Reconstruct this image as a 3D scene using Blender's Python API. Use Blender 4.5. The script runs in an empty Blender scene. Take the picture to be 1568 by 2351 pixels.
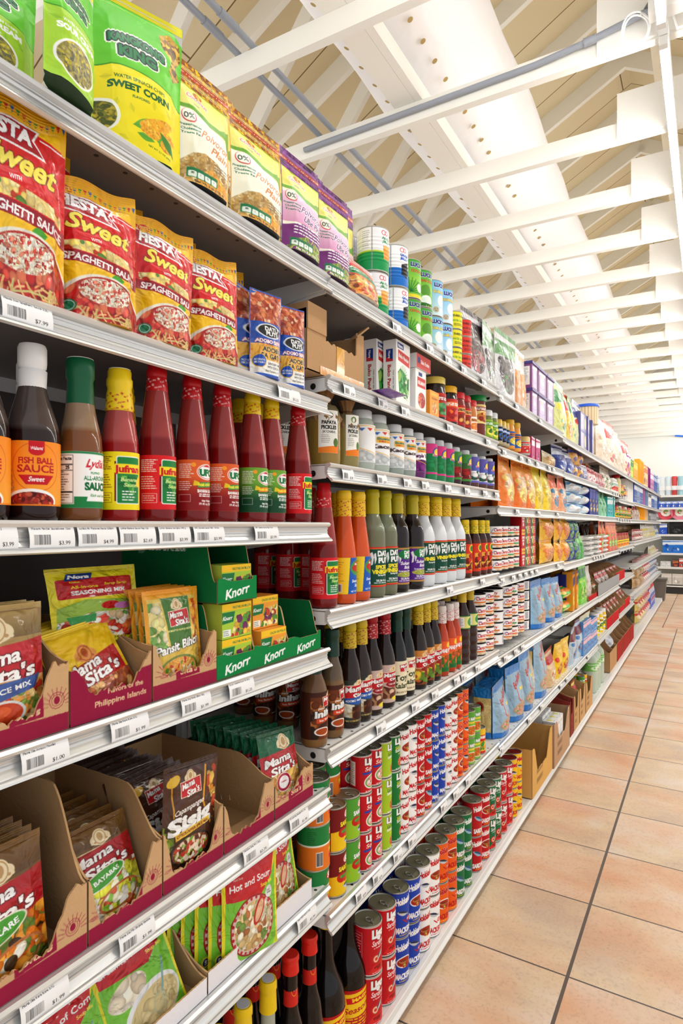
import bpy, math, random
import numpy as np
from mathutils import Vector, Matrix

# ---------------------------------------------------------------- camera, world, exposure
SC = bpy.context.scene
COL = SC.collection
CAMH, YAW, FPX, HORY = 1.28, 31.1, 1402.0, 1206.0
cd = bpy.data.cameras.new('camera'); cam = bpy.data.objects.new('camera', cd); COL.objects.link(cam)
cam.location = (0, 0, CAMH); cam.rotation_euler = (math.pi/2, 0, math.radians(YAW))
cd.sensor_width = 36; cd.lens = FPX/2351*36; cd.shift_y = (HORY-1175.5)/2351
cd.clip_start = .02; cd.clip_end = 60
SC.camera = cam
SC.view_settings.view_transform = 'Standard'; SC.view_settings.look = 'None'
SC.view_settings.exposure = 0.95; SC.view_settings.gamma = 1; SC.view_settings.use_curve_mapping = False
W = bpy.data.worlds.new('world'); SC.world = W; W.use_nodes = True
_bg = W.node_tree.nodes['Background']; _bg.inputs[0].default_value = (.97, .985, 1, 1); _bg.inputs[1].default_value = .5
SC.cycles.max_bounces = 7; SC.cycles.diffuse_bounces = 4; SC.cycles.glossy_bounces = 3
SC.cycles.transmission_bounces = 4; SC.cycles.transparent_max_bounces = 6
SC.cycles.caustics_reflective = False; SC.cycles.caustics_refractive = False
TUBE_E, TUBE_COL = 34.0, (1, .985, .955)

# ---------------------------------------------------------------- colours and materials
def lin(c):
    c = np.asarray(c, float)/255.0
    return np.where(c <= .04045, c/12.92, ((c+.055)/1.055)**2.4)
def nd(nt, t, x=0, y=0, **k):
    n = nt.nodes.new(t)
    for a, b in k.items(): setattr(n, a, b)
    return n
def material(name, rough=.5, metal=0, coat=0, coat_r=.05, bump=0, bscale=40, trans=0, spec=.5, ior=1.45, bdist=.01, alpha=1, sheen=0):
    m = bpy.data.materials.new(name); m.use_nodes = True; nt = m.node_tree
    b = nt.nodes['Principled BSDF']
    a = nd(nt, 'ShaderNodeAttribute', attribute_name='Col')
    nt.links.new(a.outputs['Color'], b.inputs['Base Color'])
    b.inputs['Roughness'].default_value = rough; b.inputs['Metallic'].default_value = metal
    b.inputs['Coat Weight'].default_value = coat; b.inputs['Coat Roughness'].default_value = coat_r
    b.inputs['Transmission Weight'].default_value = trans; b.inputs['Specular IOR Level'].default_value = spec
    b.inputs['IOR'].default_value = ior; b.inputs['Alpha'].default_value = alpha
    if bump:
        tc = nd(nt, 'ShaderNodeTexCoord'); n = nd(nt, 'ShaderNodeTexNoise'); n.inputs['Scale'].default_value = bscale
        n.inputs['Detail'].default_value = 2.5; n.inputs['Distortion'].default_value = 1.2
        bp = nd(nt, 'ShaderNodeBump'); bp.inputs['Strength'].default_value = bump; bp.inputs['Distance'].default_value = bdist
        nt.links.new(tc.outputs['Object'], n.inputs['Vector']); nt.links.new(n.outputs['Fac'], bp.inputs['Height'])
        nt.links.new(bp.outputs['Normal'], b.inputs['Normal'])
    return m
FILM = material('glossy_film', .35, spec=.3, coat=.4, coat_r=.08, bump=.8, bscale=22, bdist=.02)
MATTE_FILM = material('matte_film', .42, spec=.3, coat=.12, coat_r=.25, bump=.35, bscale=12, bdist=.015)
PAPER = material('printed_paper', .45, spec=.25)
CARD = material('corrugated_card', .85, spec=.15, bump=.25, bscale=60, bdist=.003)
PLASTIC = material('glossy_plastic', .3, spec=.35)
GLASSY = material('filled_glass', .12, coat=.35, coat_r=.02, spec=.22)
CANM = material('can_metal', .35, metal=.6)
LIDM = material('tin_lid', .38, metal=.35)
STEEL = material('enamelled_steel', .4, spec=.4)
RAIL = material('extruded_rail', .3, metal=.45)
WOODW = material('painted_wood', .6, spec=.3, bump=.2, bscale=30, bdist=.003)
DULL = material('dull_paint', .8, spec=.2)
FABRIC = material('fabric', .9, spec=.1, bump=.4, bscale=3, bdist=.05)

# ---------------------------------------------------------------- geometry collector
class Geo:
    def __init__(s): s.V, s.L, s.C, s.N, s.K, s.S, s.n = [], [], [], [], [], [], 0
    def add(s, V, F, col, mat=0, smooth=False):
        V = np.asarray(V, float).reshape(-1, 3); m = len(V)
        c = np.asarray(col, float)
        if c.ndim == 1: c = np.tile(c[None], (m, 1))
        s.V.append(V); s.C.append(c)
        if isinstance(F, np.ndarray):
            s.L.append((F+s.n).ravel()); s.N.append(np.full(len(F), F.shape[1])); k = len(F)
        else:
            s.L.append(np.array([i+s.n for f in F for i in f])); s.N.append(np.array([len(f) for f in F])); k = len(F)
        s.K.append(np.full(k, mat)); s.S.append(np.full(k, smooth)); s.n += m
        return s
    def box(s, x0, x1, y0, y1, z0, z1, col, mat=0):
        v = [(x0,y0,z0),(x1,y0,z0),(x1,y1,z0),(x0,y1,z0),(x0,y0,z1),(x1,y0,z1),(x1,y1,z1),(x0,y1,z1)]
        return s.add(v, [(0,3,2,1),(4,5,6,7),(0,1,5,4),(1,2,6,5),(2,3,7,6),(3,0,4,7)], col, mat)
    def lathe(s, prof, col, seg=28, mat=0, cx=0, cy=0, smooth=True, cap=True, z0=0, squash=1):
        pr = np.array([p[:2] for p in prof], float); n = len(pr)
        t = np.arange(seg)/seg*2*math.pi
        X = pr[:, 0][:, None]*np.cos(t)*squash+cx; Y = pr[:, 0][:, None]*np.sin(t)+cy; Z = np.repeat(pr[:, 1][:, None], seg, 1)+z0
        V = np.stack([X, Y, Z], -1).reshape(-1, 3)
        i = np.arange(n-1)[:, None]*seg; j = np.arange(seg); k = (j+1) % seg
        F = np.stack([i+j, i+k, i+seg+k, i+seg+j], -1).reshape(-1, 4)
        c = np.asarray(col, float)
        if c.ndim == 2: c = np.repeat(c, seg, 0)
        s.add(V, F, c, mat, smooth)
        if cap:
            cc = c if c.ndim == 1 else c[-1]
            s.add(V[-seg:], [tuple(range(seg))], cc, mat)
            cc = c if c.ndim == 1 else c[0]
            s.add(V[:seg], [tuple(range(seg))[::-1]], cc, mat)
        return s
    def tube(s, pts, r, col, seg=8, mat=0):
        P = [Vector(p) for p in pts]; n = len(P); V = []
        for i, p in enumerate(P):
            d = (P[min(i+1, n-1)]-P[max(i-1, 0)]).normalized()
            a = d.cross(Vector((0, 0, 1)));
            if a.length < .1: a = d.cross(Vector((1, 0, 0)))
            a.normalize(); b = d.cross(a)
            for k in range(seg):
                t = 2*math.pi*k/seg; V.append(p+a*math.cos(t)*r+b*math.sin(t)*r)
        F = [(i*seg+k, i*seg+(k+1) % seg, (i+1)*seg+(k+1) % seg, (i+1)*seg+k) for i in range(n-1) for k in range(seg)]
        s.add([tuple(v) for v in V], F, col, mat, True)
        s.add([tuple(v) for v in V[:seg]], [tuple(range(seg))], col, mat); s.add([tuple(v) for v in V[-seg:]], [tuple(range(seg))[::-1]], col, mat)
        return s
    def prism(s, prof, y0, y1, col, mat=0, smooth=False):
        n = len(prof)                                    # (x,z) outline run along y
        V = [(x, y0, z) for x, z in prof]+[(x, y1, z) for x, z in prof]
        s.add(V, [(i, (i+1) % n, n+(i+1) % n, n+i) for i in range(n)], col, mat, smooth)
        return s.add(V, [tuple(range(n))[::-1], tuple(range(n, 2*n))], col, mat)
    def beam(s, a, b, w, h, col, mat=0):
        a, b = Vector(a), Vector(b); d = (b-a).normalized(); u = d.cross(Vector((0, 0, 1)))
        if u.length < .05: u = Vector((0, 1, 0))
        u.normalize(); v = u.cross(d)
        V = [tuple(p+u*i*w/2+v*j*h/2) for p in (a, b) for i, j in ((-1,-1),(1,-1),(1,1),(-1,1))]
        return s.add(V, [(0,1,2,3),(7,6,5,4),(0,4,5,1),(1,5,6,2),(2,6,7,3),(3,7,4,0)], col, mat)
    def sheet(s, img, fn, mat=0, smooth=True, flip=False):
        h, w = img.shape[:2]
        U, Vv = np.meshgrid((np.arange(w))/(w-1), np.arange(h)/(h-1))
        P = np.stack(fn(U, Vv), -1).reshape(-1, 3)
        i = (np.arange(h-1)[:, None]*w+np.arange(w-1)).ravel()
        F = np.stack([i, i+w, i+w+1, i+1], -1)
        if flip: F = F[:, ::-1]
        return s.add(P, F, img.reshape(-1, 3), mat, smooth)
    def mesh(s, name, mats):
        V = np.concatenate(s.V); L = np.concatenate(s.L).astype(np.int32); N = np.concatenate(s.N).astype(np.int32)
        me = bpy.data.meshes.new(name)
        me.vertices.add(len(V)); me.vertices.foreach_set('co', V.astype(np.float32).ravel())
        me.loops.add(len(L)); me.loops.foreach_set('vertex_index', L)
        me.polygons.add(len(N)); me.polygons.foreach_set('loop_start', np.concatenate([[0], np.cumsum(N)[:-1]]).astype(np.int32))
        me.polygons.foreach_set('loop_total', N)
        me.polygons.foreach_set('material_index', np.concatenate(s.K).astype(np.int32))
        me.polygons.foreach_set('use_smooth', np.concatenate(s.S).astype(bool))
        for m in (mats if isinstance(mats, (list, tuple)) else [mats]): me.materials.append(m)
        me.update(calc_edges=True)
        a = me.color_attributes.new('Col', 'BYTE_COLOR', 'POINT')
        C = np.concatenate(s.C)
        C4 = np.ones((len(C), 4), np.float32); C4[:, :3] = np.clip(C/255.0, 0, 1)
        a.data.foreach_set('color_srgb', C4.ravel())
        me.validate()
        return me

def tagd(o, label=None, cat=None, group=None, kind=None):
    if label: o['label'] = label
    if cat: o['category'] = cat
    if group: o['group'] = group
    if kind: o['kind'] = kind
    return o
def link(name, me, parent=None, loc=None, rot=None):
    o = bpy.data.objects.new(name, me); COL.objects.link(o)
    if parent is not None: o.parent = parent
    if loc is not None: o.location = loc
    if rot is not None: o.rotation_euler = rot
    return o
def structure(name, geo, mat):
    return tagd(link(name, geo.mesh(name, mat)), kind='structure')

# a prototype is a list of (part name, mesh, [sub-parts]); place() links a thing and its parts
_used = {}
def place(name, proto, loc, label, cat, group=None, rot=(0, 0, 0), scale=(1, 1, 1)):
    k = label; _used[k] = _used.get(k, 0)+1
    if _used[k] > 1: label += ', '+('second', 'third', 'fourth', 'fifth', 'sixth', 'seventh', 'eighth', 'ninth')[min(_used[k]-2, 7)]+' one along'
    if len(proto) == 1 and not proto[0][2]:
        r = link(name, proto[0][1])
    else:
        r = bpy.data.objects.new(name, None); r.empty_display_size = .02; COL.objects.link(r)
        for pn, me, subs in proto:
            p = link(pn, me, r)
            for sn, sm in subs: link(sn, sm, p)
    r.location = loc; r.rotation_euler = rot; r.scale = scale
    return tagd(r, label, cat, group)

# ---------------------------------------------------------------- where a line of sight meets the shelf front
XF = -.691
_s, _c = math.sin(math.radians(YAW)), math.cos(math.radians(YAW))
def Yat(px, X): return -X/math.tan(math.radians(YAW)-math.atan((px-784)/FPX))
def dep(X, Y): return -_s*X+_c*Y
def ppm(X, Y): return FPX/dep(X, Y)
SEC = 1.22
S1, S2, S3, S4 = 1.102, 2.325, 3.545, 4.765
# ---------------------------------------------------------------- floor
def floor_material():
    m = bpy.data.materials.new('terracotta_tiles'); m.use_nodes = True; nt = m.node_tree; b = nt.nodes['Principled BSDF']; L = nt.links.new
    def mth(op, a, b_=None, c=None):
        n = nd(nt, 'ShaderNodeMath', operation=op)
        for i, v in enumerate((a, b_, c)):
            if v is None: continue
            if isinstance(v, (int, float)): n.inputs[i].default_value = v
            else: L(v, n.inputs[i])
        return n.outputs[0]
    tc = nd(nt, 'ShaderNodeTexCoord'); sp = nd(nt, 'ShaderNodeSeparateXYZ'); L(tc.outputs['Object'], sp.inputs[0])
    T = .386
    far = mth('GREATER_THAN', sp.outputs[1], 8.6)
    fx = mth('ADD', mth('DIVIDE', mth('ADD', sp.outputs[0], .346+T*10), T), mth('MULTIPLY', far, .42))
    fy = mth('DIVIDE', mth('ADD', sp.outputs[1], -1.814+T*20), T)
    def edge(f): 
        r = mth('FRACT', f); return mth('MINIMUM', r, mth('SUBTRACT', 1, r))
    gx = mth('LESS_THAN', edge(fx), .0125); gy = mth('LESS_THAN', edge(fy), .0075)
    g = mth('MAXIMUM', gx, gy)
    cb = nd(nt, 'ShaderNodeCombineXYZ'); L(mth('FLOOR', fx), cb.inputs[0]); L(mth('FLOOR', fy), cb.inputs[1])
    wn = nd(nt, 'ShaderNodeTexWhiteNoise', noise_dimensions='2D'); L(cb.outputs[0], wn.inputs[0])
    def noise(sc, det, w, rough=.55, dist=.0, stretch=None):
        n = nd(nt, 'ShaderNodeTexNoise', noise_dimensions='4D'); n.inputs['Scale'].default_value = sc
        n.inputs['Detail'].default_value = det; n.inputs['Roughness'].default_value = rough; n.inputs['Distortion'].default_value = dist
        if stretch:
            mp = nd(nt, 'ShaderNodeMapping'); mp.inputs['Scale'].default_value = stretch; L(tc.outputs['Object'], mp.inputs[0]); L(mp.outputs[0], n.inputs['Vector'])
        else: L(tc.outputs['Object'], n.inputs['Vector'])
        L(mth('MULTIPLY_ADD', wn.outputs['Value'], 40, w), n.inputs['W']); return n.outputs['Fac']
    def ramp(f, st):
        r = nd(nt, 'ShaderNodeValToRGB'); L(f, r.inputs[0]); e = r.color_ramp.elements
        while len(e) < len(st): e.new(.5)
        for k, (p, c) in zip(e, st): k.position = p; k.color = (*lin(c), 1) if len(c) == 3 else c
        return r.outputs[0]
    base = ramp(noise(2.7, 6, 0, .6, .35, (.8, 1.35, 1)), [(.33, (222, 160, 122)), (.46, (230, 184, 146)), (.56, (234, 202, 172)), (.68, (238, 220, 204))])
    grey = ramp(noise(2.2, 5, 9, .6, .3, (.8, 1.3, 1)), [(.4, (206, 182, 158)), (.5, (228, 206, 170)), (.6, (236, 222, 208))])
    mx = nd(nt, 'ShaderNodeMix', data_type='RGBA'); L(ramp(noise(2.0, 2, 21), [(.38, (0, 0, 0)), (.58, (225, 225, 225))]), mx.inputs[0]); L(base, mx.inputs[6]); L(grey, mx.inputs[7])
    sp2 = nd(nt, 'ShaderNodeMix', data_type='RGBA', blend_type='MULTIPLY'); sp2.inputs[0].default_value = .35
    L(mx.outputs[2], sp2.inputs[6]); L(ramp(noise(95, 3, 3, .7), [(.3, (190, 175, 160)), (.5, (255, 255, 255))]), sp2.inputs[7])
    gr = nd(nt, 'ShaderNodeMix', data_type='RGBA'); L(g, gr.inputs[0]); L(sp2.outputs[2], gr.inputs[6]); gr.inputs[7].default_value = (*lin((98, 84, 76)), 1)
    L(gr.outputs[2], b.inputs['Base Color'])
    b.inputs['Roughness'].default_value = .42; b.inputs['Specular IOR Level'].default_value = .35
    bp = nd(nt, 'ShaderNodeBump'); bp.inputs['Strength'].default_value = .5; bp.inputs['Distance'].default_value = .002; bp.invert = True
    L(g, bp.inputs['Height']); L(bp.outputs[0], b.inputs['Normal'])
    return m
structure('floor', Geo().box(-3.4, 2.6, -1.5, 14.6, -.05, 0, (200, 170, 140)), floor_material())
WHITE = (240, 237, 228)
structure('wall_back', Geo().box(-3.4, 2.6, 14.5, 14.6, 0, 3.3, (238, 238, 232)), DULL)

# ---------------------------------------------------------------- roof deck, trusses
def deck_material():
    m = bpy.data.materials.new('roof_boards'); m.use_nodes = True; nt = m.node_tree; b = nt.nodes['Principled BSDF']; L = nt.links.new
    tc = nd(nt, 'ShaderNodeTexCoord'); br = nd(nt, 'ShaderNodeTexBrick')
    br.inputs['Color1'].default_value = (*lin((226, 211, 176)), 1); br.inputs['Color2'].default_value = (*lin((216, 199, 160)), 1)
    br.inputs['Mortar'].default_value = (*lin((120, 98, 62)), 1); br.inputs['Scale'].default_value = 1; br.inputs['Mortar Size'].default_value = .004
    br.inputs['Brick Width'].default_value = 1.22; br.inputs['Row Height'].default_value = .61
    L(tc.outputs['Object'], br.inputs['Vector']); L(br.outputs['Color'], b.inputs['Base Color']); b.inputs['Roughness'].default_value = .8
    return m
JZ = CAMH+1.856                                   # underside of the truss bottom chords
RX, RZ, PITCH = -.55, JZ+1.75, math.tan(math.radians(29))
DECKM = deck_material()
g = Geo()
for sx in (-1, 1):
    xe = RX+sx*2.95; ze = RZ-2.95*PITCH
    V = [(RX, .3, RZ), (xe, .3, ze), (xe, 14.6, ze), (RX, 14.6, RZ), (RX, .3, RZ+.03), (xe, .3, ze+.03), (xe, 14.6, ze+.03), (RX, 14.6, RZ+.03)]
    g.add(V, [(0,1,2,3),(4,7,6,5),(0,4,5,1),(1,5,6,2),(2,6,7,3)], (215, 200, 165))
structure('ceiling', g, DECKM)
structure('trim_1', Geo().box(-3.5, 2.4, 14.42, 14.5, 3.18, 4.95, (236, 234, 226)), DULL)

CREAM = (243, 240, 231)
def truss(k, near):
    g = Geo(); H = .089
    ch = Geo().box(-3.45, 2.3, -.019, .019, 0, H, CREAM)
    parts = [('bottom_chord', ch.mesh('bottom_chord', WOODW), [])]
    for s_, nm in ((-1, 'rafter'), (1, 'rafter')):
        r = Geo().beam((RX, 0, RZ-JZ-.06), (RX+s_*2.9, 0, RZ-JZ-.06-2.9*PITCH), .038, .14, CREAM)
        parts.append((nm, r.mesh('rafter', WOODW), []))
    for xa, xb in ((RX-1.75, RX-.95), (RX+1.75, RX+.95)):
        zb = RZ-JZ-.08-abs(xb-RX)*PITCH
        w = Geo().beam((xa, .03, H*.6), (xb, .03, zb), .034, .085, CREAM)
        parts.append(('web_member', w.mesh('web_member', WOODW), []))
    pl = Geo().box(-.385, .34, -.033, -.0195, .006, .222, (246, 244, 238))
    parts.append(('gusset_plate', pl.mesh('gusset_plate', WOODW), []))
    return parts
TR = truss(0, True)
_no = [0]
ORD = ['first', 'second', 'third', 'fourth', 'fifth', 'sixth', 'seventh', 'eighth', 'ninth', 'tenth', 'eleventh', 'twelfth', 'thirteenth', 'fourteenth', 'fifteenth', 'sixteenth', 'seventeenth', 'eighteenth', 'nineteenth', 'twentieth', 'twenty-first', 'twenty-second', 'twenty-third', 'twenty-fourth', 'twenty-fifth', 'twenty-sixth', 'twenty-seventh', 'twenty-eighth', 'twenty-ninth', 'thirtieth']
ROTJ = math.atan(.037)
for k in range(-1, 21):
    y = 2.62+.61*(k-1)+.037*.19*2.6*0
    yk = y; y0 = yk+.037*(.19*yk)
    vis = k+1
    lab = f'cream painted wooden roof truss, {ORD[k-0]} crossbeam counted from the top of the picture' if k >= 0 else 'cream painted wooden roof truss over the front of the aisle'
    if k == 1: lab = 'cream roof truss with a grey conduit strapped along its crossbeam'
    place('roof_truss', TR, (0, y0, JZ), lab, 'roof truss', 'roof trusses across the aisle', rot=(0, 0, ROTJ))

# strongback boards lying over the chords
def long_part(name, x0, x1, z0, z1): return (name, Geo().box(x0, x1, -1.2, 14.3, z0, z1, CREAM).mesh(name, WOODW), [])
place('bracing_board', [long_part('flat_board', -1.262, -1.16, 1.9455-.0, 1.982), long_part('upright_board', -1.159, -1.124, 1.9455, 2.02)], (0, 0, CAMH),
      'long cream L-shaped bracing boards lying over the crossbeams below the fabric duct', 'bracing board')
place('roof_purlin', [('board', Geo().box(.02, .11, -1, 14.3, 2.5, 2.54, (236, 229, 208)).mesh('board', WOODW), [])], (0, 0, CAMH), 'cream board running along the roof to the right of the duct', 'board')
place('roof_purlin', [('board', Geo().box(-.28, -.19, -1, 14.3, 2.62, 2.66, (236, 229, 208)).mesh('board', WOODW), [])], (0, 0, CAMH), 'cream board running along the roof just beside the duct', 'board')

# fabric duct with nozzle holes
def duct():
    R, seg = .318, 64
    ys = np.arange(-1.0, 14.3, .065); n = len(ys)
    g = Geo(); rng = np.random.RandomState(4)
    t = np.arange(seg)/seg*2*math.pi
    Y, T_ = np.meshgrid(ys, t, indexing='ij')
    sag = .010*np.sin(Y*2.1+1.3*np.sin(T_*2))+.006*np.sin(Y*7.3+T_*3)+.005*np.cos(T_*9+Y*1.1)
    r = R+sag
    V = np.stack([r*np.cos(T_), Y, r*np.sin(T_)], -1).reshape(-1, 3)
    i = np.arange(n-1)[:, None]*seg; j = np.arange(seg); k = (j+1) % seg
    F = np.stack([i+j, i+seg+j, i+seg+k, i+k], -1).reshape(-1, 4)
    g.add(V, F, (247, 245, 246), 0, True)
    body = g.mesh('duct_sleeve', FABRIC)
    subs = []
    h = Geo()
    for a0 in (-63.5, -118):                     # a row of holes at each angle
        for yy in np.arange(.2, 14.2, .13):
            a = math.radians(a0); rr = R+.012
            c = np.array([rr*math.cos(a), yy, rr*math.sin(a)]); u = np.array([0, 1, 0]); v = np.array([-math.sin(a), 0, math.cos(a)])
            pts = [c+.0125*(u*math.cos(q)+v*math.sin(q)) for q in np.arange(10)/10*2*math.pi]
            h.add(pts, [tuple(range(10))[::-1]], (176, 150, 96))
    return [('duct_sleeve', body, [('nozzle_hole', h.mesh('nozzle_holes', DULL))])]
place('air_duct', duct(), (-1.195, 0, CAMH+2.36), 'white fabric air duct with rows of small holes hung above the crossbeams', 'air duct')

GREY = (150, 155, 164)
for nm, x, lab in (('a', -1.68, 'left'), ('b', -1.60, 'right')):
    gg = Geo().tube([(x, -1, JZ+.089+.0135), (x, 14.3, JZ+.089+.0135)], .0135, GREY, 12)
    parts = [('pipe', gg.mesh('conduit_pipe', PLASTIC), [])]
    for yy in (1.75, 7.9):
        parts.append(('coupling', Geo().tube([(x, yy, JZ+.1025), (x, yy+.1, JZ+.1025)], .017, GREY, 12).mesh('coupling', PLASTIC), []))
    place('conduit', parts, (0, 0, 0), f'grey plastic conduit running lengthwise over the crossbeams, {lab} one of the pair', 'conduit', 'lengthwise conduits')
# conduit strapped along the second crossbeam, ending in a box by the lamp
yk = 2.62; y0 = yk+.037*.19*yk
def jp(x, dy, z): return (x, y0+.037*x-.035+dy, z)
cg = Geo().tube([jp(-1.75, 0, JZ+.035), jp(-.62, 0, JZ+.05), jp(-.40, -.006, JZ+.066), jp(-.2, -.02, JZ+.088)], .0125, GREY, 12)
place('conduit', [('pipe', cg.mesh('pipe', PLASTIC), []),
    ('coupling', Geo().tube([jp(-.43, -.006, JZ+.0635), jp(-.385, -.006, JZ+.0675)], .0165, GREY, 12).mesh('coupling', PLASTIC), []),
    ('end_fitting', Geo().tube([jp(-.2, -.02, JZ+.088), jp(-.178, -.02, JZ+.12)], .019, (110, 112, 116), 12).mesh('end_fitting', PLASTIC), [])],
    (0, 0, 0), 'grey conduit running along the second crossbeam to the lamp fitting', 'conduit')

# fluorescent strip lamps hung over the aisle
def emis(name, col, st):
    m = bpy.data.materials.new(name); m.use_nodes = True; b = m.node_tree.nodes['Principled BSDF']
    b.inputs['Emission Color'].default_value = (*col, 1); b.inputs['Emission Strength'].default_value = st; b.inputs['Base Color'].default_value = (1, 1, 1, 1)
    return m
TUBE = emis('lit_tube', TUBE_COL, TUBE_E)
def lamp(L_):
    return [('tube', Geo().tube([(0, .03, -.05), (0, L_-.03, -.05)], .013, (255, 255, 255), 10).mesh('tube', TUBE), []),
            ('housing', Geo().box(-.016, .016, 0, L_, -.034, .02, (245, 245, 242)).mesh('housing', STEEL), []),
            ('end_socket', Geo().box(-.014, .014, 0, .028, -.066, -.03, (245, 245, 242)).mesh('end_socket', PLASTIC), []),
            ('end_socket', Geo().box(-.014, .014, L_-.028, L_, -.066, -.03, (245, 245, 242)).mesh('end_socket', PLASTIC), [])]
L8 = lamp(2.36)
n = 0
for x, who in ((-.145, 'this aisle'), (2.2, 'the next aisle')):
    for i, y in enumerate((2.5-2.44, 2.5, 4.94, 7.38, 9.82, 12.0)):
        if x > 0 and i == 0: continue
        lab = 'bare fluorescent strip lamp under the crossbeams at the upper right' if (i == 1 and x < 0) else f'bare fluorescent strip lamp over {who}, number {i+1} along its row'
        place('strip_lamp', L8, (x, y, JZ-.045), lab, 'lamp', 'fluorescent strip lamps')
for i, y in enumerate((.4, 3.2, 6.2, 9.4, 12)):
    place('strip_lamp', L8, (-3.0, y, JZ-.045), f'bare fluorescent strip lamp behind the shelving, number {i+1} along its row', 'lamp', 'fluorescent strip lamps')
# lamp mounting block and hanging cable coil
cab = []
for r_, dz in ((.047, 0), (.053, -.006)):
    cab += [(-.235+r_*math.cos(t)*.9, 2.50+.01*math.sin(t*2)+dz, JZ+.055-.085*1+r_*1.35*math.sin(t)) for t in np.linspace(1.2, 1.2+2*math.pi, 26)]
cab += [(-.19, 2.5, JZ+.0), (-.16, 2.5, JZ-.02), (-.13, 2.5, JZ+.05), (-.1, 2.52, JZ-.06)]
place('lamp_cable', [('loop', Geo().tube(cab, .0032, (248, 248, 246), 8).mesh('loop', PLASTIC), [])], (0, 0, 0), 'white cable looped beside the end of the fluorescent lamp', 'cable')
place('mounting_block', [('block', Geo().box(-.19, -.05, 2.44, 2.5, JZ-.02, JZ+.2, (246, 245, 241)).mesh('block', WOODW), []), ('bracket', Geo().box(-.165, -.15, 2.43, 2.4395, JZ-.03, JZ+.16, (240, 240, 238)).mesh('bracket', STEEL), [])],
      (0, 0, 0), 'white timber block and bracket holding the lamp end', 'block')
bc = [( -.62+.9*t, 14.36, 3.1+.03*math.cos(t*4)-.09*t) for t in np.linspace(0, 1, 14)]
place('blue_cable', [('cable', Geo().tube(bc, .018, (40, 110, 215), 8).mesh('blue_cable', PLASTIC), [])], (0, 0, 0), 'blue cable strung along the top of the back wall', 'cable')
# ---------------------------------------------------------------- gondola shelving
def steel_deck_material():
    m = bpy.data.materials.new('perforated_steel'); m.use_nodes = True; nt = m.node_tree; b = nt.nodes['Principled BSDF']; L = nt.links.new
    def mth(op, a, b_=None):
        n = nd(nt, 'ShaderNodeMath', operation=op)
        for i, v in enumerate((a, b_)):
            if v is None: continue
            if isinstance(v, (int, float)): n.inputs[i].default_value = v
            else: L(v, n.inputs[i])
        return n.outputs[0]
    tc = nd(nt, 'ShaderNodeTexCoord'); sp = nd(nt, 'ShaderNodeSeparateXYZ'); L(tc.outputs['Object'], sp.inputs[0])
    fy = mth('MULTIPLY', mth('SUBTRACT', mth('FRACT', mth('DIVIDE', sp.outputs[1], .0508)), .5), .0508)
    r = None
    for x0 in (-.022, -.062):
        dx = mth('SUBTRACT', sp.outputs[0], x0)
        d = mth('SQRT', mth('ADD', mth('MULTIPLY', dx, dx), mth('MULTIPLY', fy, fy)))
        h = mth('LESS_THAN', d, .0036); r = h if r is None else mth('MAXIMUM', r, h)
    a = nd(nt, 'ShaderNodeAttribute', attribute_name='Col')
    mx = nd(nt, 'ShaderNodeMix', data_type='RGBA'); L(r, mx.inputs[0]); L(a.outputs['Color'], mx.inputs[6]); mx.inputs[7].default_value = (.02, .018, .016, 1)
    L(mx.outputs[2], b.inputs['Base Color']); b.inputs['Roughness'].default_value = .45
    return m
DECK = steel_deck_material()
SHW, RAILC = (232, 231, 228), (222, 222, 220)
def rail_prof(h=.038):                              # (x,z) outline of the ticket rail, front face towards +x
    return [(-.012, .0), (-.004, .001), (.0, -.003), (-.002, -.007), (-.008, -.010), (-.0095, -h*.45), (-.0085, -h*.62), (-.003, -h*.8), (.004, -h*.93), (.005, -h), (.001, -h-.002), (-.008, -h*.8), (-.015, -h*.55), (-.015, -.006)]
def rail_geo(L_, h=.038):
    g = Geo().prism(rail_prof(h), 0, L_, RAILC)
    for z in (-.0125, -h*.5, -h*.86):
        x = {-.0125: -.0088, -h*.5: -.0092, -h*.86: .0005}[z]
        g.box(x-.001, x+.0012, 0, L_, z-.0007, z+.0007, (196, 196, 196))
    return g
def shelf_proto(L_, depth=.40, h=.038, brk=True):
    d = Geo(); x1 = -.013
    d.box(-depth, x1, .003, L_-.003, -.0025, -.001, SHW); d.box(-depth, x1, .003, L_-.003, -.005, -.0026, (132, 124, 121))  # lower face coloured darker than the enamel: painted-in shade under the shelf
    d.box(x1-.003, x1, .003, L_-.003, -.03, -.001, SHW)
    d.box(-depth, -depth+.003, .003, L_-.003, -.03, -.001, SHW)
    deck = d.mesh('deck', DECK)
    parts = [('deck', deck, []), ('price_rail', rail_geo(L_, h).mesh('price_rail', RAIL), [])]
    pr = [(-.016, -.005), (-.016, -.032), (-.05, -.034), (-depth, -.085), (-depth-.02, -.085), (-depth-.02, -.005)]
    for y0 in (.001, L_-.006):
        parts.append(('bracket', Geo().prism(pr, y0, y0+.005, (228, 228, 226)).mesh('bracket', STEEL), [('bolt_hole', Geo().lathe([(.007, 0), (.007, .0006)], (35, 33, 32), 12).mesh('bolt_hole', DULL))]))
    return parts
_sp = {}
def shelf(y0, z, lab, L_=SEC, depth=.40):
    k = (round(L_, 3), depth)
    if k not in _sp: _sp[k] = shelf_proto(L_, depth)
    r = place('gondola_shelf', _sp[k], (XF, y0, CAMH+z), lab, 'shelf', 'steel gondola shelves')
    i = 0
    for c in r.children:
        if c.name.startswith('bracket'):
            for s_ in c.children:
                s_.location = (-.046, .0004 if i == 0 else L_-.0005, -.021); s_.rotation_euler = (math.pi/2, 0, 0)
            i += 1
    return r
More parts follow.
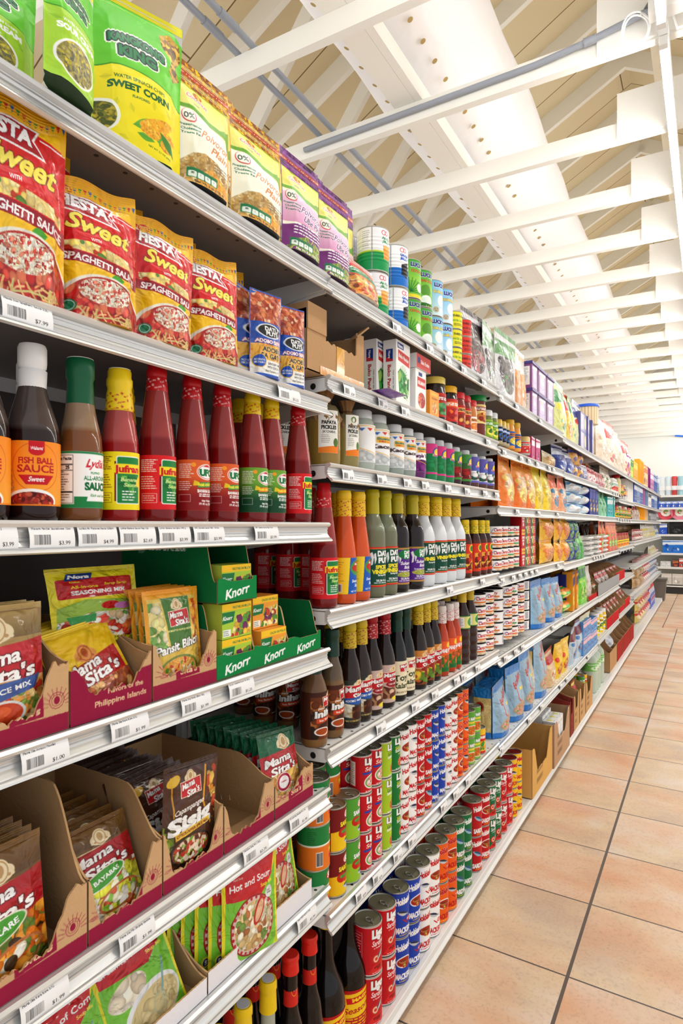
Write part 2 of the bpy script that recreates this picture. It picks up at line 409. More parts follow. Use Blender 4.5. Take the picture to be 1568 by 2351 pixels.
# rail heights above the lens, section by section
ROWS = {1: [.535, .271, .005, -.261, -.559, -.769], 2: [.530, .322, .133, -.182, -.478, -.835], 3: [.515, .305, .075, -.198, -.508, -.852],
        4: [.495, .298, .072, -.215, -.515, -.852], 5: [.495, .285, .068, -.218, -.520, -.83], 6: [.495, .24, .062, -.20, -.50, -.80], 7: [.495, .25, .062, -.18, -.44, -.76],
        10: [.495, .25, .062, -.18, -.44, -.76], 8: [.495, .25, .062, -.18, -.44, -.76], 9: [.495, .25, .062, -.18, -.44, -.76]}
SECW = {1: 'nearest section', 2: 'second section', 3: 'third section', 4: 'fourth section', 5: 'fifth section', 6: 'sixth section', 7: 'seventh section', 8: 'eighth section', 9: 'ninth section', 10: 'farthest section'}
ROWW = ['top shelf', 'second shelf from the top', 'third shelf from the top', 'fourth shelf from the top', 'fifth shelf from the top', 'sixth shelf from the top', 'bottom deck']
def sy(s_): return S1+(s_-2)*SEC
BASEZ = -1.207
for s_ in range(1, 11):
    y0 = sy(s_); SL = SEC if s_ < 10 else .6
    for r_, z in enumerate(ROWS[s_]):
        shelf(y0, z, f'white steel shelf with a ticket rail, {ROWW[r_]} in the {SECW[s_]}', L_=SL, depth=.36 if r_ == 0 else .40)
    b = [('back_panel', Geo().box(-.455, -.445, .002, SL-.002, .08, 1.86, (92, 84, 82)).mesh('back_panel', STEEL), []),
         ('upright', Geo().box(-.48, -.425, -.015, .015, 0, 1.88, (225, 225, 222)).mesh('upright', STEEL), []),
         ('base_deck', Geo().box(-.44, .001, .003, SL-.003, .062, .0695, SHW).mesh('base_deck', DECK), []),
         ('price_rail', None, []), ('kick_plate', Geo().box(-.05, -.04, .002, SL-.002, .0, .061, (50, 48, 47)).mesh('kick_plate', DULL), [])]
    kp = Geo().prism([(.002, .0705), (.014, .071), (.016, .067), (.009, .062), (.008, .05), (.011, .042), (.018, .034), (.018, .03), (.013, .028), (.002, .05)], 0, SL, (236, 235, 232))
    b[3] = ('price_rail', kp.mesh('price_rail', STEEL), [])
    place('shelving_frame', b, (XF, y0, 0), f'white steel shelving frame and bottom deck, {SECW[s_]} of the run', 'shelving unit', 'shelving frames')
# ---------------------------------------------------------------- printed artwork: painted into per-vertex colours of dense meshes
GH = 40                                            # rows per capital height in the glyph bitmaps
_gl = {}
def glyph(ch, bold):
    k = (ch, bold)
    if k in _gl: return _gl[k]
    def mk(t):
        cu = bpy.data.curves.new('t', 'FONT'); cu.body = t; cu.size = 1; cu.offset = bold; cu.resolution_u = 3
        o = bpy.data.objects.new('t', cu); me = o.to_mesh(); n = len(me.vertices)
        v = np.zeros(n*3, np.float32); me.vertices.foreach_get('co', v); v = v.reshape(-1, 3)[:, :2]
        me.calc_loop_triangles(); tr = np.zeros(len(me.loop_triangles)*3, np.int32); me.loop_triangles.foreach_get('vertices', tr)
        o.to_mesh_clear(); bpy.data.objects.remove(o); bpy.data.curves.remove(cu)
        return v, tr.reshape(-1, 3)
    if ch == ' ': _gl[k] = (None, .3); return _gl[k]
    v, t = mk(ch); v2, _ = mk(ch+ch)
    adv = float(v2[:, 0].max()-v[:, 0].max()) if len(v) else .3
    cap = .729; S = GH/cap
    Hh, Wd = int(GH*1.75), int((adv+.5)*S)+4
    m = np.zeros((Hh, Wd), bool); ox = .2
    P = np.stack([(v[:, 0]+ox)*S, (cap+.2-v[:, 1])*S], -1)   # row 0 = .2em above the capitals
    for a, b, c in t:
        A, B, C = P[a], P[b], P[c]
        x0, x1 = int(max(0, min(A[0], B[0], C[0])-1)), int(min(Wd, max(A[0], B[0], C[0])+2)); y0, y1 = int(max(0, min(A[1], B[1], C[1])-1)), int(min(Hh, max(A[1], B[1], C[1])+2))
        if x1 <= x0 or y1 <= y0: continue
        X, Y = np.meshgrid(np.arange(x0, x1)+.5, np.arange(y0, y1)+.5)
        d = (B[0]-A[0])*(C[1]-A[1])-(B[1]-A[1])*(C[0]-A[0])
        if abs(d) < 1e-9: continue
        w1 = ((X-A[0])*(C[1]-A[1])-(Y-A[1])*(C[0]-A[0]))/d; w2 = ((B[0]-A[0])*(Y-A[1])-(B[1]-A[1])*(X-A[0]))/d
        m[y0:y1, x0:x1] |= (w1 >= -.001) & (w2 >= -.001) & (w1+w2 <= 1.001)
    _gl[k] = (m, adv); return _gl[k]
_st = {}
def strmask(s, bold):
    k = (s, bold)
    if k in _st: return _st[k]
    cap = .729; S = GH/cap
    tot = sum(glyph(c, bold)[1] for c in s)
    M = np.zeros((int(GH*1.75), int((tot+.55)*S)+6), np.float32); x = 0
    for c in s:
        m, a = glyph(c, bold)
        if m is not None:
            i = int(x*S); w = min(m.shape[1], M.shape[1]-i); M[:m.shape[0], i:i+w] = np.maximum(M[:m.shape[0], i:i+w], m[:, :w])
        x += a
    _st[k] = (M, tot*S, .2*S); return _st[k]
def blur(a, n):
    n = int(n)
    if n < 1: return a
    for ax in (0, 1):
        c = np.cumsum(np.concatenate([np.repeat(np.take(a, [0], ax), n+1, ax), a, np.repeat(np.take(a, [-1], ax), n, ax)], ax), ax)
        L_ = a.shape[ax]; a = (np.take(c, range(2*n+1, 2*n+1+L_), ax)-np.take(c, range(0, L_), ax))/(2*n+1)
    return a

class Cv:
    """w,h in mm, origin at the top left, res in samples per mm"""
    def __init__(s, w, h, res, bg=(255, 255, 255)):
        s.w, s.h, s.res = w, h, res; s.nx, s.ny = max(4, int(w*res)+1), max(4, int(h*res)+1)
        s.a = np.tile(np.array(bg, np.float32)[None, None], (s.ny, s.nx, 1))
        s.X, s.Y = np.meshgrid(np.arange(s.nx)/(s.nx-1)*w, np.arange(s.ny)/(s.ny-1)*h)
    def mix(s, m, col, clip=None):
        if clip is not None: m = m*clip
        s.a += (np.asarray(col, np.float32)-s.a)*np.clip(m, 0, 1)[..., None]; return s
    def _aa(s, d): return np.clip(.5-d*s.res, 0, 1)       # d: signed distance in mm
    def rect(s, x0, y0, x1, y1, col, r=0, clip=None):
        cx, cy, hx, hy = (x0+x1)/2, (y0+y1)/2, abs(x1-x0)/2-r, abs(y1-y0)/2-r
        dx, dy = np.abs(s.X-cx)-hx, np.abs(s.Y-cy)-hy
        d = np.hypot(np.maximum(dx, 0), np.maximum(dy, 0))+np.minimum(np.maximum(dx, dy), 0)-r
        return s.mix(s._aa(d), col, clip)
    def ell(s, cx, cy, rx, ry, col, ang=0, clip=None, ret=False):
        a = math.radians(ang); x, y = s.X-cx, s.Y-cy
        u, v = x*math.cos(a)+y*math.sin(a), -x*math.sin(a)+y*math.cos(a)
        q = np.hypot(u/rx, v/ry); m = s._aa((q-1)*min(rx, ry))
        return m if ret else s.mix(m, col, clip)
    def ring(s, cx, cy, rx, ry, col, t=.8, ang=0):
        a = math.radians(ang); x, y = s.X-cx, s.Y-cy
        u, v = x*math.cos(a)+y*math.sin(a), -x*math.sin(a)+y*math.cos(a)
        q = np.hypot(u/rx, v/ry); return s.mix(s._aa(np.abs((q-1)*min(rx, ry))-t/2), col)
    def pmask(s, P):
        ins = np.zeros((s.ny, s.nx), np.float32)
        for ox, oy in ((-.25, -.25), (.25, -.25), (-.25, .25), (.25, .25)):
            X, Y = s.X+ox/s.res, s.Y+oy/s.res; c = np.zeros(X.shape, bool)
            for (xa, ya), (xb, yb) in zip(P, P[1:]+P[:1]):
                if ya == yb: continue
                c ^= ((ya > Y) != (yb > Y)) & (X < (xb-xa)*(Y-ya)/(yb-ya)+xa)
            ins += c*.25
        return ins
    def poly(s, P, col, clip=None): return s.mix(s.pmask([tuple(p) for p in P]), col, clip)
    def curve(s, pts, col, t=1, clip=None):
        d = np.full(s.X.shape, 1e9, np.float32)
        for (xa, ya), (xb, yb) in zip(pts, pts[1:]):
            L2 = (xb-xa)**2+(yb-ya)**2+1e-9; q = np.clip(((s.X-xa)*(xb-xa)+(s.Y-ya)*(yb-ya))/L2, 0, 1)
            d = np.minimum(d, np.hypot(s.X-xa-q*(xb-xa), s.Y-ya-q*(yb-ya)))
        return s.mix(s._aa(d-t/2), col, clip)
    def grad(s, y0, y1, c0, c1, x0=None, x1=None, clip=None):
        f = np.clip((s.Y-y0)/(y1-y0), 0, 1)[..., None]; col = np.array(c0)*(1-f)+np.array(c1)*f
        m = ((s.Y >= y0) & (s.Y <= y1)).astype(np.float32)
        if x0 is not None: m *= (s.X >= x0) & (s.X <= x1)
        if clip is not None: m = m*clip
        s.a += (col-s.a)*m[..., None]; return s
    def text(s, t, x, y, h, col, w=None, bold=.02, ital=0, rot=0, arc=0, out=None, outw=.6, al='c', clip=None):
        """(x,y): centre (or left end) of the capitals; h: their height; w: squeeze to this width; arc: rise of the middle"""
        for cc, ow in (((out, outw), (col, 0)) if out is not None else ((col, 0),)):
            M, tw, x0 = strmask(t, bold)
            k = GH/h; Wd = w if w else tw/k; kx = tw/Wd
            if ow:
                n = max(1, int(ow*k)); pad = n+2; M = np.pad(M, pad); B = M.copy()
                for dx, dy in ((1, 0), (-1, 0), (0, 1), (0, -1), (.7, .7), (-.7, .7), (.7, -.7), (-.7, -.7)): B = np.maximum(B, np.roll(np.roll(M, int(dx*n*max(1, kx/k)), 1), int(dy*n), 0))
                M = B
            else: pad = 0
            f = max(1, int(min(k, kx)/s.res/1.6))
            if f > 1: M = blur(M, f//2)
            X = s.X-x; Y = s.Y-y; a = math.radians(rot)
            u, v = X*math.cos(a)+Y*math.sin(a), -X*math.sin(a)+Y*math.cos(a)
            if al == 'c': uu = u+Wd/2
            else: uu = u
            if arc: v = v+arc*(1-((uu/Wd-.5)*2)**2)
            uu = uu+v*ital
            I = uu*kx+x0+pad; J = (v+h/2)*k+.2*GH/.729+pad
            ok = (I > 1) & (I < M.shape[1]-2) & (J > 1) & (J < M.shape[0]-2)
            if not ok.any(): continue
            i, j = I[ok], J[ok]; i0, j0 = i.astype(int), j.astype(int); fi, fj = i-i0, j-j0
            mm = np.zeros(s.X.shape, np.float32)
            mm[ok] = (M[j0, i0]*(1-fi)*(1-fj)+M[j0, i0+1]*fi*(1-fj)+M[j0+1, i0]*(1-fi)*fj+M[j0+1, i0+1]*fi*fj)
            s.mix(np.clip(mm*1.25, 0, 1), cc, clip)
        return s
    def lines(s, x0, y0, x1, y1, n, col, h=.5, seed=0, al='l'):      # a block of small print
        r = random.Random(seed)
        for i in range(n):
            y = y0+(y1-y0)*(i+.5)/n; x = x0; e = x1-(x1-x0)*r.uniform(0, .3)
            while x < e:
                q = r.uniform(1.2, 4)*h*1.6; s.rect(x, y-h/2, min(e, x+q), y+h/2, col); x += q+h*.8
        return s
    def bars(s, x0, y0, x1, y1, seed=0, col=(20, 20, 20)):
        r = random.Random(seed); x = x0
        while x < x1:
            q = r.choice((.25, .35, .6))*(x1-x0)/16; s.rect(x, y0, min(x+q, x1), y1, col); x += q+r.choice((.25, .4, .6))*(x1-x0)/16
        return s
    def food(s, m, pal, n=200, size=3, seed=0, long=1.5, soft=0):
        """fills the mask with overlapping morsels in the palette's colours"""
        r = random.Random(seed); ys, xs = np.where(m > .3)
        if not len(ys): return s
        x0, x1, y0, y1 = s.X[0, xs.min()], s.X[0, xs.max()], s.Y[ys.min(), 0], s.Y[ys.max(), 0]
        s.mix(m, pal[0])
        for _ in range(n):
            cx, cy, a, q, l = r.uniform(x0, x1), r.uniform(y0, y1), r.uniform(0, 180), size*r.uniform(.5, 1.2), r.uniform(1, long)
            R = q*l+1; i0, i1 = int(max(0, (cx-R)/s.w*(s.nx-1))), int(min(s.nx, (cx+R)/s.w*(s.nx-1)+2)); j0, j1 = int(max(0, (cy-R)/s.h*(s.ny-1))), int(min(s.ny, (cy+R)/s.h*(s.ny-1)+2))
            if i1 <= i0 or j1 <= j0: continue
            X, Y = s.X[j0:j1, i0:i1]-cx, s.Y[j0:j1, i0:i1]-cy; t = math.radians(a)
            u, v = X*math.cos(t)+Y*math.sin(t), -X*math.sin(t)+Y*math.cos(t); d = np.hypot(u/(q*l), v/q)
            al = np.clip((1-d)*q*s.res+.5, 0, 1)*m[j0:j1, i0:i1]
            c = np.array(r.choice(pal), float)*r.uniform(.86, 1.1)
            col = c[None, None]*(1.06-.22*np.clip(d, 0, 1)**3)[..., None]
            s.a[j0:j1, i0:i1] += (np.clip(col, 0, 255)-s.a[j0:j1, i0:i1])*al[..., None]
        return s
    def strands(s, m, pal, n=60, t=.8, seed=0, amp=8):
        r = random.Random(seed); ys, xs = np.where(m > .3); x0, x1, y0, y1 = s.X[0, xs.min()], s.X[0, xs.max()], s.Y[ys.min(), 0], s.Y[ys.max(), 0]
        for _ in range(n):
            x, y, a = r.uniform(x0, x1), r.uniform(y0, y1), r.uniform(0, 6.3); P = [(x, y)]
            for k in range(9): a += r.uniform(-.8, .8); x += amp*.35*math.cos(a); y += amp*.35*math.sin(a); P.append((x, y))
            s.curve(P, [q*r.uniform(.9, 1.05) for q in r.choice(pal)], t, clip=m)
        return s
    def star(s, cx, cy, r0, r1, n, col, a0=-90, clip=None):
        return s.poly([(cx+(r0 if i % 2 == 0 else r1)*math.cos(math.radians(a0+i*180/n)), cy+(r0 if i % 2 == 0 else r1)*math.sin(math.radians(a0+i*180/n))) for i in range(2*n)], col, clip)
    def sample(s, u, v):                           # u,v in 0..1, v down
        i = np.clip((u*(s.nx-1)).round().astype(int), 0, s.nx-1); j = np.clip((v*(s.ny-1)).round().astype(int), 0, s.ny-1)
        return s.a[j, i]

# ---------------------------------------------------------------- shapes that carry artwork (local: +x faces the aisle, y runs right, z up; metres)
def vnoise(U, V, nu, nv, seed):
    r = np.random.RandomState(seed); G = r.rand(nv+2, nu+2)
    x, y = U*nu, V*nv; i, j = np.minimum(x.astype(int), nu), np.minimum(y.astype(int), nv); fx, fy = x-i, y-j; fx = fx*fx*(3-2*fx); fy = fy*fy*(3-2*fy)
    i = np.clip(i, 0, nu); j = np.clip(j, 0, nv)
    return (G[j, i]*(1-fx)*(1-fy)+G[j, i+1]*fx*(1-fy)+G[j+1, i]*(1-fx)*fy+G[j+1, i+1]*fx*fy)-.5
_PW = {}
def pouch(cv, T=.02, stand=True, seal=.09, crimp=.0012, back=(205, 205, 200), mat=None, seed=0, wr=.003, top_in=0, shape=1.0, part='pouch_body', lean=0, sealpart='top_seal', bow=.0, topwave=0, gusset=None):
    """a stand-up or pillow pouch; the seal strip along the top is a part of its own"""
    W_, H_ = cv.w/1000, cv.h/1000
    def prof(V):
        v = np.clip((V-seal)/(1-seal), 0, 1)
        return np.sin(np.clip(v/.72, 0, 1)*math.pi/2)**.9*(1-.12*np.clip((v-.72)/.28, 0, 1)) if stand else np.sin(np.clip(v, 0, 1)*math.pi)**.55
    def f(U, V, sgn=1, wn=wr):
        e = 1-np.abs(2*U-1)**2.6
        t = T*prof(V)*np.clip(e, 0, 1)**.75
        q = prof(V)
        y = (U-.5)*W_*(1-.10*q*T/.03*(.6 if stand else .9)) + 0*V
        z = (1-V)*H_
        x = sgn*t + sgn*wn*(vnoise(U, V, 7, 10, seed)+.6*vnoise(U, V, 16, 22, seed+1))*np.minimum(1, (1-e)*1.6+.35)*(V > seal)
        edge = np.minimum(1, 6*np.minimum(U, 1-U)); x = x*edge
        x = x+bow*(1-np.minimum(1, V/.5))**2*H_*.5+sgn*np.where(V < seal, crimp*.5*np.sin(V*H_*1000*2.2), 0)*edge
        y = y*(1+.012*vnoise(V, V*0+.5, 9, 1, seed+5))
        z = z-lean*0+topwave*np.sin(U*9+seed)*np.clip(1-V*4, 0, 1)
        return x, y, z
    ns = max(2, int(seal*cv.ny)+1)
    g = Geo(); nx, ny = cv.nx, cv.ny
    def sub(img, j0, j1, sgn, geo):
        h = j1-j0
        geo.sheet(img, lambda U, V: f(U, (j0+V*(h-1))/(ny-1), sgn), flip=sgn < 0)
    bk = (max(4, nx//6), max(4, ny//6))
    body = Geo(); sub(cv.a[ns-1:], ns-1, ny, 1, body)
    j0 = (ns-1)/(ny-1)
    B = np.tile(np.array(back, float)[None, None], (bk[1], bk[0], 1))
    body.sheet(B, lambda U, V: f(U, j0+V*(1-j0), -1), flip=True)
    if stand:
        u = np.linspace(0, 1, 13); xf, yf, zf = f(u, u*0+1, 1); xb, yb, zb = f(u, u*0+1, -1)
        P = [(a, b, c) for a, b, c in zip(xf, yf, zf)]+[(a, b, c) for a, b, c in zip(xb[::-1], yb[::-1], zb[::-1])]
        body.add(P, [tuple(range(len(P)))[::-1]], gusset or back)
    parts = [(part, body.mesh(part, mat or FILM), [])]
    if seal > 0:
        sg = Geo(); sub(cv.a[:ns], 0, ns, 1, sg)
        sg.sheet(np.tile(np.array(back, float)[None, None], (max(3, ns//4), bk[0], 1)), lambda U, V: tuple(np.asarray(q)-(.0004 if k == 0 else 0) for k, q in enumerate(f(U, V*j0, -1))), flip=True)
        parts.append((sealpart, sg.mesh(sealpart, mat or FILM), []))
    _PW[id(parts)] = (W_, T)
    return parts
def boxart(front, side=None, top=None, depth=.03, col=(240, 240, 240), mat=None, part='carton', rows=None):
    W_, H_ = front.w/1000, front.h/1000; g = Geo()
    g.sheet(front.a, lambda U, V: (U*0, (U-.5)*W_, (1-V)*H_), smooth=False)
    if side is not None: g.sheet(side.a, lambda U, V: (-(1-U)*depth, U*0-W_/2, (1-V)*H_), smooth=False)
    else: g.add([(-depth, -W_/2, 0), (0, -W_/2, 0), (0, -W_/2, H_), (-depth, -W_/2, H_)], [(0, 1, 2, 3)], col)
    if top is not None: g.sheet(top.a, lambda U, V: (-(1-V)*depth, (U-.5)*W_, U*0+H_), smooth=False)
    else: g.add([(-depth, -W_/2, H_), (0, -W_/2, H_), (0, W_/2, H_), (-depth, W_/2, H_)], [(0, 1, 2, 3)], col)
    g.add([(0, W_/2, 0), (-depth, W_/2, 0), (-depth, W_/2, H_), (0, W_/2, H_)], [(0, 1, 2, 3)], col)
    g.add([(-depth, W_/2, 0), (-depth, -W_/2, 0), (-depth, -W_/2, H_), (-depth, W_/2, H_)], [(0, 1, 2, 3)], col)
    g.add([(-depth, -W_/2, 0), (-depth, W_/2, 0), (0, W_/2, 0), (0, -W_/2, 0)], [(0, 1, 2, 3)], col)
    return [(part, g.mesh(part, mat or PAPER), [])]
def wrap(cv, r, z0, a0, a1, taper=1.0, mat=None, name='label', rmod=None, off=.0004):
    """artwork wrapped round a cylinder from angle a0 to a1 (degrees, 0 = towards the aisle, + = right)"""
    H_ = cv.h/1000
    def f(U, V):
        t = np.radians(a0+(a1-a0)*U); R = (r+off)*(taper+(1-taper)*V)
        if rmod is not None: R = R+rmod(U, V)
        return R*np.cos(t), R*np.sin(t), z0+(1-V)*H_
    return Geo().sheet(cv.a, f).mesh(name, mat or PAPER)
def cutpanel(cv, fn, ztop, th=.003, inner=(176, 142, 102), n=None, mat=None, rough=0, seed=0, g=None):
    """a sheet of card: fn(u, x_off) -> (x,y) line on plan; ztop(u) torn or cut upper edge; artwork in front, plain card behind"""
    n = n or cv.nx; u = np.linspace(0, 1, n); r = np.random.RandomState(seed); zt = np.array([ztop(q) for q in u])
    if rough: k = r.rand(n)-.5; zt = zt+rough*(k+np.roll(k, 1)+np.roll(k, 2))*.5
    m = cv.ny; t = np.linspace(0, 1, m)[:, None]; Z = t*zt[None]; Uu = np.tile(u[None], (m, 1))
    H_ = cv.h/1000; C = cv.sample(Uu, np.clip(1-Z/H_, 0, 1))
    g = g or Geo()
    X, Y = fn(Uu, 0.0); V = np.stack([X, Y, Z], -1).reshape(-1, 3)
    i = (np.arange(m-1)[:, None]*n+np.arange(n-1)).ravel(); F = np.stack([i, i+1, i+n+1, i+n], -1)
    g.add(V, F, C.reshape(-1, 3))
    X2, Y2 = fn(u, th); mm = 5; t2 = np.linspace(0, 1, mm)[:, None]; Z2 = t2*zt[None]
    V2 = np.stack([np.tile(X2, (mm, 1)), np.tile(Y2, (mm, 1)), Z2], -1).reshape(-1, 3)
    i = (np.arange(mm-1)[:, None]*n+np.arange(n-1)).ravel(); F2 = np.stack([i, i+n, i+n+1, i+1], -1)
    g.add(V2, F2, inner)
    X1, Y1 = fn(u, 0.0); R_ = np.concatenate([np.stack([X1, Y1, zt], -1), np.stack([X2, Y2, zt], -1)]); i = np.arange(n-1)
    rc = np.array(inner, float)*1.12
    g.add(R_, np.stack([i, i+n, i+n+1, i+1], -1)[:, ::-1], np.clip(rc, 0, 255))
    return g

def ease(a, b, t): t = min(1, max(0, (t-a)/(b-a))); return t*t*(3-2*t)
# placing by the shelf edge: span = left/right limits along the shelf seen from the aisle
def stand_at(pl, pr, r_, back=.02):
    """centre, for something round of radius r_ standing `back` behind the rail between two sight lines"""
    X = XF-back-r_; return X, Yat((pl+pr)/2, X)
# ---------------------------------------------------------------- artwork for the nearest section
RED, DKRED, GRN, YEL, WHT, BLK, ORG, BLU = (206, 20, 30), (150, 12, 22), (18, 120, 50), (250, 220, 20), (250, 250, 248), (20, 18, 18), (240, 120, 20), (28, 60, 150)
GREENS = [(70, 140, 40), (120, 180, 60), (40, 100, 30), (180, 205, 90)]
def leaf(c, x, y, l, a, col, w=.35):
    r = math.radians(a); P = [(x+l*(t*math.cos(r))+l*w*math.sin(t*math.pi)*s_*math.sin(r), y+l*(t*math.sin(r))-l*w*math.sin(t*math.pi)*s_*math.cos(r)) for s_, ts in ((1, np.linspace(0, 1, 9)), (-1, np.linspace(1, 0, 9))) for t in ts]
    c.poly(P, col); c.curve([(x, y), (x+l*math.cos(r), y+l*math.sin(r))], tuple(q*.8 for q in col), .5)
def noodles(c, cx, cy, rx, ry, seed=1, plate=(245, 243, 235), pal=((240, 190, 90), (230, 160, 60), (250, 215, 130)), bits=((200, 60, 30), (90, 150, 50), (250, 230, 190)), t=1.0, n=70, nb=26, ang=0):
    c.ell(cx, cy, rx*1.13, ry*1.18, plate, ang); m = c.ell(cx, cy, rx, ry, WHT, ang, ret=True); c.mix(m, pal[1])
    c.strands(m, pal, n, t, seed, amp=rx*.5); r = random.Random(seed)
    for i in range(nb):
        a, q = r.uniform(0, 6.28), r.random()**.5*.85; c.ell(cx+rx*q*math.cos(a), cy+ry*q*math.sin(a), rx*.1*r.uniform(.6, 1.5), rx*.07*r.uniform(.6, 1.4), r.choice(bits), r.uniform(0, 180), clip=m)
def sitas(c, x, y, w, ital=.15, ribbon=True, rot=-6, white=WHT, red=(200, 24, 34)):
    h = w*.2
    if ribbon: c.poly([(x-w*.52, y-h*1.25), (x+w*.5, y-h*1.6), (x+w*.54, y+h*1.25), (x-w*.48, y+h*1.5)], (235, 215, 190)); c.poly([(x-w*.49, y-h*1.1), (x+w*.47, y-h*1.42), (x+w*.51, y+h*1.1), (x-w*.45, y+h*1.35)], red)
    c.text('Mama', x-w*.12, y-h*.62, h*1.05, white, w=w*.66, bold=.03, ital=ital, rot=rot, out=(90, 10, 15), outw=w*.012)
    c.text("Sita's", x+w*.12, y+h*.68, h*1.15, white, w=w*.66, bold=.03, ital=ital, rot=rot, out=(90, 10, 15), outw=w*.012)
def emblem(c, x, y, r_, a=(238, 220, 180), b=(190, 150, 95)):
    c.ell(x, y, r_*1.5, r_*.8, a); c.ell(x, y-r_*.2, r_, r_*1.1, a); c.ring(x, y-r_*.2, r_*.8, r_*.9, b, r_*.12); c.ell(x, y-r_*.25, r_*.42, r_*.55, b)
    for k in range(7): c.ell(x+(k-3)*r_*.42, y+r_*(.2+.05*abs(k-3)), r_*.2, r_*.14, b if k % 2 else a)
def A_kang(sour=False, W_=145, H_=262):
    c = Cv(W_, H_, 1.4, (96, 196, 40)); k = H_/262
    c.grad(0, 150, (86, 190, 36), (110, 208, 48))
    c.rect(0, 0, W_, 15, (236, 226, 40)); c.curve([(0, 21), (W_, 19)], (150, 215, 60), 1.2)
    for i in range(14): leaf(c, (i*37) % W_, 25+(i*53) % 105, 13, i*50, (104, 204, 56) if not sour else (120, 205, 70))
    low = (244, 226, 26) if not sour else (166, 214, 50)
    P = [(0, 140)]+[(x, 128+14*((x/W_-.35)**2)*4) for x in np.linspace(0, W_, 14)]+[(W_, H_), (0, H_)]
    c.poly([(x, y-2.2) for x, y in P], (60, 150, 30)); c.poly(P, low)
    for i in range(10): leaf(c, 10+(i*41) % W_, 150+(i*37) % 100, 14, i*70, (226, 214, 30) if not sour else (150, 204, 50), .3)
    # crumbled chips
    if not sour:
        m = c.pmask([(104, 36), (122, 24), (140, 34), (143, 60), (133, 78), (142, 96), (128, 108), (118, 96), (124, 76), (108, 56)]); c.food(m, [(196, 150, 40), (228, 190, 60), (140, 96, 30), (110, 80, 40), (220, 170, 70)], 150, 4, 3, 1.8)
    # name plate
    for t, y, w, h, arc in (('KANGKONG', 82, 88, 14, 7), ('KING', 101, 60, 17, 3)):
        c.text(t, 66, y, h, (40, 70, 60), w=w, bold=.05, arc=arc, out=(255, 255, 240), outw=5)
    for t, y, w, h, arc in (('KANGKONG', 82, 88, 14, 7), ('KING', 101, 60, 17, 3)):
        c.text(t, 66, y, h, (52, 130, 80), w=w, bold=.05, arc=arc, out=(30, 56, 52), outw=2.6)
    d = (20, 96, 44) if not sour else WHT
    c.text('WATER SPINACH CHIPS', 68, 148, 6, d, w=82, bold=.02, arc=3); c.text('SWEET CORN' if not sour else 'SOUR CREAM', 68, 162, 11.5, d, w=98, bold=.05, arc=3); c.text('FLAVORED', 68, 174, 4.2, d, w=28, arc=.5)
    if sour:
        c.ell(62, 215, 48, 40, (245, 245, 238)); m = c.ell(62, 215, 44, 36, 0, ret=True); c.food(m, [(150, 140, 60), (200, 185, 60), (100, 100, 80), (170, 160, 90)], 340, 3.2, 5, 2.2)
    else:
        c.ell(10, 212, 26, 27, (246, 246, 238)); m = c.ell(9, 213, 22, 23, 0, ret=True); c.food(m, [(120, 120, 40), (180, 160, 40), (80, 90, 30)], 120, 2.8, 5, 2.2)
        for x, y, l, w, a in ((94, 206, 30, 10, -18), (112, 218, 18, 8, 12), (84, 222, 17, 8, 10), (112, 234, 10, 12, -80)):
            leaf(c, x-l*1.3, y+l*.45, l*1.7, a, (96, 170, 50), .2); m = c.ell(x, y, l, w, 0, a, ret=True); c.food(m, [(244, 176, 40), (250, 200, 70), (232, 150, 30)], 130, 1.7, int(x), 1.2)
        leaf(c, 100, 214, 42, 48, (60, 130, 40), .16)
    c.text('NET WT. 2.1 OZ (60g)', 100, 247, 3, d, rot=12)
    return c
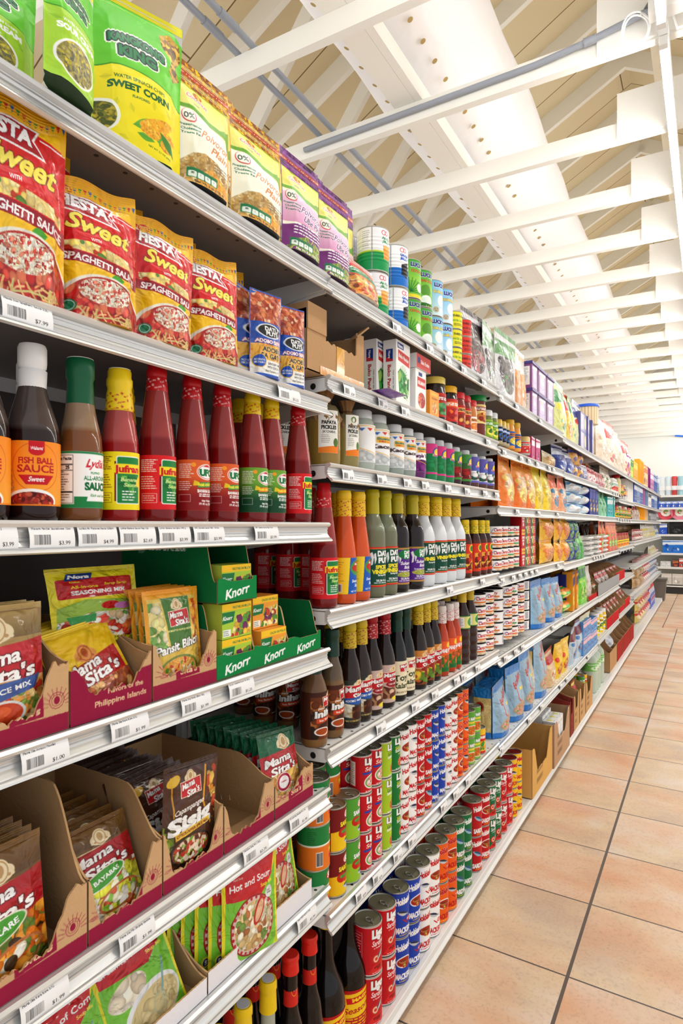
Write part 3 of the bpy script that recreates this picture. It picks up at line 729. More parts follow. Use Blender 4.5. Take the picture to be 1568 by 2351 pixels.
def A_polv(ube=False):
    c = Cv(128, 205, 1.25, (236, 232, 120)); a, b = ((226, 160, 26), (170, 90, 30)) if not ube else ((96, 30, 104), (150, 66, 160))
    c.rect(0, 0, 128, 40, a)
    m = c.pmask([(0, 0), (128, 0), (128, 40), (0, 40)])
    c.food(m, [a, b, tuple(min(255, q*1.25) for q in a), (150, 104, 70) if not ube else (60, 16, 70)], 330, 3.2, 8, 2.2)
    c.rect(0, 17, 128, 25, (206, 74, 40) if not ube else (190, 60, 50))
    for i in range(4): c.text('EXPORT QUALITY', 8+i*36, 21, 3.0, (255, 240, 200), w=27); c.star(26+i*36, 21, 1.6, .7, 5, (255, 240, 180))
    c.grad(40, 205, (238, 232, 110), (246, 244, 200)); c.rect(0, 40, 128, 43, (190, 200, 40))
    c.poly([(0, 78), (30, 76), (60, 88), (90, 88), (128, 70), (128, 118), (116, 96), (90, 98), (60, 98), (28, 84), (0, 84)], (110, 170, 50))
    c.poly([(0, 84), (28, 84), (60, 98), (90, 100), (114, 104), (120, 205), (0, 205)], (250, 248, 228))
    if ube: c.grad(90, 150, (244, 210, 226), (226, 160, 200), 0, 128, c.pmask([(0, 84), (28, 84), (60, 98), (90, 100), (114, 104), (120, 205), (0, 205)]))
    c.text('Coconut', 42, 62, 8, (236, 120, 110), w=46, bold=.03, arc=4, ital=.2, rot=8, out=WHT, outw=1); c.text('HOUSE', 38, 71, 3, (80, 90, 150), rot=8)
    c.food(c.ell(46, 51, 10, 6, 0, ret=True), [(230, 90, 50), (80, 150, 60), (240, 190, 60)], 20, 2.6, 2)
    c.ell(20, 96, 12, 12, (200, 50, 50)); c.ell(20, 95, 10.6, 11, (252, 250, 235)); c.text('0%', 20, 96, 10, (40, 60, 50), w=17, ital=.1)
    for i, t in enumerate(('Preservatives', 'Cholesterol', 'Trans Fat')): c.text(t, 22, 112+i*6.5, 4, (30, 110, 80), w=36 if i < 1 else 30)
    col = (214, 140, 60) if not ube else (120, 50, 130)
    c.text('Polvoron', 76, 122, 15, col, w=72, bold=.015, ital=.45, rot=6, arc=2, out=WHT, outw=1.6)
    c.text('Plain' if not ube else 'Ube Pinipig', 84, 140, 14, col if not ube else (90, 30, 110), w=46 if not ube else 78, bold=.02, ital=.45, rot=6, out=WHT, outw=1.6)
    if ube:
        c.poly([(0, 158), (40, 150), (80, 152), (128, 146), (128, 205), (0, 205)], (120, 44, 120))
        c.lines(20, 150, 120, 174, 4, WHT, 2.4, 4)
        m = c.pmask([(6, 205), (20, 184), (60, 170), (110, 182), (124, 205)]); c.strands(m, [(150, 180, 50), (120, 150, 40), (190, 210, 90)], 80, 2, 3, 26)
    else:
        m = c.pmask([(0, 176), (22, 158), (44, 152), (74, 156), (104, 172), (120, 205), (0, 205)]); c.food(m, [(214, 178, 110), (196, 156, 84), (232, 206, 150), (176, 134, 66)], 420, 3.6, 6, 1.9)
        m = c.pmask([(40, 184), (60, 172), (100, 186), (124, 205), (30, 205)]); c.food(m, [(236, 160, 50), (246, 186, 80)], 150, 3.6, 7, 2.0); c.lines(66, 158, 116, 172, 3, (120, 110, 100), 1.8, 3)
    c.rect(14, 182, 76, 197, (24, 120, 70)); 
    for i in range(4): c.rect(16+i*15, 187, 29+i*15, 196, (238, 246, 236), 2); c.text(('80', '1', '15', '1')[i], 22+i*15, 190, 3.4, (30, 90, 60))
    c.text('Net Wt. 6 oz. (170 g)', 60, 201, 4.4, (60, 50, 40) if not ube else WHT, w=70)
    for x0, x1 in ((0, 2), (126, 128)): c.rect(x0, 40, x1, 205, a)
    return c
def A_fiesta():
    c = Cv(118, 188, 1.4, (246, 190, 20)); c.grad(0, 30, (226, 160, 16), (250, 200, 30))
    for i in range(17): c.poly([(i*7, 15+2*math.sin(i*.7)), (i*7+5, 15+2*math.sin(i*.7)), (i*7+2.5, 22+2*math.sin(i*.7))], ((200, 40, 40), (40, 90, 180), (40, 150, 70))[i % 3])
    c.poly([(0, 24), (52, 22), (118, 38), (118, 116), (0, 104)], (214, 22, 32)); c.curve([(84, 34), (118, 40)], WHT, 1.5)
    c.poly([(0, 21), (84, 25), (76, 38), (90, 56), (0, 44)], WHT); c.poly([(0, 23), (80, 27), (73, 38), (86, 53), (0, 42)], (176, 26, 40))
    c.ell(16, 19, 11, 6.5, (196, 30, 40)); c.text('WHITE', 16, 17, 4, (250, 220, 120), w=17); c.text('KING', 16, 21.6, 3.4, (250, 220, 120), w=13)
    c.text('FIESTA', 40, 34, 15, WHT, w=66, bold=.05, ital=.05, rot=6, out=(110, 20, 40), outw=1)
    c.text('Sweet', 60, 64, 23, (250, 232, 90), w=88, bold=.03, ital=.3, rot=8, out=(120, 40, 10), outw=1.4); c.text('WITH', 50, 82, 4.5, WHT, w=15)
    m = c.pmask([(4, 88), (40, 86), (112, 100), (112, 112), (40, 102), (4, 98)]); c.food(m, [(236, 210, 130), (210, 60, 40), (240, 226, 160), (90, 140, 60), (250, 220, 110)], 60, 5, 4, 1.4)
    c.poly([(0, 98), (118, 114), (118, 130), (0, 112)], (156, 20, 40)); c.text('SPAGHETTI SAUCE', 60, 114, 9, WHT, w=106, bold=.03, rot=8.5)
    c.poly([(0, 112), (118, 130), (118, 188), (0, 188)], (248, 196, 24))
    leaf(c, 64, 132, 24, -10, (70, 160, 50), .3); leaf(c, 82, 142, 24, 35, (50, 140, 40), .3)
    c.ell(58, 174, 64, 46, (240, 236, 220)); m = c.ell(60, 176, 60, 45, 0, ret=True); c.mix(m, (180, 40, 34)); c.food(m, [(190, 30, 26), (160, 20, 20), (214, 70, 50), (230, 120, 80)], 130, 6, 9, 1.6)
    m2 = c.pmask([(10, 188), (18, 172), (100, 176), (112, 188)]); c.strands(m2, [(236, 206, 130), (226, 190, 110)], 34, 2.0, 4, 26)
    m3 = c.ell(60, 150, 38, 17, 0, ret=True); c.food(m3*(blur(np.random.RandomState(3).rand(*m3.shape), 2) > .46), [(246, 240, 220), (236, 226, 190), (220, 130, 100), (250, 246, 230)], 330, 2.1, 2, 2.4)
    c.ell(12, 172, 7.5, 8, (24, 120, 80)); c.ring(12, 172, 5.6, 6.1, WHT, .7)
    return c
def A_adobo():
    c = Cv(78, 165, 1.2, (200, 90, 50)); m = np.ones_like(c.X); c.food(m, [(190, 80, 40), (224, 130, 80), (160, 50, 30), (236, 190, 150)], 260, 5, 3, 1.8)
    c.rect(0, 0, 78, 165, (30, 90, 200), clip=(np.minimum(c.X, 78-c.X) < 1.6).astype(float)); c.rect(0, 0, 78, 2.5, (30, 90, 200))
    c.rect(2, 62, 76, 98, (30, 80, 180)); c.ell(40, 78, 30, 14, WHT); c.ell(40, 78, 27, 12, (24, 26, 30)); c.text('DATU', 44, 74, 8, WHT, w=34, bold=.04); c.text('PUTI', 44, 83, 8, WHT, w=30, bold=.04)
    c.rect(2, 98, 76, 140, (244, 186, 70)); m = c.pmask([(2, 104), (76, 98), (76, 134), (2, 134)]); c.strands(m, [(240, 170, 50), (250, 204, 110), (226, 150, 40)], 34, 3, 4, 24)
    c.rect(2, 93, 76, 104, (30, 80, 180)); c.text('ADOBO SERIES', 42, 98.5, 6.5, WHT, w=66, bold=.03, out=(200, 40, 30), outw=.8)
    c.text('ADOBO', 46, 114, 9, (60, 40, 30), w=50, bold=.03, out=(250, 226, 160), outw=.8); c.text('SA GATA', 46, 126, 9, (60, 40, 30), w=56, bold=.03, out=(250, 226, 160), outw=.8)
    c.rect(2, 134, 76, 162, (246, 244, 238)); c.rect(2, 160, 76, 165, (30, 90, 200)); c.ell(17, 137, 13, 13, (240, 190, 40)); c.ell(17, 137, 11.5, 11.5, (26, 80, 190)); c.text('ADOBONG', 17, 135, 3.4, WHT, w=19); c.text('BICOLANO', 17, 140, 3.4, WHT, w=19)
    c.text('SAVOURY MIX', 52, 140, 4, BLK, w=36); c.text('WITH COCONUT', 52, 146.5, 4, BLK, w=38); c.text('Net Content: 6.76oz', 50, 154, 3.6, BLK, w=42)
    return c
# bottle labels: canvas width is the developed arc; x = w/2 faces the aisle
def L_fish():
    c = Cv(150, 80, 1.4, (246, 146, 30)); c.grad(0, 80, (246, 140, 26), (250, 166, 50)); x = 66
    for t, y, w in (('FISH BALL', 24, 42), ('SAUCE', 34, 44)): c.text(t, x, y, 7.5 if t[0] == 'F' else 9.5, (190, 24, 30), w=w, bold=.03)
    c.ring(x, 32, 28, 30, (200, 60, 20), .5); c.rect(x-9, 0, x+9, 13, (200, 20, 34)); c.ell(x, 12, 9, 6, (200, 20, 34)); c.text('Wakami', x, 9, 4, WHT, w=14, ital=.2)
    c.poly([(x-21, 42), (x+21, 42), (x+12, 54), (x-12, 54)], (196, 16, 30)); c.text('Sweet', x, 47, 6, WHT, w=18, ital=.3)
    for i in range(7): c.ell(x-41+i*1.2, 14+i*7.2, 8.5, 4.6, (214, 140, 60), 12); c.ell(x-42+i*1.2, 13+i*7.2, 6.5, 2.6, (244, 196, 110), 12)
    c.ell(x-6, 74, 30, 15, WHT); c.food(c.ell(x-6, 75, 27, 12, 0, ret=True), [(120, 20, 16), (90, 12, 12), (170, 40, 30), (210, 90, 60)], 90, 3, 4); c.rect(0, 78, 150, 80, (240, 130, 20)); return c
def L_lydia():
    c = Cv(140, 75, 1.3, (250, 250, 248)); c.rect(0, 0, 140, 3, (30, 130, 70)); c.rect(0, 60, 140, 75, (24, 130, 66))
    c.poly([(62, 75), (66, 60), (62, 40), (140, 40), (140, 75)], (250, 250, 248)); c.rect(0, 66, 140, 75, (24, 130, 66)); x = 78
    c.text("Lydia's", x+6, 15, 11, (214, 40, 60), w=38, ital=.4, bold=.03); c.text('FILIPINO', x, 28, 3, (24, 130, 66)); c.text('ALL-AROUND', x+4, 35, 5.5, (24, 130, 66), w=42, bold=.03); c.text('SAUCE', x+4, 46, 10, (20, 110, 56), w=40, bold=.06); c.text('Rich and tangy', x+8, 58, 4, (90, 150, 80), ital=.3)
    c.rect(3, 4, 48, 70, (250, 250, 250)); c.rect(5, 5, 47, 69, (30, 30, 30)); c.rect(5.6, 5.6, 46.4, 68.4, WHT); c.text('Nutrition Facts', 26, 9.5, 4.4, BLK, w=38, bold=.03)
    c.rect(6, 17, 46, 18.5, BLK); c.text('Calories', 18, 21.5, 3.2, BLK); c.text('25', 39, 21.5, 4.4, BLK, bold=.04); c.rect(6, 25, 46, 26, BLK); c.lines(8, 26, 44, 52, 8, (60, 60, 60), 1.0, 2); c.rect(6, 53, 46, 55, BLK); c.lines(8, 56, 44, 66, 3, (60, 60, 60), 1.0, 3); return c
def L_jufran(bg=(222, 26, 34), ink=WHT, box=(28, 130, 60), name='Jufran', L_=True):
    c = Cv(150, 82, 1.3, bg); x = 86
    c.lines(30, 6, 60, 26, 7, ink, 1.3, 1); c.lines(30, 31, 60, 52, 6, ink, 1.2, 2); c.rect(32, 58, 58, 72, ink); c.rect(32.6, 58.6, 57.4, 71.4, bg); c.lines(34, 60, 56, 70, 3, ink, 1.0, 3); c.bars(62, 14, 66, 70, 1, (90, 8, 10))
    c.rect(x-21, 6, x+23, 74, WHT, 3); c.rect(x-19.6, 7.4, x+21.6, 72.6, box, 2.5); c.food(c.pmask([(x-19, 34), (x+21, 34), (x+21, 60), (x-19, 60)]), [(60, 150, 60), (100, 180, 80), box], 40, 8, 4)
    c.rect(x-24, 17, x+25, 31, (250, 224, 40), 2); c.text(name, x, 24, 9.5, (206, 26, 34), w=44, bold=.05)
    c.text('Banana', x+1, 39, 5.4, (214, 236, 150), w=30, ital=.25, bold=.02); c.text('Sauce', x+3, 46.5, 5.4, (214, 236, 150), w=24, ital=.25, bold=.02); c.ell(x+20, 42, 5, 8, (250, 214, 60), 30); c.lines(x-12, 54, x+16, 70, 4, WHT, 1.6, 4)
    return c
def L_ufc(g=False):
    a, b = ((226, 96, 40), (140, 22, 26)) if not g else ((110, 168, 50), (16, 70, 40)); c = Cv(140, 82, 1.3, a); c.grad(26, 60, a, b); c.rect(0, 60, 140, 82, b); x = 80
    c.lines(30, 6, 56, 30, 8, WHT, 1.2, 5); c.lines(30, 34, 54, 50, 5, WHT, 1.1, 6); c.rect(30, 56, 50, 68, WHT); c.rect(30.5, 56.5, 49.5, 67.5, b)
    c.ell(x, 19, 20, 13, (250, 250, 250)); c.ring(x, 19, 18, 11, (200, 40, 40), .8); c.text('UFC', x, 20, 10.5, (20, 120, 60), w=30, bold=.07, out=WHT, outw=.7); c.poly([(x-9, 11), (x, 7), (x+9, 11)], (200, 30, 40)); c.ell(x-25, 8, 4, 3.5, (250, 160, 40))
    c.poly([(x-20, 37), (x+20, 34), (x+22, 42), (x-18, 45)], (30, 150, 70) if not g else (236, 120, 30)); c.poly([(x-24, 33), (x-16, 36), (x-14, 41), (x-26, 42)], (230, 200, 30)); c.text('TAMIS ANGHANG', x, 39.5, 4.6, (250, 230, 60), w=36, bold=.04, rot=-4)
    c.text('BANANA SAUCE', x, 50, 5, WHT, w=38, bold=.04); c.lines(x-16, 54, x+18, 60, 2, WHT, 1.8, 7); c.text('Net Weight', x, 66, 3.4, WHT); c.text('19.40 oz (550g)', x, 71, 3.6, WHT, w=34); return c
# seasoning pouches and trays
def A_pk_annatto():
    c = Cv(100, 160, 1.4, (170, 140, 84)); c.grad(0, 40, (190, 160, 100), (120, 96, 50)); emblem(c, 34, 32, 16); c.rect(0, 52, 100, 54, (230, 210, 160))
    c.poly([(0, 52), (100, 44), (100, 92), (0, 96)], (186, 20, 34)); c.text('Mama', 30, 64, 17, WHT, w=70, bold=.03, ital=.2, rot=-6, out=(100, 10, 20), outw=1.4); c.text("Sita's", 46, 84, 18, WHT, w=80, bold=.03, ital=.2, rot=-6, out=(100, 10, 20), outw=1.4)
    c.grad(92, 160, (220, 170, 110), (236, 190, 120)); c.food(c.pmask([(0, 108), (100, 96), (100, 160), (0, 160)]), [(230, 160, 70), (210, 60, 30), (240, 210, 140), (120, 150, 60)], 170, 6, 3, 1.5)
    c.poly([(0, 96), (94, 90), (84, 106), (30, 116), (0, 114)], (60, 90, 160)); c.text('SAUCE MIX', 44, 103, 6.5, WHT, w=66, rot=-7, bold=.02)
    c.ell(40, 132, 30, 17, (220, 224, 226)); c.ell(40, 132, 26, 14, (196, 60, 24)); c.ell(34, 128, 16, 7, (220, 90, 40)); return c
def A_mustard():
    c = Cv(110, 100, 1.3, (244, 200, 30)); c.grad(0, 30, (250, 214, 50), (240, 190, 20)); c.rect(0, 10, 110, 11, (220, 170, 16)); c.poly([(12, 58), (104, 40), (106, 74), (20, 84)], (186, 22, 30)); emblem(c, 54, 42, 11, (226, 150, 70), (190, 80, 30))
    c.text('Mama', 44, 56, 14, WHT, w=56, bold=.03, ital=.25, rot=-10, out=(110, 10, 20), outw=1.2); c.text("Sita's", 68, 68, 15, WHT, w=62, bold=.03, ital=.25, rot=-10, out=(110, 10, 20), outw=1.2); c.food(c.pmask([(20, 84), (110, 74), (110, 100), (20, 100)]), [(150, 60, 30), (190, 100, 50), (220, 170, 100)], 60, 5, 4); return c
def A_nora(kind='mix'):
    c = Cv(150, 175, 1.3, (236, 222, 30)); c.rect(0, 0, 150, 12, (226, 210, 60))
    if kind == 'mix':
        c.rect(12, 26, 140, 70, (196, 26, 32), 4); c.rect(110, 30, 138, 66, (220, 60, 50), 4); c.poly([(30, 14), (72, 14), (66, 28), (24, 30)], (24, 60, 140)); c.text('Nora', 48, 21.5, 7.5, WHT, w=34, bold=.05, ital=.3); c.text('Kitchen', 40, 33, 4, (240, 220, 40))
        c.text('All-in-one', 54, 45, 7, (250, 226, 40), w=44, bold=.02); c.text('Sarap Sarap', 108, 42, 6, (250, 226, 40), w=42, ital=.2); c.text('SEASONING MIX', 77, 58, 9, WHT, w=92, bold=.04)
        c.poly([(10, 88), (50, 74), (140, 82), (148, 150), (6, 140)], (150, 190, 60)); c.food(c.pmask([(8, 120), (60, 104), (148, 110), (150, 170), (4, 150)]), [(244, 240, 226), (230, 120, 60), (90, 170, 70), (246, 220, 170), (220, 60, 40), (250, 245, 230)], 190, 7, 5, 2.6)
        c.ell(92, 92, 16, 9, (196, 20, 24)); c.ell(114, 96, 16, 8, (196, 120, 190)); c.poly([(20, 110), (66, 108), (64, 124), (24, 126)], (40, 150, 70)); c.text('Net Wt. 2.65 oz (75g)', 100, 166, 4, BLK)
        return c
    c.poly([(8, 0), (142, 0), (132, 44), (92, 74), (10, 66)], (204, 24, 34)); c.poly([(8, 62), (96, 70), (132, 42), (144, 20), (146, 175), (8, 175)], (120, 200, 50))
    t = {'hot': ('Hot and Sour', ), 'cream': ('Cream of Mushroom',), 'corn': ('Cream of Corn',)}[kind][0]
    c.poly([(14, 6), (46, 6), (42, 18), (12, 20)], (24, 60, 140)); c.text('Nora', 28, 12, 6, WHT, w=24, bold=.05, ital=.3); c.text(t, 72 if kind != 'cream' else 74, 38, 12, WHT, w=110 if kind == 'hot' else 126, bold=.02, ital=.1, rot=-3); c.text('Soup Mix', 116, 52, 6.5, (250, 226, 60), w=36, rot=-3, bold=.02); c.text('Nutri Soup', 40, 26, 4, (230, 170, 150))
    if kind == 'hot':
        c.ell(78, 118, 60, 54, (150, 22, 24)); c.ell(78, 118, 57, 51, (220, 190, 180)); 
        for k in range(26): a = k/26*6.28; c.ell(78+55*math.cos(a), 118+49*math.sin(a), 3.2, 3.2, (180, 30, 30))
        m = c.ell(78, 118, 50, 44, 0, ret=True); c.food(m, [(230, 200, 140), (240, 226, 190), (216, 176, 110), (250, 244, 220), (180, 110, 60), (120, 160, 70)], 190, 7, 6, 1.8); c.ell(92, 96, 12, 26, (196, 30, 30), 25); c.ell(93, 96, 8, 21, (240, 190, 150), 25)
        c.ell(26, 160, 10, 10, (240, 226, 60)); c.ell(26, 160, 7, 7, (24, 50, 130)); c.text('5', 26, 160, 8, WHT, bold=.05); c.ell(122, 70, 11, 11, (230, 226, 226)); c.text('Add', 122, 67, 3.4, (110, 110, 120)); c.text('One Egg', 122, 72, 3, (110, 110, 120))
    else:
        m = c.ell(50, 92, 36, 22, 0, -15, ret=True)
        c.food(m, [(236, 222, 196), (246, 236, 214), (226, 206, 176)] if kind == 'cream' else [(246, 200, 60), (250, 214, 90), (236, 180, 40)], 60 if kind == 'cream' else 240, 12 if kind == 'cream' else 3.2, 6, 1.2)
        c.ell(88, 138, 58, 38, (244, 244, 246), -14); c.ell(90, 141, 52, 32, (222, 200, 140), -14); c.food(c.ell(90, 141, 48, 28, 0, -14, ret=True), [(222, 200, 140), (232, 212, 156), (216, 192, 130)], 30, 9, 3)
        c.curve([(122, 76), (112, 112), (100, 138)], (130, 170, 170), 4); c.ell(96, 142, 12, 17, (190, 190, 150), 20); c.ell(95, 142, 9, 13, (214, 196, 140), 20)
    return c
def A_pansit():
    c = Cv(125, 158, 1.35, (238, 166, 40)); c.grad(0, 14, (236, 150, 30), (246, 176, 50)); c.rect(8, 14, 117, 150, (226, 196, 90)); c.food(c.pmask([(8, 20), (32, 20), (40, 100), (8, 110)]), [(240, 226, 150), (120, 170, 80), (250, 240, 200)], 40, 7, 3); c.food(c.pmask([(98, 20), (117, 20), (117, 120), (98, 110)]), [(240, 170, 60), (210, 80, 30), (250, 220, 130)], 40, 7, 5)
    c.poly([(34, 14), (98, 14), (92, 98), (44, 98)], (70, 120, 44)); emblem(c, 66, 28, 9); sitas(c, 68, 48, 46); c.text('HOMESTYLE FILIPINO RECIPES', 68, 68, 3, (240, 230, 150), w=58); c.text('Pansit Bihon', 66, 92, 14, WHT, w=104, bold=.035, ital=.15, rot=-7, out=(60, 60, 20), outw=1.2)
    c.poly([(16, 106), (110, 96), (112, 112), (16, 120)], (226, 190, 80)); noodles(c, 64, 132, 40, 20, 4, (120, 140, 60)); return c
def A_sisig():
    c = Cv(125, 168, 1.35, (74, 38, 22)); c.rect(0, 0, 125, 12, (60, 30, 18)); c.curve([(14, 18), (22, 100)], (210, 150, 40), 2.4); c.curve([(92, 14), (84, 70), (106, 110)], (226, 160, 30), 4); c.food(c.pmask([(96, 16), (122, 16), (122, 110), (104, 100), (92, 66)]), [(50, 24, 14), (220, 130, 30), (190, 60, 20), (236, 190, 80), (90, 30, 16)], 70, 8, 3); c.food(c.pmask([(2, 90), (20, 100), (26, 150), (2, 150)]), [(120, 150, 40), (60, 40, 20), (200, 190, 60)], 30, 6, 4)
    c.ell(20, 24, 14, 8, (226, 180, 40), -20); emblem(c, 56, 24, 9); sitas(c, 56, 40, 46, rot=-10); c.text('Capampangan', 54, 70, 8.5, WHT, w=66, ital=.3, rot=-8, bold=.01); c.text('Sisig', 58, 90, 25, WHT, w=94, bold=.05, ital=.12, rot=-8, out=(40, 16, 8), outw=1.6)
    c.poly([(24, 108), (100, 96), (100, 105), (26, 118)], (236, 190, 60)); c.text('CITRUS-PEPPER SPICE MIX', 62, 107, 4.6, (110, 20, 16), w=70, rot=-8); noodles(c, 62, 138, 42, 21, 7, (40, 24, 16), ((150, 80, 40), (120, 60, 30), (190, 120, 70)), ((236, 214, 190), (200, 50, 30), (120, 170, 50), (240, 226, 200), (90, 40, 20)), 1, 6, 150); return c
def A_lump():
    c = Cv(125, 158, 1.2, (22, 96, 60)); c.grad(0, 40, (16, 84, 52), (30, 110, 70)); emblem(c, 76, 30, 16); c.poly([(0, 50), (125, 40), (125, 90), (0, 100)], (190, 22, 34)); c.text('Mama', 52, 62, 17, WHT, w=84, bold=.03, ital=.2, rot=-6, out=(100, 10, 20), outw=1.4); c.text("Sita's", 68, 82, 18, WHT, w=90, bold=.03, ital=.2, rot=-6, out=(100, 10, 20), outw=1.4)
    c.food(c.pmask([(0, 96), (125, 86), (125, 158), (0, 158)]), [(240, 190, 100), (250, 226, 170), (226, 150, 60), (250, 240, 220)], 90, 11, 3, 1.8); c.ell(60, 112, 24, 20, WHT); c.ring(60, 112, 20, 16, (176, 24, 60), 5); c.text('Lumpiang', 60, 110, 4, (176, 24, 60)); return c
def A_kare(green=True, sub='KARE-KARE', fs=((226, 120, 20), (200, 80, 16), (60, 40, 20), (240, 160, 50), (90, 120, 40)), seed=4):
    c = Cv(125, 165, 1.35, (110, 76, 34)); c.grad(0, 40, (130, 92, 44), (90, 60, 26)); c.rect(0, 44, 125, 46, (226, 206, 160)); c.poly([(0, 48), (125, 42), (125, 88), (0, 94)], (176, 18, 30))
    c.text('Mama', 44, 58, 16, WHT, w=78, bold=.03, ital=.2, rot=-6, out=(100, 10, 20), outw=1.4); c.text("Sita's", 66, 79, 18, WHT, w=88, bold=.03, ital=.2, rot=-6, out=(100, 10, 20), outw=1.4); emblem(c, 66, 32, 13)
    c.food(c.pmask([(0, 94), (125, 88), (125, 165), (0, 165)]), list(fs), 150, 8, seed, 2); c.ell(50, 98, 46, 15, (240, 236, 220), -12); c.ell(50, 98, 43, 13, (70, 160, 50), -12); c.text(sub, 50, 98, 7.5, WHT, w=68, bold=.03, rot=-12)
    c.ell(76, 138, 42, 20, (190, 110, 60), -10); c.food(c.ell(76, 138, 37, 16, 0, -10, ret=True), list(fs)+[(250, 240, 220)], 50, 7, seed+2); return c
def A_tray(front=True, w=140, h=110, name="Mama Sita's", seed=2):
    KR, MG = (206, 166, 122), (150, 30, 62); c = Cv(w, h, 1.2, KR); r = random.Random(seed)
    c.rect(0, h-22, w, h, MG)
    for cx, n_ in ((w*.2, 9), (w*.86, 11)):
        for k in range(n_): a = math.pi+k/(n_-1)*math.pi; c.curve([(cx+12*math.cos(a), h-34+12*math.sin(a)), (cx+22*math.cos(a), h-34+22*math.sin(a))], MG, .7)
    c.ring(w*.86, h-40, 10, 10, MG, .8); c.ring(w*.86, h-40, 7, 7, MG, .6); c.ell(w*.86, h-40, 4, 5, MG); c.ell(w*.2, h-36, 9, 3.4, MG, 10); c.ell(w*.2, h-36, 7.6, 2.2, KR, 10)
    for k in range(12): x = r.uniform(0, w*.4); y = h-30-r.uniform(0, 6); c.curve([(x, y), (x+r.uniform(5, 14), y-r.uniform(-2, 3))], MG, .6)
    c.poly([(w*.33, h-52), (w*.7, h-56), (w*.71, h-24), (w*.34, h-22)], MG); c.text('Mama', w*.48, h-45, 9, (226, 190, 150), w=w*.26, bold=.03, ital=.15); c.text("Sita's", w*.54, h-33, 9, (226, 190, 150), w=w*.27, bold=.03, ital=.15)
    return c
def A_tray2():
    c = Cv(140, 80, 1.2, (148, 28, 62)); c.poly([(0, 0), (24, 0), (60, 30), (140, 24), (140, 0)], (206, 166, 122)); c.text('Flavors of the', 92, 46, 7, (226, 190, 150), w=64, bold=.02); c.text('Philippine Islands', 84, 60, 8, (226, 190, 150), w=92, bold=.02); return c
def A_knorr(h=118, tray=True):
    c = Cv(96, h, 1.2, (18, 132, 66)); c.text('Knorr', 48, h-15, 15, WHT, w=58, bold=.03, ital=.3, rot=-8)
    if tray: return c
def A_cube(org=False):
    c = Cv(70, 60, 1.1, (170, 206, 60) if not org else (244, 160, 50)); c.rect(0, 0, 70, 12, (250, 200, 30)); c.poly([(0, 14), (30, 14), (26, 32), (0, 34)], (20, 120, 60)); c.text('Knorr', 13, 24, 6.5, WHT, w=22, ital=.3, bold=.03); c.text('VEGETABLE BOUILLON' if not org else 'CALDO DE POLLO', 46, 7, 4, (30, 110, 50), w=44); c.food(c.pmask([(34, 22), (68, 18), (68, 56), (20, 58)]), [(240, 190, 60), (200, 60, 40), (90, 150, 50), (110, 40, 90), (244, 226, 160)], 50, 5.5, 3 if org else 5, 1.6); c.rect(2, 44, 20, 56, WHT); c.lines(3, 45, 19, 55, 3, (40, 90, 50), 1, 2); return c
# ---------------------------------------------------------------- nearest section: pouches, bottles, trays
def flatpos(pl, pr, pt, z, a=0, back=.02, hfix=None):
    """bottom centre, width and height of an upright face turned `a` degrees towards the near end"""
    A = math.radians(a); XR = XF-back; YR = Yat(pr, XR); t = math.tan(math.radians(YAW)-math.atan((pl-784)/FPX))
    w = (t*YR+XR)/(math.sin(A)+t*math.cos(A)); X, Y = XR-w/2*math.sin(A), YR-w/2*math.cos(A)
    h = hfix or (HORY-pt)*dep(X, Y)/FPX-z
    return X, Y, w, h
def flat(name, proto, cw, ch, pl, pr, pt, z, lab, cat, grp=None, a=0, back=.02, tilt=0, roll=0, hfix=None, dx=0, dz=.001):
    X, Y, w, h = flatpos(pl, pr, pt, z, a, back-.004 if back < .03 else back+.012, hfix)
    s_ = w/cw
    return place(name, proto, (X+dx, Y, CAMH+z+dz), lab, cat, grp, rot=(math.radians(roll), -math.radians(tilt), -math.radians(a)), scale=(min(s_, 1.15), s_, h/ch))
def cylpos(pr, r_, back=.02):
    X = XF-back-r_; Y = Yat(pr, X)
    for _ in range(6): Y = Yat(pr-r_*ppm(X, Y)*1.02, X)
    return X, Y
def upright(name, proto, r_, pr, z, lab, cat, grp=None, back=.02, sc=1, sz=None, rot=0, dz=.001):
    X, Y = cylpos(pr, r_*sc, back)
    return place(name, proto, (X, Y, CAMH+z+dz), lab, cat, grp, rot=(0, 0, math.radians(rot)), scale=(sc, sc, sz or sc))
SH = {i+1: v for i, v in enumerate(ROWS[1])}     # 1 = top shelf

# -- top shelf
KANG = pouch(A_kang(), .027, seal=.06, back=(190, 190, 186), seed=3, mat=MATTE_FILM, gusset=(30, 60, 20), wr=.0025)
KSOUR = pouch(A_kang(True), .03, seal=.06, back=(200, 200, 198), seed=8, mat=MATTE_FILM, gusset=(30, 60, 20), wr=.003)
flat('snack_pouch', KANG, .145, .262, 205, 418, 16, SH[1], 'green and yellow sweet corn water spinach chips pouch standing on the top shelf', 'snack pouch', a=20, back=.012)
flat('snack_pouch', KSOUR, .145, .262, 96, 214, -80, SH[1], 'green sour cream chips pouch turned sideways beside the sweet corn one', 'snack pouch', a=-18, back=.012)
flat('snack_pouch', KSOUR, .145, .262, -150, 84, -90, SH[1], 'green sour cream chips pouch cut by the picture edge, on the top shelf', 'snack pouch', a=12, back=.03)
PLV = pouch(A_polv(), .024, seal=.2, seed=5, mat=MATTE_FILM, back=(220, 200, 120), gusset=(30, 28, 26), bow=-.04)
PLU = pouch(A_polv(True), .024, seal=.2, seed=6, mat=MATTE_FILM, back=(150, 80, 150), gusset=(60, 30, 60), bow=-.04)
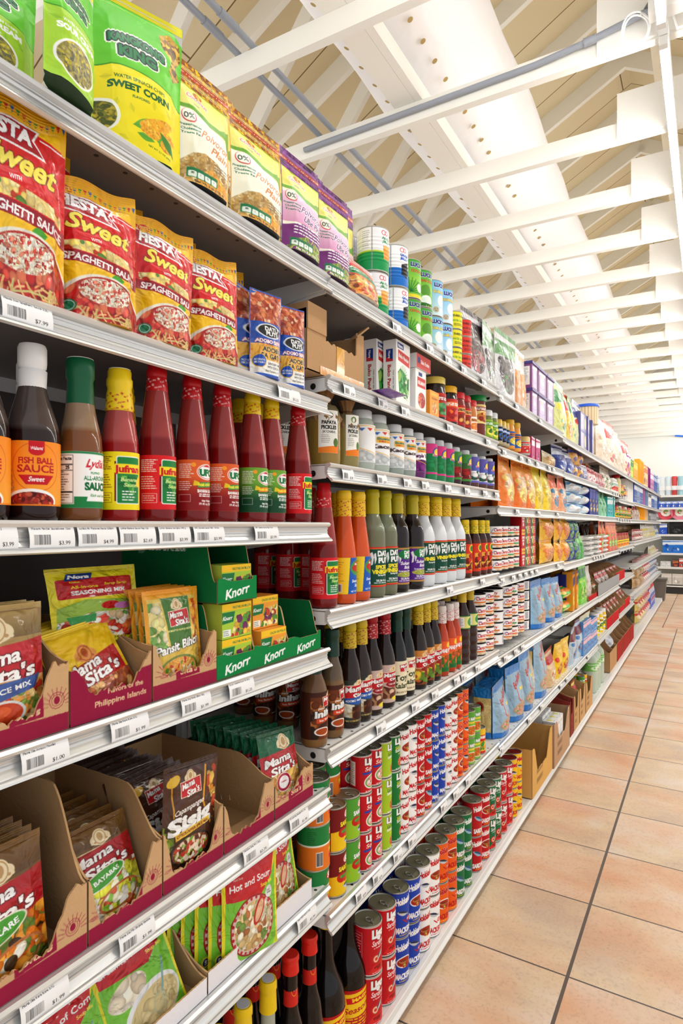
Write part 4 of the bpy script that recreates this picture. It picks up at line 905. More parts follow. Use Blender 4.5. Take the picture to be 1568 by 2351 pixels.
for i, (P, pl, pr, pt, lab, z) in enumerate(((PLV, 403, 526, 172, 'yellow plain shortbread candy pouch next to the green corn chips', SH[1]), (PLV, 526, 645, 285, 'yellow plain shortbread candy pouch next to the purple ones', SH[1]),
        (PLU, 645, 733, 368, 'purple ube shortbread candy pouch beside the yellow one', SH[1]), (PLU, 727, 800, 440, 'purple ube shortbread candy pouch nearest the tins', .53))):
    flat('candy_pouch', P, .128, .205, pl, pr, pt, z, lab, 'candy pouch', a=2, back=.014)
    flat('candy_pouch', P, .128, .205, pl+14, pr+12, pt+14, z, 'candy pouch standing behind the '+lab.split(' candy')[0]+' one '+lab.split('pouch ')[1], 'candy pouch', a=0, back=.085)

# -- spaghetti sauce and marinade pouches
FIE = pouch(A_fiesta(), .026, stand=True, seal=.12, seed=11, back=(236, 180, 30), wr=.0038, topwave=.003)
for i, (pl, pr, pt, lab, a, bk) in enumerate(((-80, 152, 222, 'largest red and gold spaghetti sauce pouch, cut by the left picture edge', 14, .02), (125, 318, 432, 'red spaghetti sauce pouch second from the near end of its row', 12, .015),
        (306, 440, 520, 'red spaghetti sauce pouch between two others, its right side tucked behind the next', 6, .02), (428, 549, 590, 'red spaghetti sauce pouch at the far end, next to the blue marinade packs', 10, .018))):
    flat('sauce_pouch', FIE, .118, .188, pl, pr, pt, SH[2], lab, 'sauce pouch', 'spaghetti sauce pouches', a=a, back=bk, roll=(0, 1.5, -1, 2)[i])
    flat('sauce_pouch', FIE, .118, .188, pl+16, pr+10, pt+16, SH[2], f'red spaghetti sauce pouch in the shaded second row, {ORD[i]} along', 'sauce pouch', 'spaghetti sauce pouches', a=4, back=.09)
ADO = pouch(A_adobo(), .018, stand=True, seal=.03, seed=2, back=(40, 90, 190))
for i, (pl, pr, pt, lab, a, bk) in enumerate(((540, 600, 668, 'blue-edged coconut marinade pouch half hidden behind a red sauce pouch', -10, .05), (570, 643, 672, 'blue-edged coconut marinade pouch in front, nearest the red pouches', 14, .01), (638, 701, 708, 'blue-edged coconut marinade pouch beside the open cardboard box', 16, .012))):
    flat('marinade_pouch', ADO, .078, .165, pl, pr, pt, SH[2], lab, 'marinade pouch', 'marinade pouches', a=a, back=bk, roll=(0, -1, 1)[i])

# -- sauce bottles
def bottle(prof, glass, fill_z, neck, cap, lab=None, capc=(200, 20, 30), cap2=None, capart=None, r_=.029, mat=None, empt=None):
    pc = []; empt = empt or tuple(int(q*.9+12) for q in glass) 
    for r__, z_ in prof: pc.append(glass if z_ < fill_z else empt)
    b = Geo().lathe(prof, pc, 36)
    subs = []
    parts = [('glass_body', b.mesh('glass_body', mat or GLASSY), [])]
    cg = Geo().lathe(cap, capc, 28)
    csub = []
    if capart is not None: csub.append(('shrink_band', capart))
    if cap2 is not None: csub.append(('lid_disc', Geo().lathe([(cap[-2][0]*.93, 0), (cap[-2][0]*.93, .0008)], cap2, 24, z0=cap[-1][1]).mesh('lid_disc', PLASTIC)))
    parts.append(('cap', cg.mesh('cap', PLASTIC), csub))
    if lab is not None: parts.append(('label', lab, []))
    return parts
def dense(prof, n=26):
    out = []
    for (r0, z0), (r1, z1) in zip(prof, prof[1:]):
        k = max(1, int(abs(z1-z0)/.006)); out += [(r0+(r1-r0)*i/k, z0+(z1-z0)*i/k) for i in range(k)]
    return out+[prof[-1]]
def smooth(prof):
    P = np.array(dense(prof)); 
    for _ in range(3): P[2:-2, 0] = (P[1:-3, 0]+2*P[2:-2, 0]+P[3:-1, 0])/4
    return [tuple(q) for q in P]
def capband(r0, r1, z0, z1, bg, ink, t='Nutri-Asia', res=.9):
    c = Cv(2*math.pi*r0*1000, (z1-z0)*1000, res, bg); k = 0
    for y in np.arange(4, c.h, 9.5):
        for x in np.arange(6+(k % 2)*9, c.w, 18):
            c.star(x, y, 3.2, 1.1, 5, ink); c.text(t, x+8, y+3, 2.6, ink, rot=-18, w=11)
        k += 1
    def f(U, V):
        th = U*2*math.pi; R = r1+(r0-r1)*V+.0005; return R*np.cos(th), R*np.sin(th), z1-(z1-z0)*V
    return Geo().sheet(c.a, f).mesh('shrink_band', PLASTIC)
KP = smooth([(.0, .0), (.026, .0), (.0285, .004), (.0285, .105), (.0275, .118), (.0225, .158), (.0155, .212), (.0135, .222), (.0135, .234)])
KC = [(.0165, .196), (.0145, .222), (.0155, .224), (.0155, .232), (.0138, .236), (.0138, .248), (.012, .25)]
def ketchup(lab, band_bg, band_ink, glass=(120, 10, 12)):
    return bottle(KP, glass, .125, None, KC, lab=wrap(lab, .0286, .018, -150, 130), capc=band_bg, capart=capband(.0168, .0146, .196, .222, band_bg, band_ink), empt=(150, 48, 44))
JUF = ketchup(L_jufran(), (196, 18, 26), (250, 226, 220)); UFC = ketchup(L_ufc(), (196, 18, 26), (250, 226, 220)); UFG = ketchup(L_ufc(True), (240, 206, 20), (200, 40, 30))
fp = smooth([(0, 0), (.029, 0), (.0325, .004), (.0325, .105), (.0315, .118), (.021, .15), (.0145, .176), (.0125, .19), (.0125, .205)])
FISH = bottle(fp, (34, 12, 10), .115, None, [(.0165, .168), (.0175, .19), (.0145, .192), (.0165, .194), (.0172, .2), (.0172, .2185), (.0155, .223)], lab=wrap(L_fish(), .0325, .018, -140, 125), capc=(240, 238, 236), empt=(74, 62, 58))
lp = smooth([(0, 0), (.026, 0), (.029, .004), (.029, .1), (.028, .112), (.021, .14), (.0165, .17), (.0145, .19), (.0145, .205)])
LYD = bottle(lp, (120, 70, 34), .12, None, [(.0185, .158), (.0165, .19), (.0185, .195), (.0185, .2155), (.017, .2195)], lab=wrap(L_lydia(), .029, .017, -140, 120), capc=(12, 92, 56), cap2=(238, 238, 236), empt=(146, 118, 92))
yp = smooth([(0, 0), (.024, 0), (.027, .004), (.027, .1), (.0265, .11), (.0215, .145), (.0175, .165), (.0155, .19), (.0155, .205)])
YJ = bottle(yp, (150, 14, 18), .112, None, [(.0195, .158), (.0172, .186), (.0168, .192), (.0182, .196), (.0182, .204), (.0165, .207), (.0165, .216), (.015, .219)], lab=wrap(L_jufran((250, 226, 20), (120, 70, 20)), .0271, .016, -165, 105), capc=(250, 214, 30), cap2=(236, 236, 234), capart=capband(.0197, .0174, .159, .186, (250, 214, 30), (190, 40, 30)), empt=(170, 70, 66))
z3 = SH[3]
rowb = [(FISH, .0325, 17, 'brown fish ball sauce bottle cut by the left picture edge'), (FISH, .0325, 134, 'brown fish ball sauce bottle with a white cap and orange label'), (LYD, .029, 234, 'brown all-purpose sauce bottle with a green cap and nutrition panel'),
        (YJ, .027, 318, 'short banana sauce bottle with a yellow cap and yellow label'), (JUF, .0285, 403, 'tall banana sauce bottle with a red label beside the yellow one'), (UFC, .0285, 481, 'tall banana sauce bottle with an orange-red label, nearer of two'),
        (UFC, .0285, 548, 'tall banana sauce bottle with an orange-red label, farther of two'), (UFG, .0285, 615, 'tall banana sauce bottle with a green label, nearer of two'), (UFG, .0285, 657, 'tall banana sauce bottle with a green label, farther of two'), (JUF, .0285, 716, 'red-labelled banana sauce bottle last on the shelf, by the shelf end')]
for P, r_, pr, lab in rowb:
    upright('sauce_bottle', P, r_, pr, z3, lab, 'bottle', 'sauce bottles at eye level', rot={'a': 0}.get('b', 0), back=.016)
for i, (P, r_, pr) in enumerate(((FISH, .0325, 100), (LYD, .029, 212), (YJ, .027, 300), (JUF, .0285, 380), (UFC, .0285, 460), (UFG, .0285, 560), (UFG, .0285, 600))):
    upright('sauce_bottle', P, r_, pr+22, z3, f'sauce bottle standing in the shaded second row, number {i+1} from the near end', 'bottle', 'second-row sauce bottles', back=.1)

# -- price tickets in the rails
_tk = {}
def ticket(y, z, t1, price, w=.062, h=.033, lab=None, res=1.5, back=0):
    k = (t1, price, res)
    if k not in _tk:
        c = Cv(62, 33, res, (248, 248, 248)); c.text(t1, 3, 4.2, 2.9, (70, 70, 76), al='l', bold=0, w=min(56, len(t1)*1.75)) if t1 else c.lines(3, 2, 50, 6, 1, (110, 110, 116), 1.6, 1); c.bars(6, 12, 28, 24, len(t1), (70, 70, 70)); c.text('074848'+str(len(t1)*71), 7, 28, 1.6, (120, 120, 120), al='l', bold=0)
        c.text(price, 47, 22, 5, (40, 40, 40), bold=.0, w=17)
        g = Geo().sheet(c.a, lambda U, V: (.0015+.003*np.sin(V*3.1), (U-.5)*.062, (.5-V)*.033)); g.sheet(np.tile(np.array([[[248., 248, 248]]]), (4, 4, 1)), lambda U, V: (.0012+.003*np.sin(V*3.1), (U-.5)*.062, (.5-V)*.033), flip=True)
        _tk[k] = [('ticket', g.mesh('ticket', PAPER), [])]
    return place('price_ticket', _tk[k], (XF-.004, y, CAMH+z-.0215), lab or f'white shelf price ticket reading {price}', 'price ticket', 'shelf price tickets', rot=(0, math.radians(-6), 0), scale=(1, w/.062, h/.033))
def tick(row, x0, x1, t1, price, lab, sec=1, res=1.5):
    Xp = XF; ya, yb = Yat(x0, Xp), Yat(x1, Xp); zz = ROWS[sec][row-1]
    ticket((ya+yb)/2, zz, t1, price, w=yb-ya, lab=f'white price ticket reading {price}, {lab}', res=res)
for a in ((2, 5, 122, 'Fiesta Swt Spaghetti Sauce 2.2L', '$7.99', 'under the spaghetti sauce at the left edge'), (2, 640, 690, 'Datu Puti Adobo Gata', '$3.25', 'under the marinade pouches'),
        (3, -60, 42, 'Wakami Sauce Spicy 12', '$3.99', 'leftmost in the eye-level rail'), (3, 68, 172, 'Wakami FishBall SauceSweet 12oz', '$3.99', 'under the fish ball sauce'), (3, 180, 270, "Lydia's All Purpose Sauce 220gm", '$4.99', 'under the green-capped bottle'),
        (3, 276, 358, 'Jufran Banana Sauce Reg 12z', '$2.69', 'under the yellow-labelled bottle'), (3, 366, 438, 'Jufran Banana Sce Spicy 340 g', '$3.99', 'under the tall red-labelled bottle'), (3, 446, 516, 'UFC Banana Sauce H&S 10.4 oz', '$3.99', 'under the orange-red labelled bottles'), (3, 586, 640, 'UFC Banana Sauce Reg 10.4z', '$3.99', 'last in the eye-level rail, under the green-labelled bottles'),
        (4, 50, 159, 'Mama Sita Annatto Powder', '$1.00', 'below the leftmost tray of seasoning'), (4, 256, 342, 'Mama Sita Kare Kare 57G', '$1.99', 'below the tray of yellow packets'), (4, 418, 485, 'Mama Sita Pansit Bihon 40g', '$1.99', 'below the noodle seasoning tray'), (4, 527, 584, 'Knorr Tamarind Soup Mix 40 g', '$1.25', 'below the green bouillon boxes'),
        (5, 48, 159, 'Mama Sita Kare Kare 57G', '$1.99', 'below the lowest left seasoning tray'), (5, 275, 356, 'Mama Sita Mix Sinigang Bayabas', '$1.99', 'below the guava seasoning tray'), (5, 560, 617, 'MamSita Sisig Mix 1.4oz', '$2.29', 'below the empty side of the trays'), (5, 666, 709, 'MS Lumpiang Shanghai Mix 1.4z', '$1.99', 'below the last seasoning tray'),
        (6, 684, 727, 'Nora Pork&Mushroom Soup', '$2.99', 'below the soup mixes')):
    tick(*a)

# -- trays of seasoning: a torn shipping carton used as a display
def tray(w, d, h, hback, notch, seed=0, cv=None, sidecut=.5, inner=(178, 142, 100), rough=.002, name='front_panel'):
    """notch: (u0,u1,depth fraction) of the torn opening in the front"""
    cv = cv or A_tray(w=w*1000, h=h*1000, seed=seed)
    u0, u1, dp = notch
    def zt(u):
        k = ease(u0-.03, u0+.14, u)*(1-ease(u1-.22, u1+.03, u)); return h*(1-dp*k)+(.0022*math.sin(u*31+seed)+.0016*math.sin(u*67+seed*2))*(rough > .0015)
    parts = [(name, cutpanel(cv, lambda u, o: (u*0-o, (u-.5)*w), zt, rough=rough, seed=seed, inner=inner).mesh(name, CARD), [])]
    def side(y, sgn, pn):
        side_c = Cv(d*1000, max(h, hback)*1000, .6, inner)
        def zs(u): return h+(hback-h)*ease(0, sidecut, u)
        def fn(u, o): return (-.002-u*(d-.002), y-sgn*o+0*u)
        gg = cutpanel(side_c, fn, zs, rough=rough, seed=seed+7, inner=inner, n=40); return (pn, gg.mesh(pn, CARD), [])
    parts.append(side(-w/2, -1, 'side_panel')); parts.append(side(w/2-.003, -1, 'side_panel'))
    parts.append(('back_panel', Geo().box(-d, -d+.003, -w/2, w/2, 0, hback, inner).mesh('tray_back', CARD), []))
    parts.append(('bottom_panel', Geo().box(-d, -.003, -w/2, w/2, .0, .003, inner).mesh('tray_bottom', CARD), []))
    return parts
TW = [0]
def trayat(pl, pr, z, h, hback, notch, lab, d=.26, seed=0, cv=None, back=.012, name='display_tray', sidecut=.5, inner=(178, 142, 100), grp='cardboard seasoning trays', rough=.002, dz=.001):
    X = XF-back; ya, yb = Yat(pl, X), Yat(pr, X); w = yb-ya-.002
    P = tray(w, d, h, hback, notch, seed, cv, sidecut, inner, rough); TW[0] = w
    place(name, P, (X, (ya+yb)/2, CAMH+z+dz), lab, 'cardboard tray', grp)
    return X, (ya+yb)/2, w
def packrow(name, P, ph, X, Y, z, n, lab, cat, grp, step=.016, tilt=12, x0=.02, sc=1, front=None, roll=0, jit=0, seed=0, szf=1):
    pw, T_ = _PW[id(P)]; sc = min(sc, (TW[0]-.009)/pw); x0 = max(x0, T_+.006)
    r = random.Random(seed)
    for i in range(n):
        l = (front if (i == 0 and front) else f'{lab}, {ORD[i]} from the front of its tray')
        place(name, P, (X-x0-i*step, Y+r.uniform(-jit, jit), CAMH+z+.008+r.uniform(0, jit)), l, cat, grp, rot=(math.radians(roll+r.uniform(-2, 2)*(i > 0)), -math.radians(tilt), 0), scale=(sc, sc, sc*szf))
z4, z5, z6 = SH[4], SH[5], SH[6]
ANN = pouch(A_pk_annatto(), .012, stand=False, seal=.05, seed=4, back=(150, 120, 80)); MUS = pouch(A_mustard(), .006, stand=False, seal=.08, seed=4, back=(236, 190, 30)); NOR = pouch(A_nora('mix'), .01, stand=False, seal=.06, seed=9, back=(230, 216, 40))
PAN = pouch(A_pansit(), .012, stand=False, seal=.05, seed=4, back=(230, 150, 40)); SIS = pouch(A_sisig(), .009, stand=False, seal=.05, seed=14, back=(50, 26, 16)); LUM = pouch(A_lump(), .01, stand=False, seal=.05, seed=4, back=(18, 70, 46))
KAR = pouch(A_kare(), .012, stand=False, seal=.05, seed=5, back=(120, 84, 40)); SIN = pouch(A_kare(sub='SA BAYABAS', fs=((220, 220, 60), (120, 170, 50), (250, 245, 236), (200, 80, 40), (240, 236, 200)), seed=9), .012, stand=False, seal=.05, seed=7, back=(110, 60, 30))
X, Y, w = trayat(-60, 159, z4, .085, .148, (.02, .8, .66), 'kraft seasoning tray cut by the left picture edge, on the fourth shelf', seed=1)
packrow('seasoning_packet', ANN, .16, X, Y-.01, z4, 3, 'brown and red annatto sauce mix packet', 'seasoning packet', 'annatto sauce mix packets', x0=.012, tilt=4, sc=.98)
X, Y, w = trayat(160, 349, z4, .072, .11, (.1, .95, .5), 'maroon seasoning tray holding yellow packets', seed=2, cv=A_tray2())
packrow('seasoning_packet', MUS, .1, X, Y, z4+.012, 6, 'yellow and red curry seasoning packet', 'seasoning packet', 'yellow seasoning packets', x0=.016, step=.012, tilt=30, sc=1.12, roll=9, jit=.004, seed=3)
flat('seasoning_packet', NOR, .15, .175, 122, 330, 1342, z4+.085, 'yellow and red all-in-one seasoning mix packet propped above the maroon tray', 'seasoning packet', a=2, back=.07, tilt=12, hfix=.115)
X, Y, w = trayat(350, 498, z4, .082, .10, (.05, .92, .6), 'kraft seasoning tray beside the green bouillon boxes', seed=3)
packrow('seasoning_packet', PAN, .158, X, Y-.002, z4, 5, 'orange and green noodle seasoning packet', 'seasoning packet', 'noodle seasoning packets', x0=.014, step=.015, tilt=6, sc=.93, szf=1.04)
# bouillon displays: two stacked on the left, two lower ones on the right
KG = (14, 112, 58)
def kbox(w, d, h, hb, lip, cube, rows, top=False, seed=0):
    c = Cv(w*1000, h*1000, 1.2, (18, 132, 66)); c.text('Knorr', w*500, h*1000-lip*500, min(16, lip*520), WHT, w=w*620, bold=.03, ital=.3, rot=-8)
    P = [('front_panel', cutpanel(c, lambda u, o: (u*0-o, (u-.5)*w), lambda u: lip*(1.16-.16*ease(.1, .35, u)) if u < .9 else lip*1.16, inner=(170, 136, 98), th=.002).mesh('front_panel', CARD), [])]
    for y, pn in ((-w/2, 'side_panel'), (w/2-.002, 'side_panel')):
        sc_ = Cv(d*1000, hb*1000, .8, KG)
        if y < 0:
            sc_.text('Caldo en Cubos', d*500, 32, 11.5, (226, 240, 228), w=96, bold=.02); leaf(sc_, d*500-72, 44, 26, -50, (120, 170, 140), .4); sc_.text('Knorr', d*500-64, 33, 6, KG, ital=.3)
        g_ = cutpanel(sc_, lambda u, o, y=y: (-(1-u)*(d-.002)-.002, y+o+0*u), lambda u: (lip+(hb-lip)*(1-ease(.86, .98, u))), inner=(170, 136, 98), th=.002, n=90); P.append((pn, g_.mesh(pn, CARD), []))
    P.append(('back_panel', Geo().box(-d, -d+.002, -w/2, w/2, 0, hb, (170, 136, 98)).mesh('k_back', CARD), [])); P.append(('bottom_panel', Geo().box(-d, 0, -w/2, w/2, 0, .002, (170, 136, 98)).mesh('k_bottom', CARD), []))
    return P
KB1 = kbox(.104, .24, .125, .125, .036, None, 1); KB2 = kbox(.1, .2, .1, .1, .034, None, 1)
def kplace(P, pl, pr, z, lab, back=.012):
    X = XF-back; ya, yb = Yat(pl, X), Yat(pr, X); place('bouillon_display', P, (X, (ya+yb)/2, CAMH+z+.001), lab, 'display box', 'bouillon displays', scale=(1, (yb-ya)/P_w[id(P)], 1)); return X, (ya+yb)/2
P_w = {id(KB1): .104, id(KB2): .1}
CUB = boxart(A_cube(), depth=.045, col=(180, 200, 70)); CUO = boxart(A_cube(True), depth=.045, col=(236, 150, 50))
for pl, pr, z, P, lab, cub in ((498, 592, z4, KB1, 'green bouillon display box, lower of the two stacked', [(CUB, 0, 0), (CUB, 0, .061)]), (500, 589, z4+.128, KB1, 'green bouillon display box stacked on top of another', [(CUB, 0, 0)]),
        (592, 669, z4, KB2, 'low green bouillon display box in the middle, with orange cartons', [(CUO, 0, 0), (CUO, -.02, .061)]), (669, 736, z4, KB2, 'empty green bouillon display box at the shelf end', [])):
    X, Y = kplace(P, pl, pr, z, lab)
    for P2, dx, dz in cub: place('bouillon_carton', P2, (X-.006+dx, Y+.004, CAMH+z+.0045+dz), ('yellow-green vegetable bouillon carton' if P2 is CUB else 'orange bouillon carton')+(', upper one' if dz else ', lower one')+' in the '+' '.join(lab.split()[-3:])+' display', 'carton', 'bouillon cartons', scale=(1, 1.1, 1))
# fifth shelf trays
X, Y, w = trayat(-70, 201, z5, .088, .205, (.02, .84, .66), 'kraft seasoning tray at the left edge with orange stew packets', seed=5, sidecut=.28)
packrow('seasoning_packet', KAR, .165, X, Y-.028, z5, 4, 'brown and orange oxtail stew seasoning packet', 'seasoning packet', 'stew seasoning packets', x0=.014, tilt=8, sc=.98, step=.02)
X, Y, w = trayat(202, 373, z5, .088, .158, (.02, .86, .74), 'kraft seasoning tray holding guava soup packets', seed=6, sidecut=.3)
packrow('seasoning_packet', SIN, .165, X, Y-.006, z5, 5, 'red and green guava soup seasoning packet', 'seasoning packet', 'guava soup packets', x0=.02, tilt=24, sc=.9, step=.03, szf=.86)
X, Y, w = trayat(374, 513, z5, .088, .13, (.04, .96, .72), 'kraft seasoning tray holding brown pork dish packets', seed=7, sidecut=.3, d=.3)
packrow('seasoning_packet', SIS, .168, X, Y, z5+.004, 1, '', 'seasoning packet', 'brown seasoning packets', x0=.012, tilt=2, sc=1.0, roll=-5, front='brown pork dish seasoning packet standing up front')
packrow('seasoning_packet', SIS, .168, X-.03, Y-.004, z5, 14, 'dark brown pork dish packet behind the front one', 'seasoning packet', 'brown seasoning packets', x0=.014, tilt=20, sc=.98, step=.017, jit=.006, seed=5, szf=.88)
X, Y, w = trayat(514, 630, z5, .08, .115, (.04, .82, .72), 'nearly empty kraft seasoning tray in the middle of the shelf', seed=8, sidecut=.3, d=.3)
X, Y, w = trayat(631, 719, z5, .064, .1, (.0, .7, .42), 'kraft seasoning tray at the shelf end with green-topped packets', seed=9, sidecut=.3)
packrow('seasoning_packet', LUM, .158, X, Y-.012, z5, 9, 'green-topped spring roll seasoning packet', 'seasoning packet', 'spring roll seasoning packets', x0=.014, tilt=14, sc=.98, step=.022, roll=-6, seed=8, jit=.003, front='green and red spring roll seasoning packet at the front of the last tray', szf=.92)
# sixth shelf soup mixes
HOT = pouch(A_nora('hot'), .01, stand=False, seal=.04, seed=9, back=(200, 210, 40), mat=FILM); CRE = pouch(A_nora('cream'), .01, stand=False, seal=.04, seed=12, back=(200, 210, 40)); CRN = pouch(A_nora('corn'), .01, stand=False, seal=.04, seed=13, back=(200, 210, 40))
Wt = Cv(150, 60, .8, (238, 236, 240)); 
def wtray(pl, pr, h, hb, lab, seed): return trayat(pl, pr, z6, h, hb, (-.3, -.2, 0), lab, seed=seed, cv=Cv(200, 80, .7, (238, 236, 240)), inner=(186, 150, 108), grp='white soup mix trays', sidecut=.6, d=.24, rough=.0012)
X, Y, w = wtray(262, 476, .03, .13, 'white-fronted tray holding cream of mushroom soup mix', 11)
packrow('soup_mix_packet', CRE, .175, X, Y-.008, z6, 3, 'cream of mushroom soup mix packet', 'soup packet', 'cream of mushroom packets', x0=.008, tilt=30, sc=.98, szf=.82)
X, Y, w = wtray(40, 258, .03, .13, 'white-fronted tray holding cream of corn soup mix', 12)
packrow('soup_mix_packet', CRN, .175, X, Y+.03, z6, 3, 'cream of corn soup mix packet', 'soup packet', 'cream of corn packets', x0=.008, tilt=30, sc=.98, szf=.82)
X, Y, w = wtray(477, 606, .035, .1, 'white-fronted tray holding the first hot and sour soup packets', 13)
for i in range(7): place('soup_mix_packet', HOT, (X+.004-i*.016, Y+.03-i*.016, CAMH+z6+.004), 'hot and sour soup mix packet standing foremost in the middle of the shelf' if i == 0 else f'hot and sour soup mix packet leaning in the fanned row, {ORD[i]} from the front', 'soup packet', 'hot and sour packets', rot=(math.radians(-4), -math.radians(6), math.radians(-12)), scale=(.9, .84, .93))
X, Y, w = wtray(607, 716, .04, .1, 'white-fronted tray at the shelf end holding hot and sour soup', 14)
packrow('soup_mix_packet', HOT, .175, X, Y-.006, z6, 4, 'hot and sour soup packet by the shelf end', 'soup packet', 'hot and sour packets', x0=.014, tilt=10, sc=.86)
# ---------------------------------------------------------------- second section: tins, jars, bottles
def fishy(c, x, y, l, body=(200, 205, 212), back=(40, 50, 70), a=0):
    r = math.radians(a); R = lambda p: (x+p[0]*math.cos(r)-p[1]*math.sin(r), y+p[0]*math.sin(r)+p[1]*math.cos(r))
    up = [(l*t, -l*.17*math.sin(min(1, t*1.15)*math.pi)**.8) for t in np.linspace(0, .85, 9)]; lo = [(l*t, l*.15*math.sin(min(1, t*1.15)*math.pi)**.8) for t in np.linspace(.85, 0, 9)]
    c.poly([R(p) for p in up+[(l, -l*.14), (l*.94, 0), (l, l*.14)]+lo], body); c.poly([R(p) for p in up+[(l, -l*.14), (l*.93, -l*.01), (l*.5, -l*.02), (0, 0)]], back); c.ell(*R((l*.1, -l*.03)), l*.025, l*.025, WHT)
def A_hok(bg, ink, word='MACKEREL', art='fish', top='Hokkaido', w=165, h=88):
    c = Cv(w, h, .95, bg); m = w/2
    for cx in (m+4, m+4-w/2 if w > 150 else -99, m+4+w/2):
        c.text(top, cx, h*.17, h*.15, ink, w=56, bold=.05, rot=-5, out=(WHT if ink != WHT else bg), outw=.5); c.text(word, cx+2, h*.84, h*.13, ink, w=58, bold=.05)
        c.text('IN TOMATO SAUCE', cx+3, h*.95, 3.2, (250, 210, 40) if bg != WHT else ink, w=40)
        if art == 'fish': fishy(c, cx-24, h*.42, 40, a=14); c.ell(cx+14, h*.62, 8, 6, (226, 40, 20)); c.text('HOT', cx+14, h*.62, 4, WHT, bold=.04); c.curve([(cx-6, h*.6), (cx+6, h*.68)], (200, 20, 20), 3)
        elif art == 'dish': c.ell(cx, h*.52, 25, 15, WHT); c.ell(cx, h*.52, 22, 12, (170, 40, 14)); fishy(c, cx-18, h*.5, 32, (190, 110, 60), (120, 50, 20), 6); c.food(c.ell(cx+6, h*.6, 14, 6, 0, ret=True), [(200, 40, 20), (70, 140, 40), (240, 190, 90)], 22, 3.5, 4)
        elif art == 'open': fishy(c, cx-26, h*.4, 46, (150, 190, 215), (50, 90, 130), 28)
    c.lines(2, 20, m-38, 70, 10, ink if bg != WHT else (80, 80, 90), 1.2, 5) if w <= 150 else None
    return c
def A_ligo(bg=(200, 18, 30), word='Squid', sub=(250, 240, 230), art='squid', w=165, h=88, big=False):
    c = Cv(w, h, .95, bg); m = w/2; c.rect(0, 0, w, 1.6, WHT); c.rect(0, h-1.6, w, h, WHT)
    for cx in (m+6, m+6-w/2, m+6+w/2):
        c.text('Ligo', cx, h*.15, h*.17, WHT, w=40, bold=.07, out=(30, 10, 12), outw=1.2); c.text(word, cx+3, h*.35, h*.11, sub, w=44, bold=.01, ital=.2)
        if art == 'squid':
            c.rect(cx-26, h*.44, cx+28, h*.5, (30, 70, 170)); c.ell(cx+2, h*.72, 24, 17, WHT); c.ell(cx+2, h*.72, 21, 14.5, (110, 170, 60)); c.food(c.ell(cx+3, h*.72, 18, 12, 0, ret=True), [(240, 200, 190), (226, 150, 150), (250, 230, 220), (200, 110, 120)], 24, 7, 3)
        elif art == 'sard':
            c.text('in Tomato Sauce', cx+3, h*.45, 3.6, WHT, ital=.2, w=34); c.poly([(cx-30, h*.96), (cx-14, h*.8), (cx+30, h*.78), (cx+30, h*.96)], (226, 40, 40)); c.ell(cx-8, h*.68, 13, 12, (200, 40, 30)); c.ell(cx-8, h*.68, 8, 8, (246, 200, 170)); c.ell(cx-8, h*.68, 4, 4, (220, 60, 40)); fishy(c, cx-4, h*.7, 30, (225, 225, 230), (70, 80, 100), -50); c.food(c.ell(cx+2, h*.86, 16, 5, 0, ret=True), [(180, 20, 20), (150, 12, 16), (226, 60, 40)], 26, 4, 3)
        else: c.text('SARDINES', cx+3, h*.44, h*.07, WHT, w=44, bold=.03); c.text('with chili', cx+2, h*.53, 4.2, (250, 226, 60), ital=.2); c.ell(cx+6, h*.78, 17, 13, (230, 110, 50)); c.food(c.ell(cx+6, h*.78, 14, 10, 0, ret=True), [(240, 150, 110), (200, 50, 30), (250, 200, 160)], 20, 5, 3)
    c.text('NET WT 5.5 OZ', m, h*.96, 2.6, WHT); c.rect(m-60, 14, m-38, h*.82, (WHT)); c.rect(m-59.4, 14.6, m-38.6, h*.82-.6, bg if big else WHT); c.lines(m-58, 18, m-40, h*.78, 11, (60, 60, 60) if not big else WHT, 1.1, 4); return c
def A_555(hot=True, w=165, h=92):
    bg = (122, 18, 20) if hot else (80, 160, 50); c = Cv(w, h, .95, bg); m = w/2
    for cx in (m+4, m+4-w/2):
        c.poly([(cx-41, h*.55), (cx-10, h*.5), (cx+41, h*.72), (cx+41, h), (cx-41, h)], (246, 200, 20) if hot else (150, 200, 40)); c.ell(cx+14, h*.17, 19, 11, (210, 20, 30)); c.ring(cx+14, h*.17, 17, 9.5, WHT, 1.2); c.text('555', cx+14, h*.17, 12, WHT, w=28, bold=.06, ital=.15)
        c.text('SARDINES', cx+8, h*.37, h*.11, (250, 226, 40) if hot else WHT, w=52, bold=.05, out=(60, 10, 10) if hot else (20, 80, 30), outw=.6); c.ell(cx-10, h*.58, 13, 11, (200, 30, 20)); c.ell(cx+4, h*.62, 11, 9, (214, 50, 26)); c.food(c.ell(cx-4, h*.56, 12, 4, 0, ret=True), [(60, 130, 40), (90, 160, 60)], 12, 3, 2); fishy(c, cx-8, h*.8, 40, (190, 205, 215), (50, 80, 110), 10)
    return c
def A_555t(w=165, h=92, fr=False):
    c = Cv(w, h, .95, (30, 130, 60)); c.rect(0, h*.45, w, h, (236, 120, 30)); c.rect(0, h*.42, w, h*.46, (250, 250, 240)); m = w/2; c.lines(m-50, 8, m-30, 36, 7, (20, 70, 40), 1.2, 3); c.bars(m-30, h*.6, m-16, h*.9)
    c.rect(m-31, h*.58, m-15, h*.92, WHT); c.bars(m-30, h*.6, m-16, h*.9); c.ell(m+22, h*.2, 18, 10, (210, 20, 30)); c.text('555', m+22, h*.2, 11, WHT, w=26, bold=.06); c.text('FRIED', m+22, h*.62, 9, (250, 226, 40), w=34, bold=.05, out=(90, 20, 10), outw=1); c.rect(m+6, h*.72, m+40, h*.82, (200, 20, 30)); return c
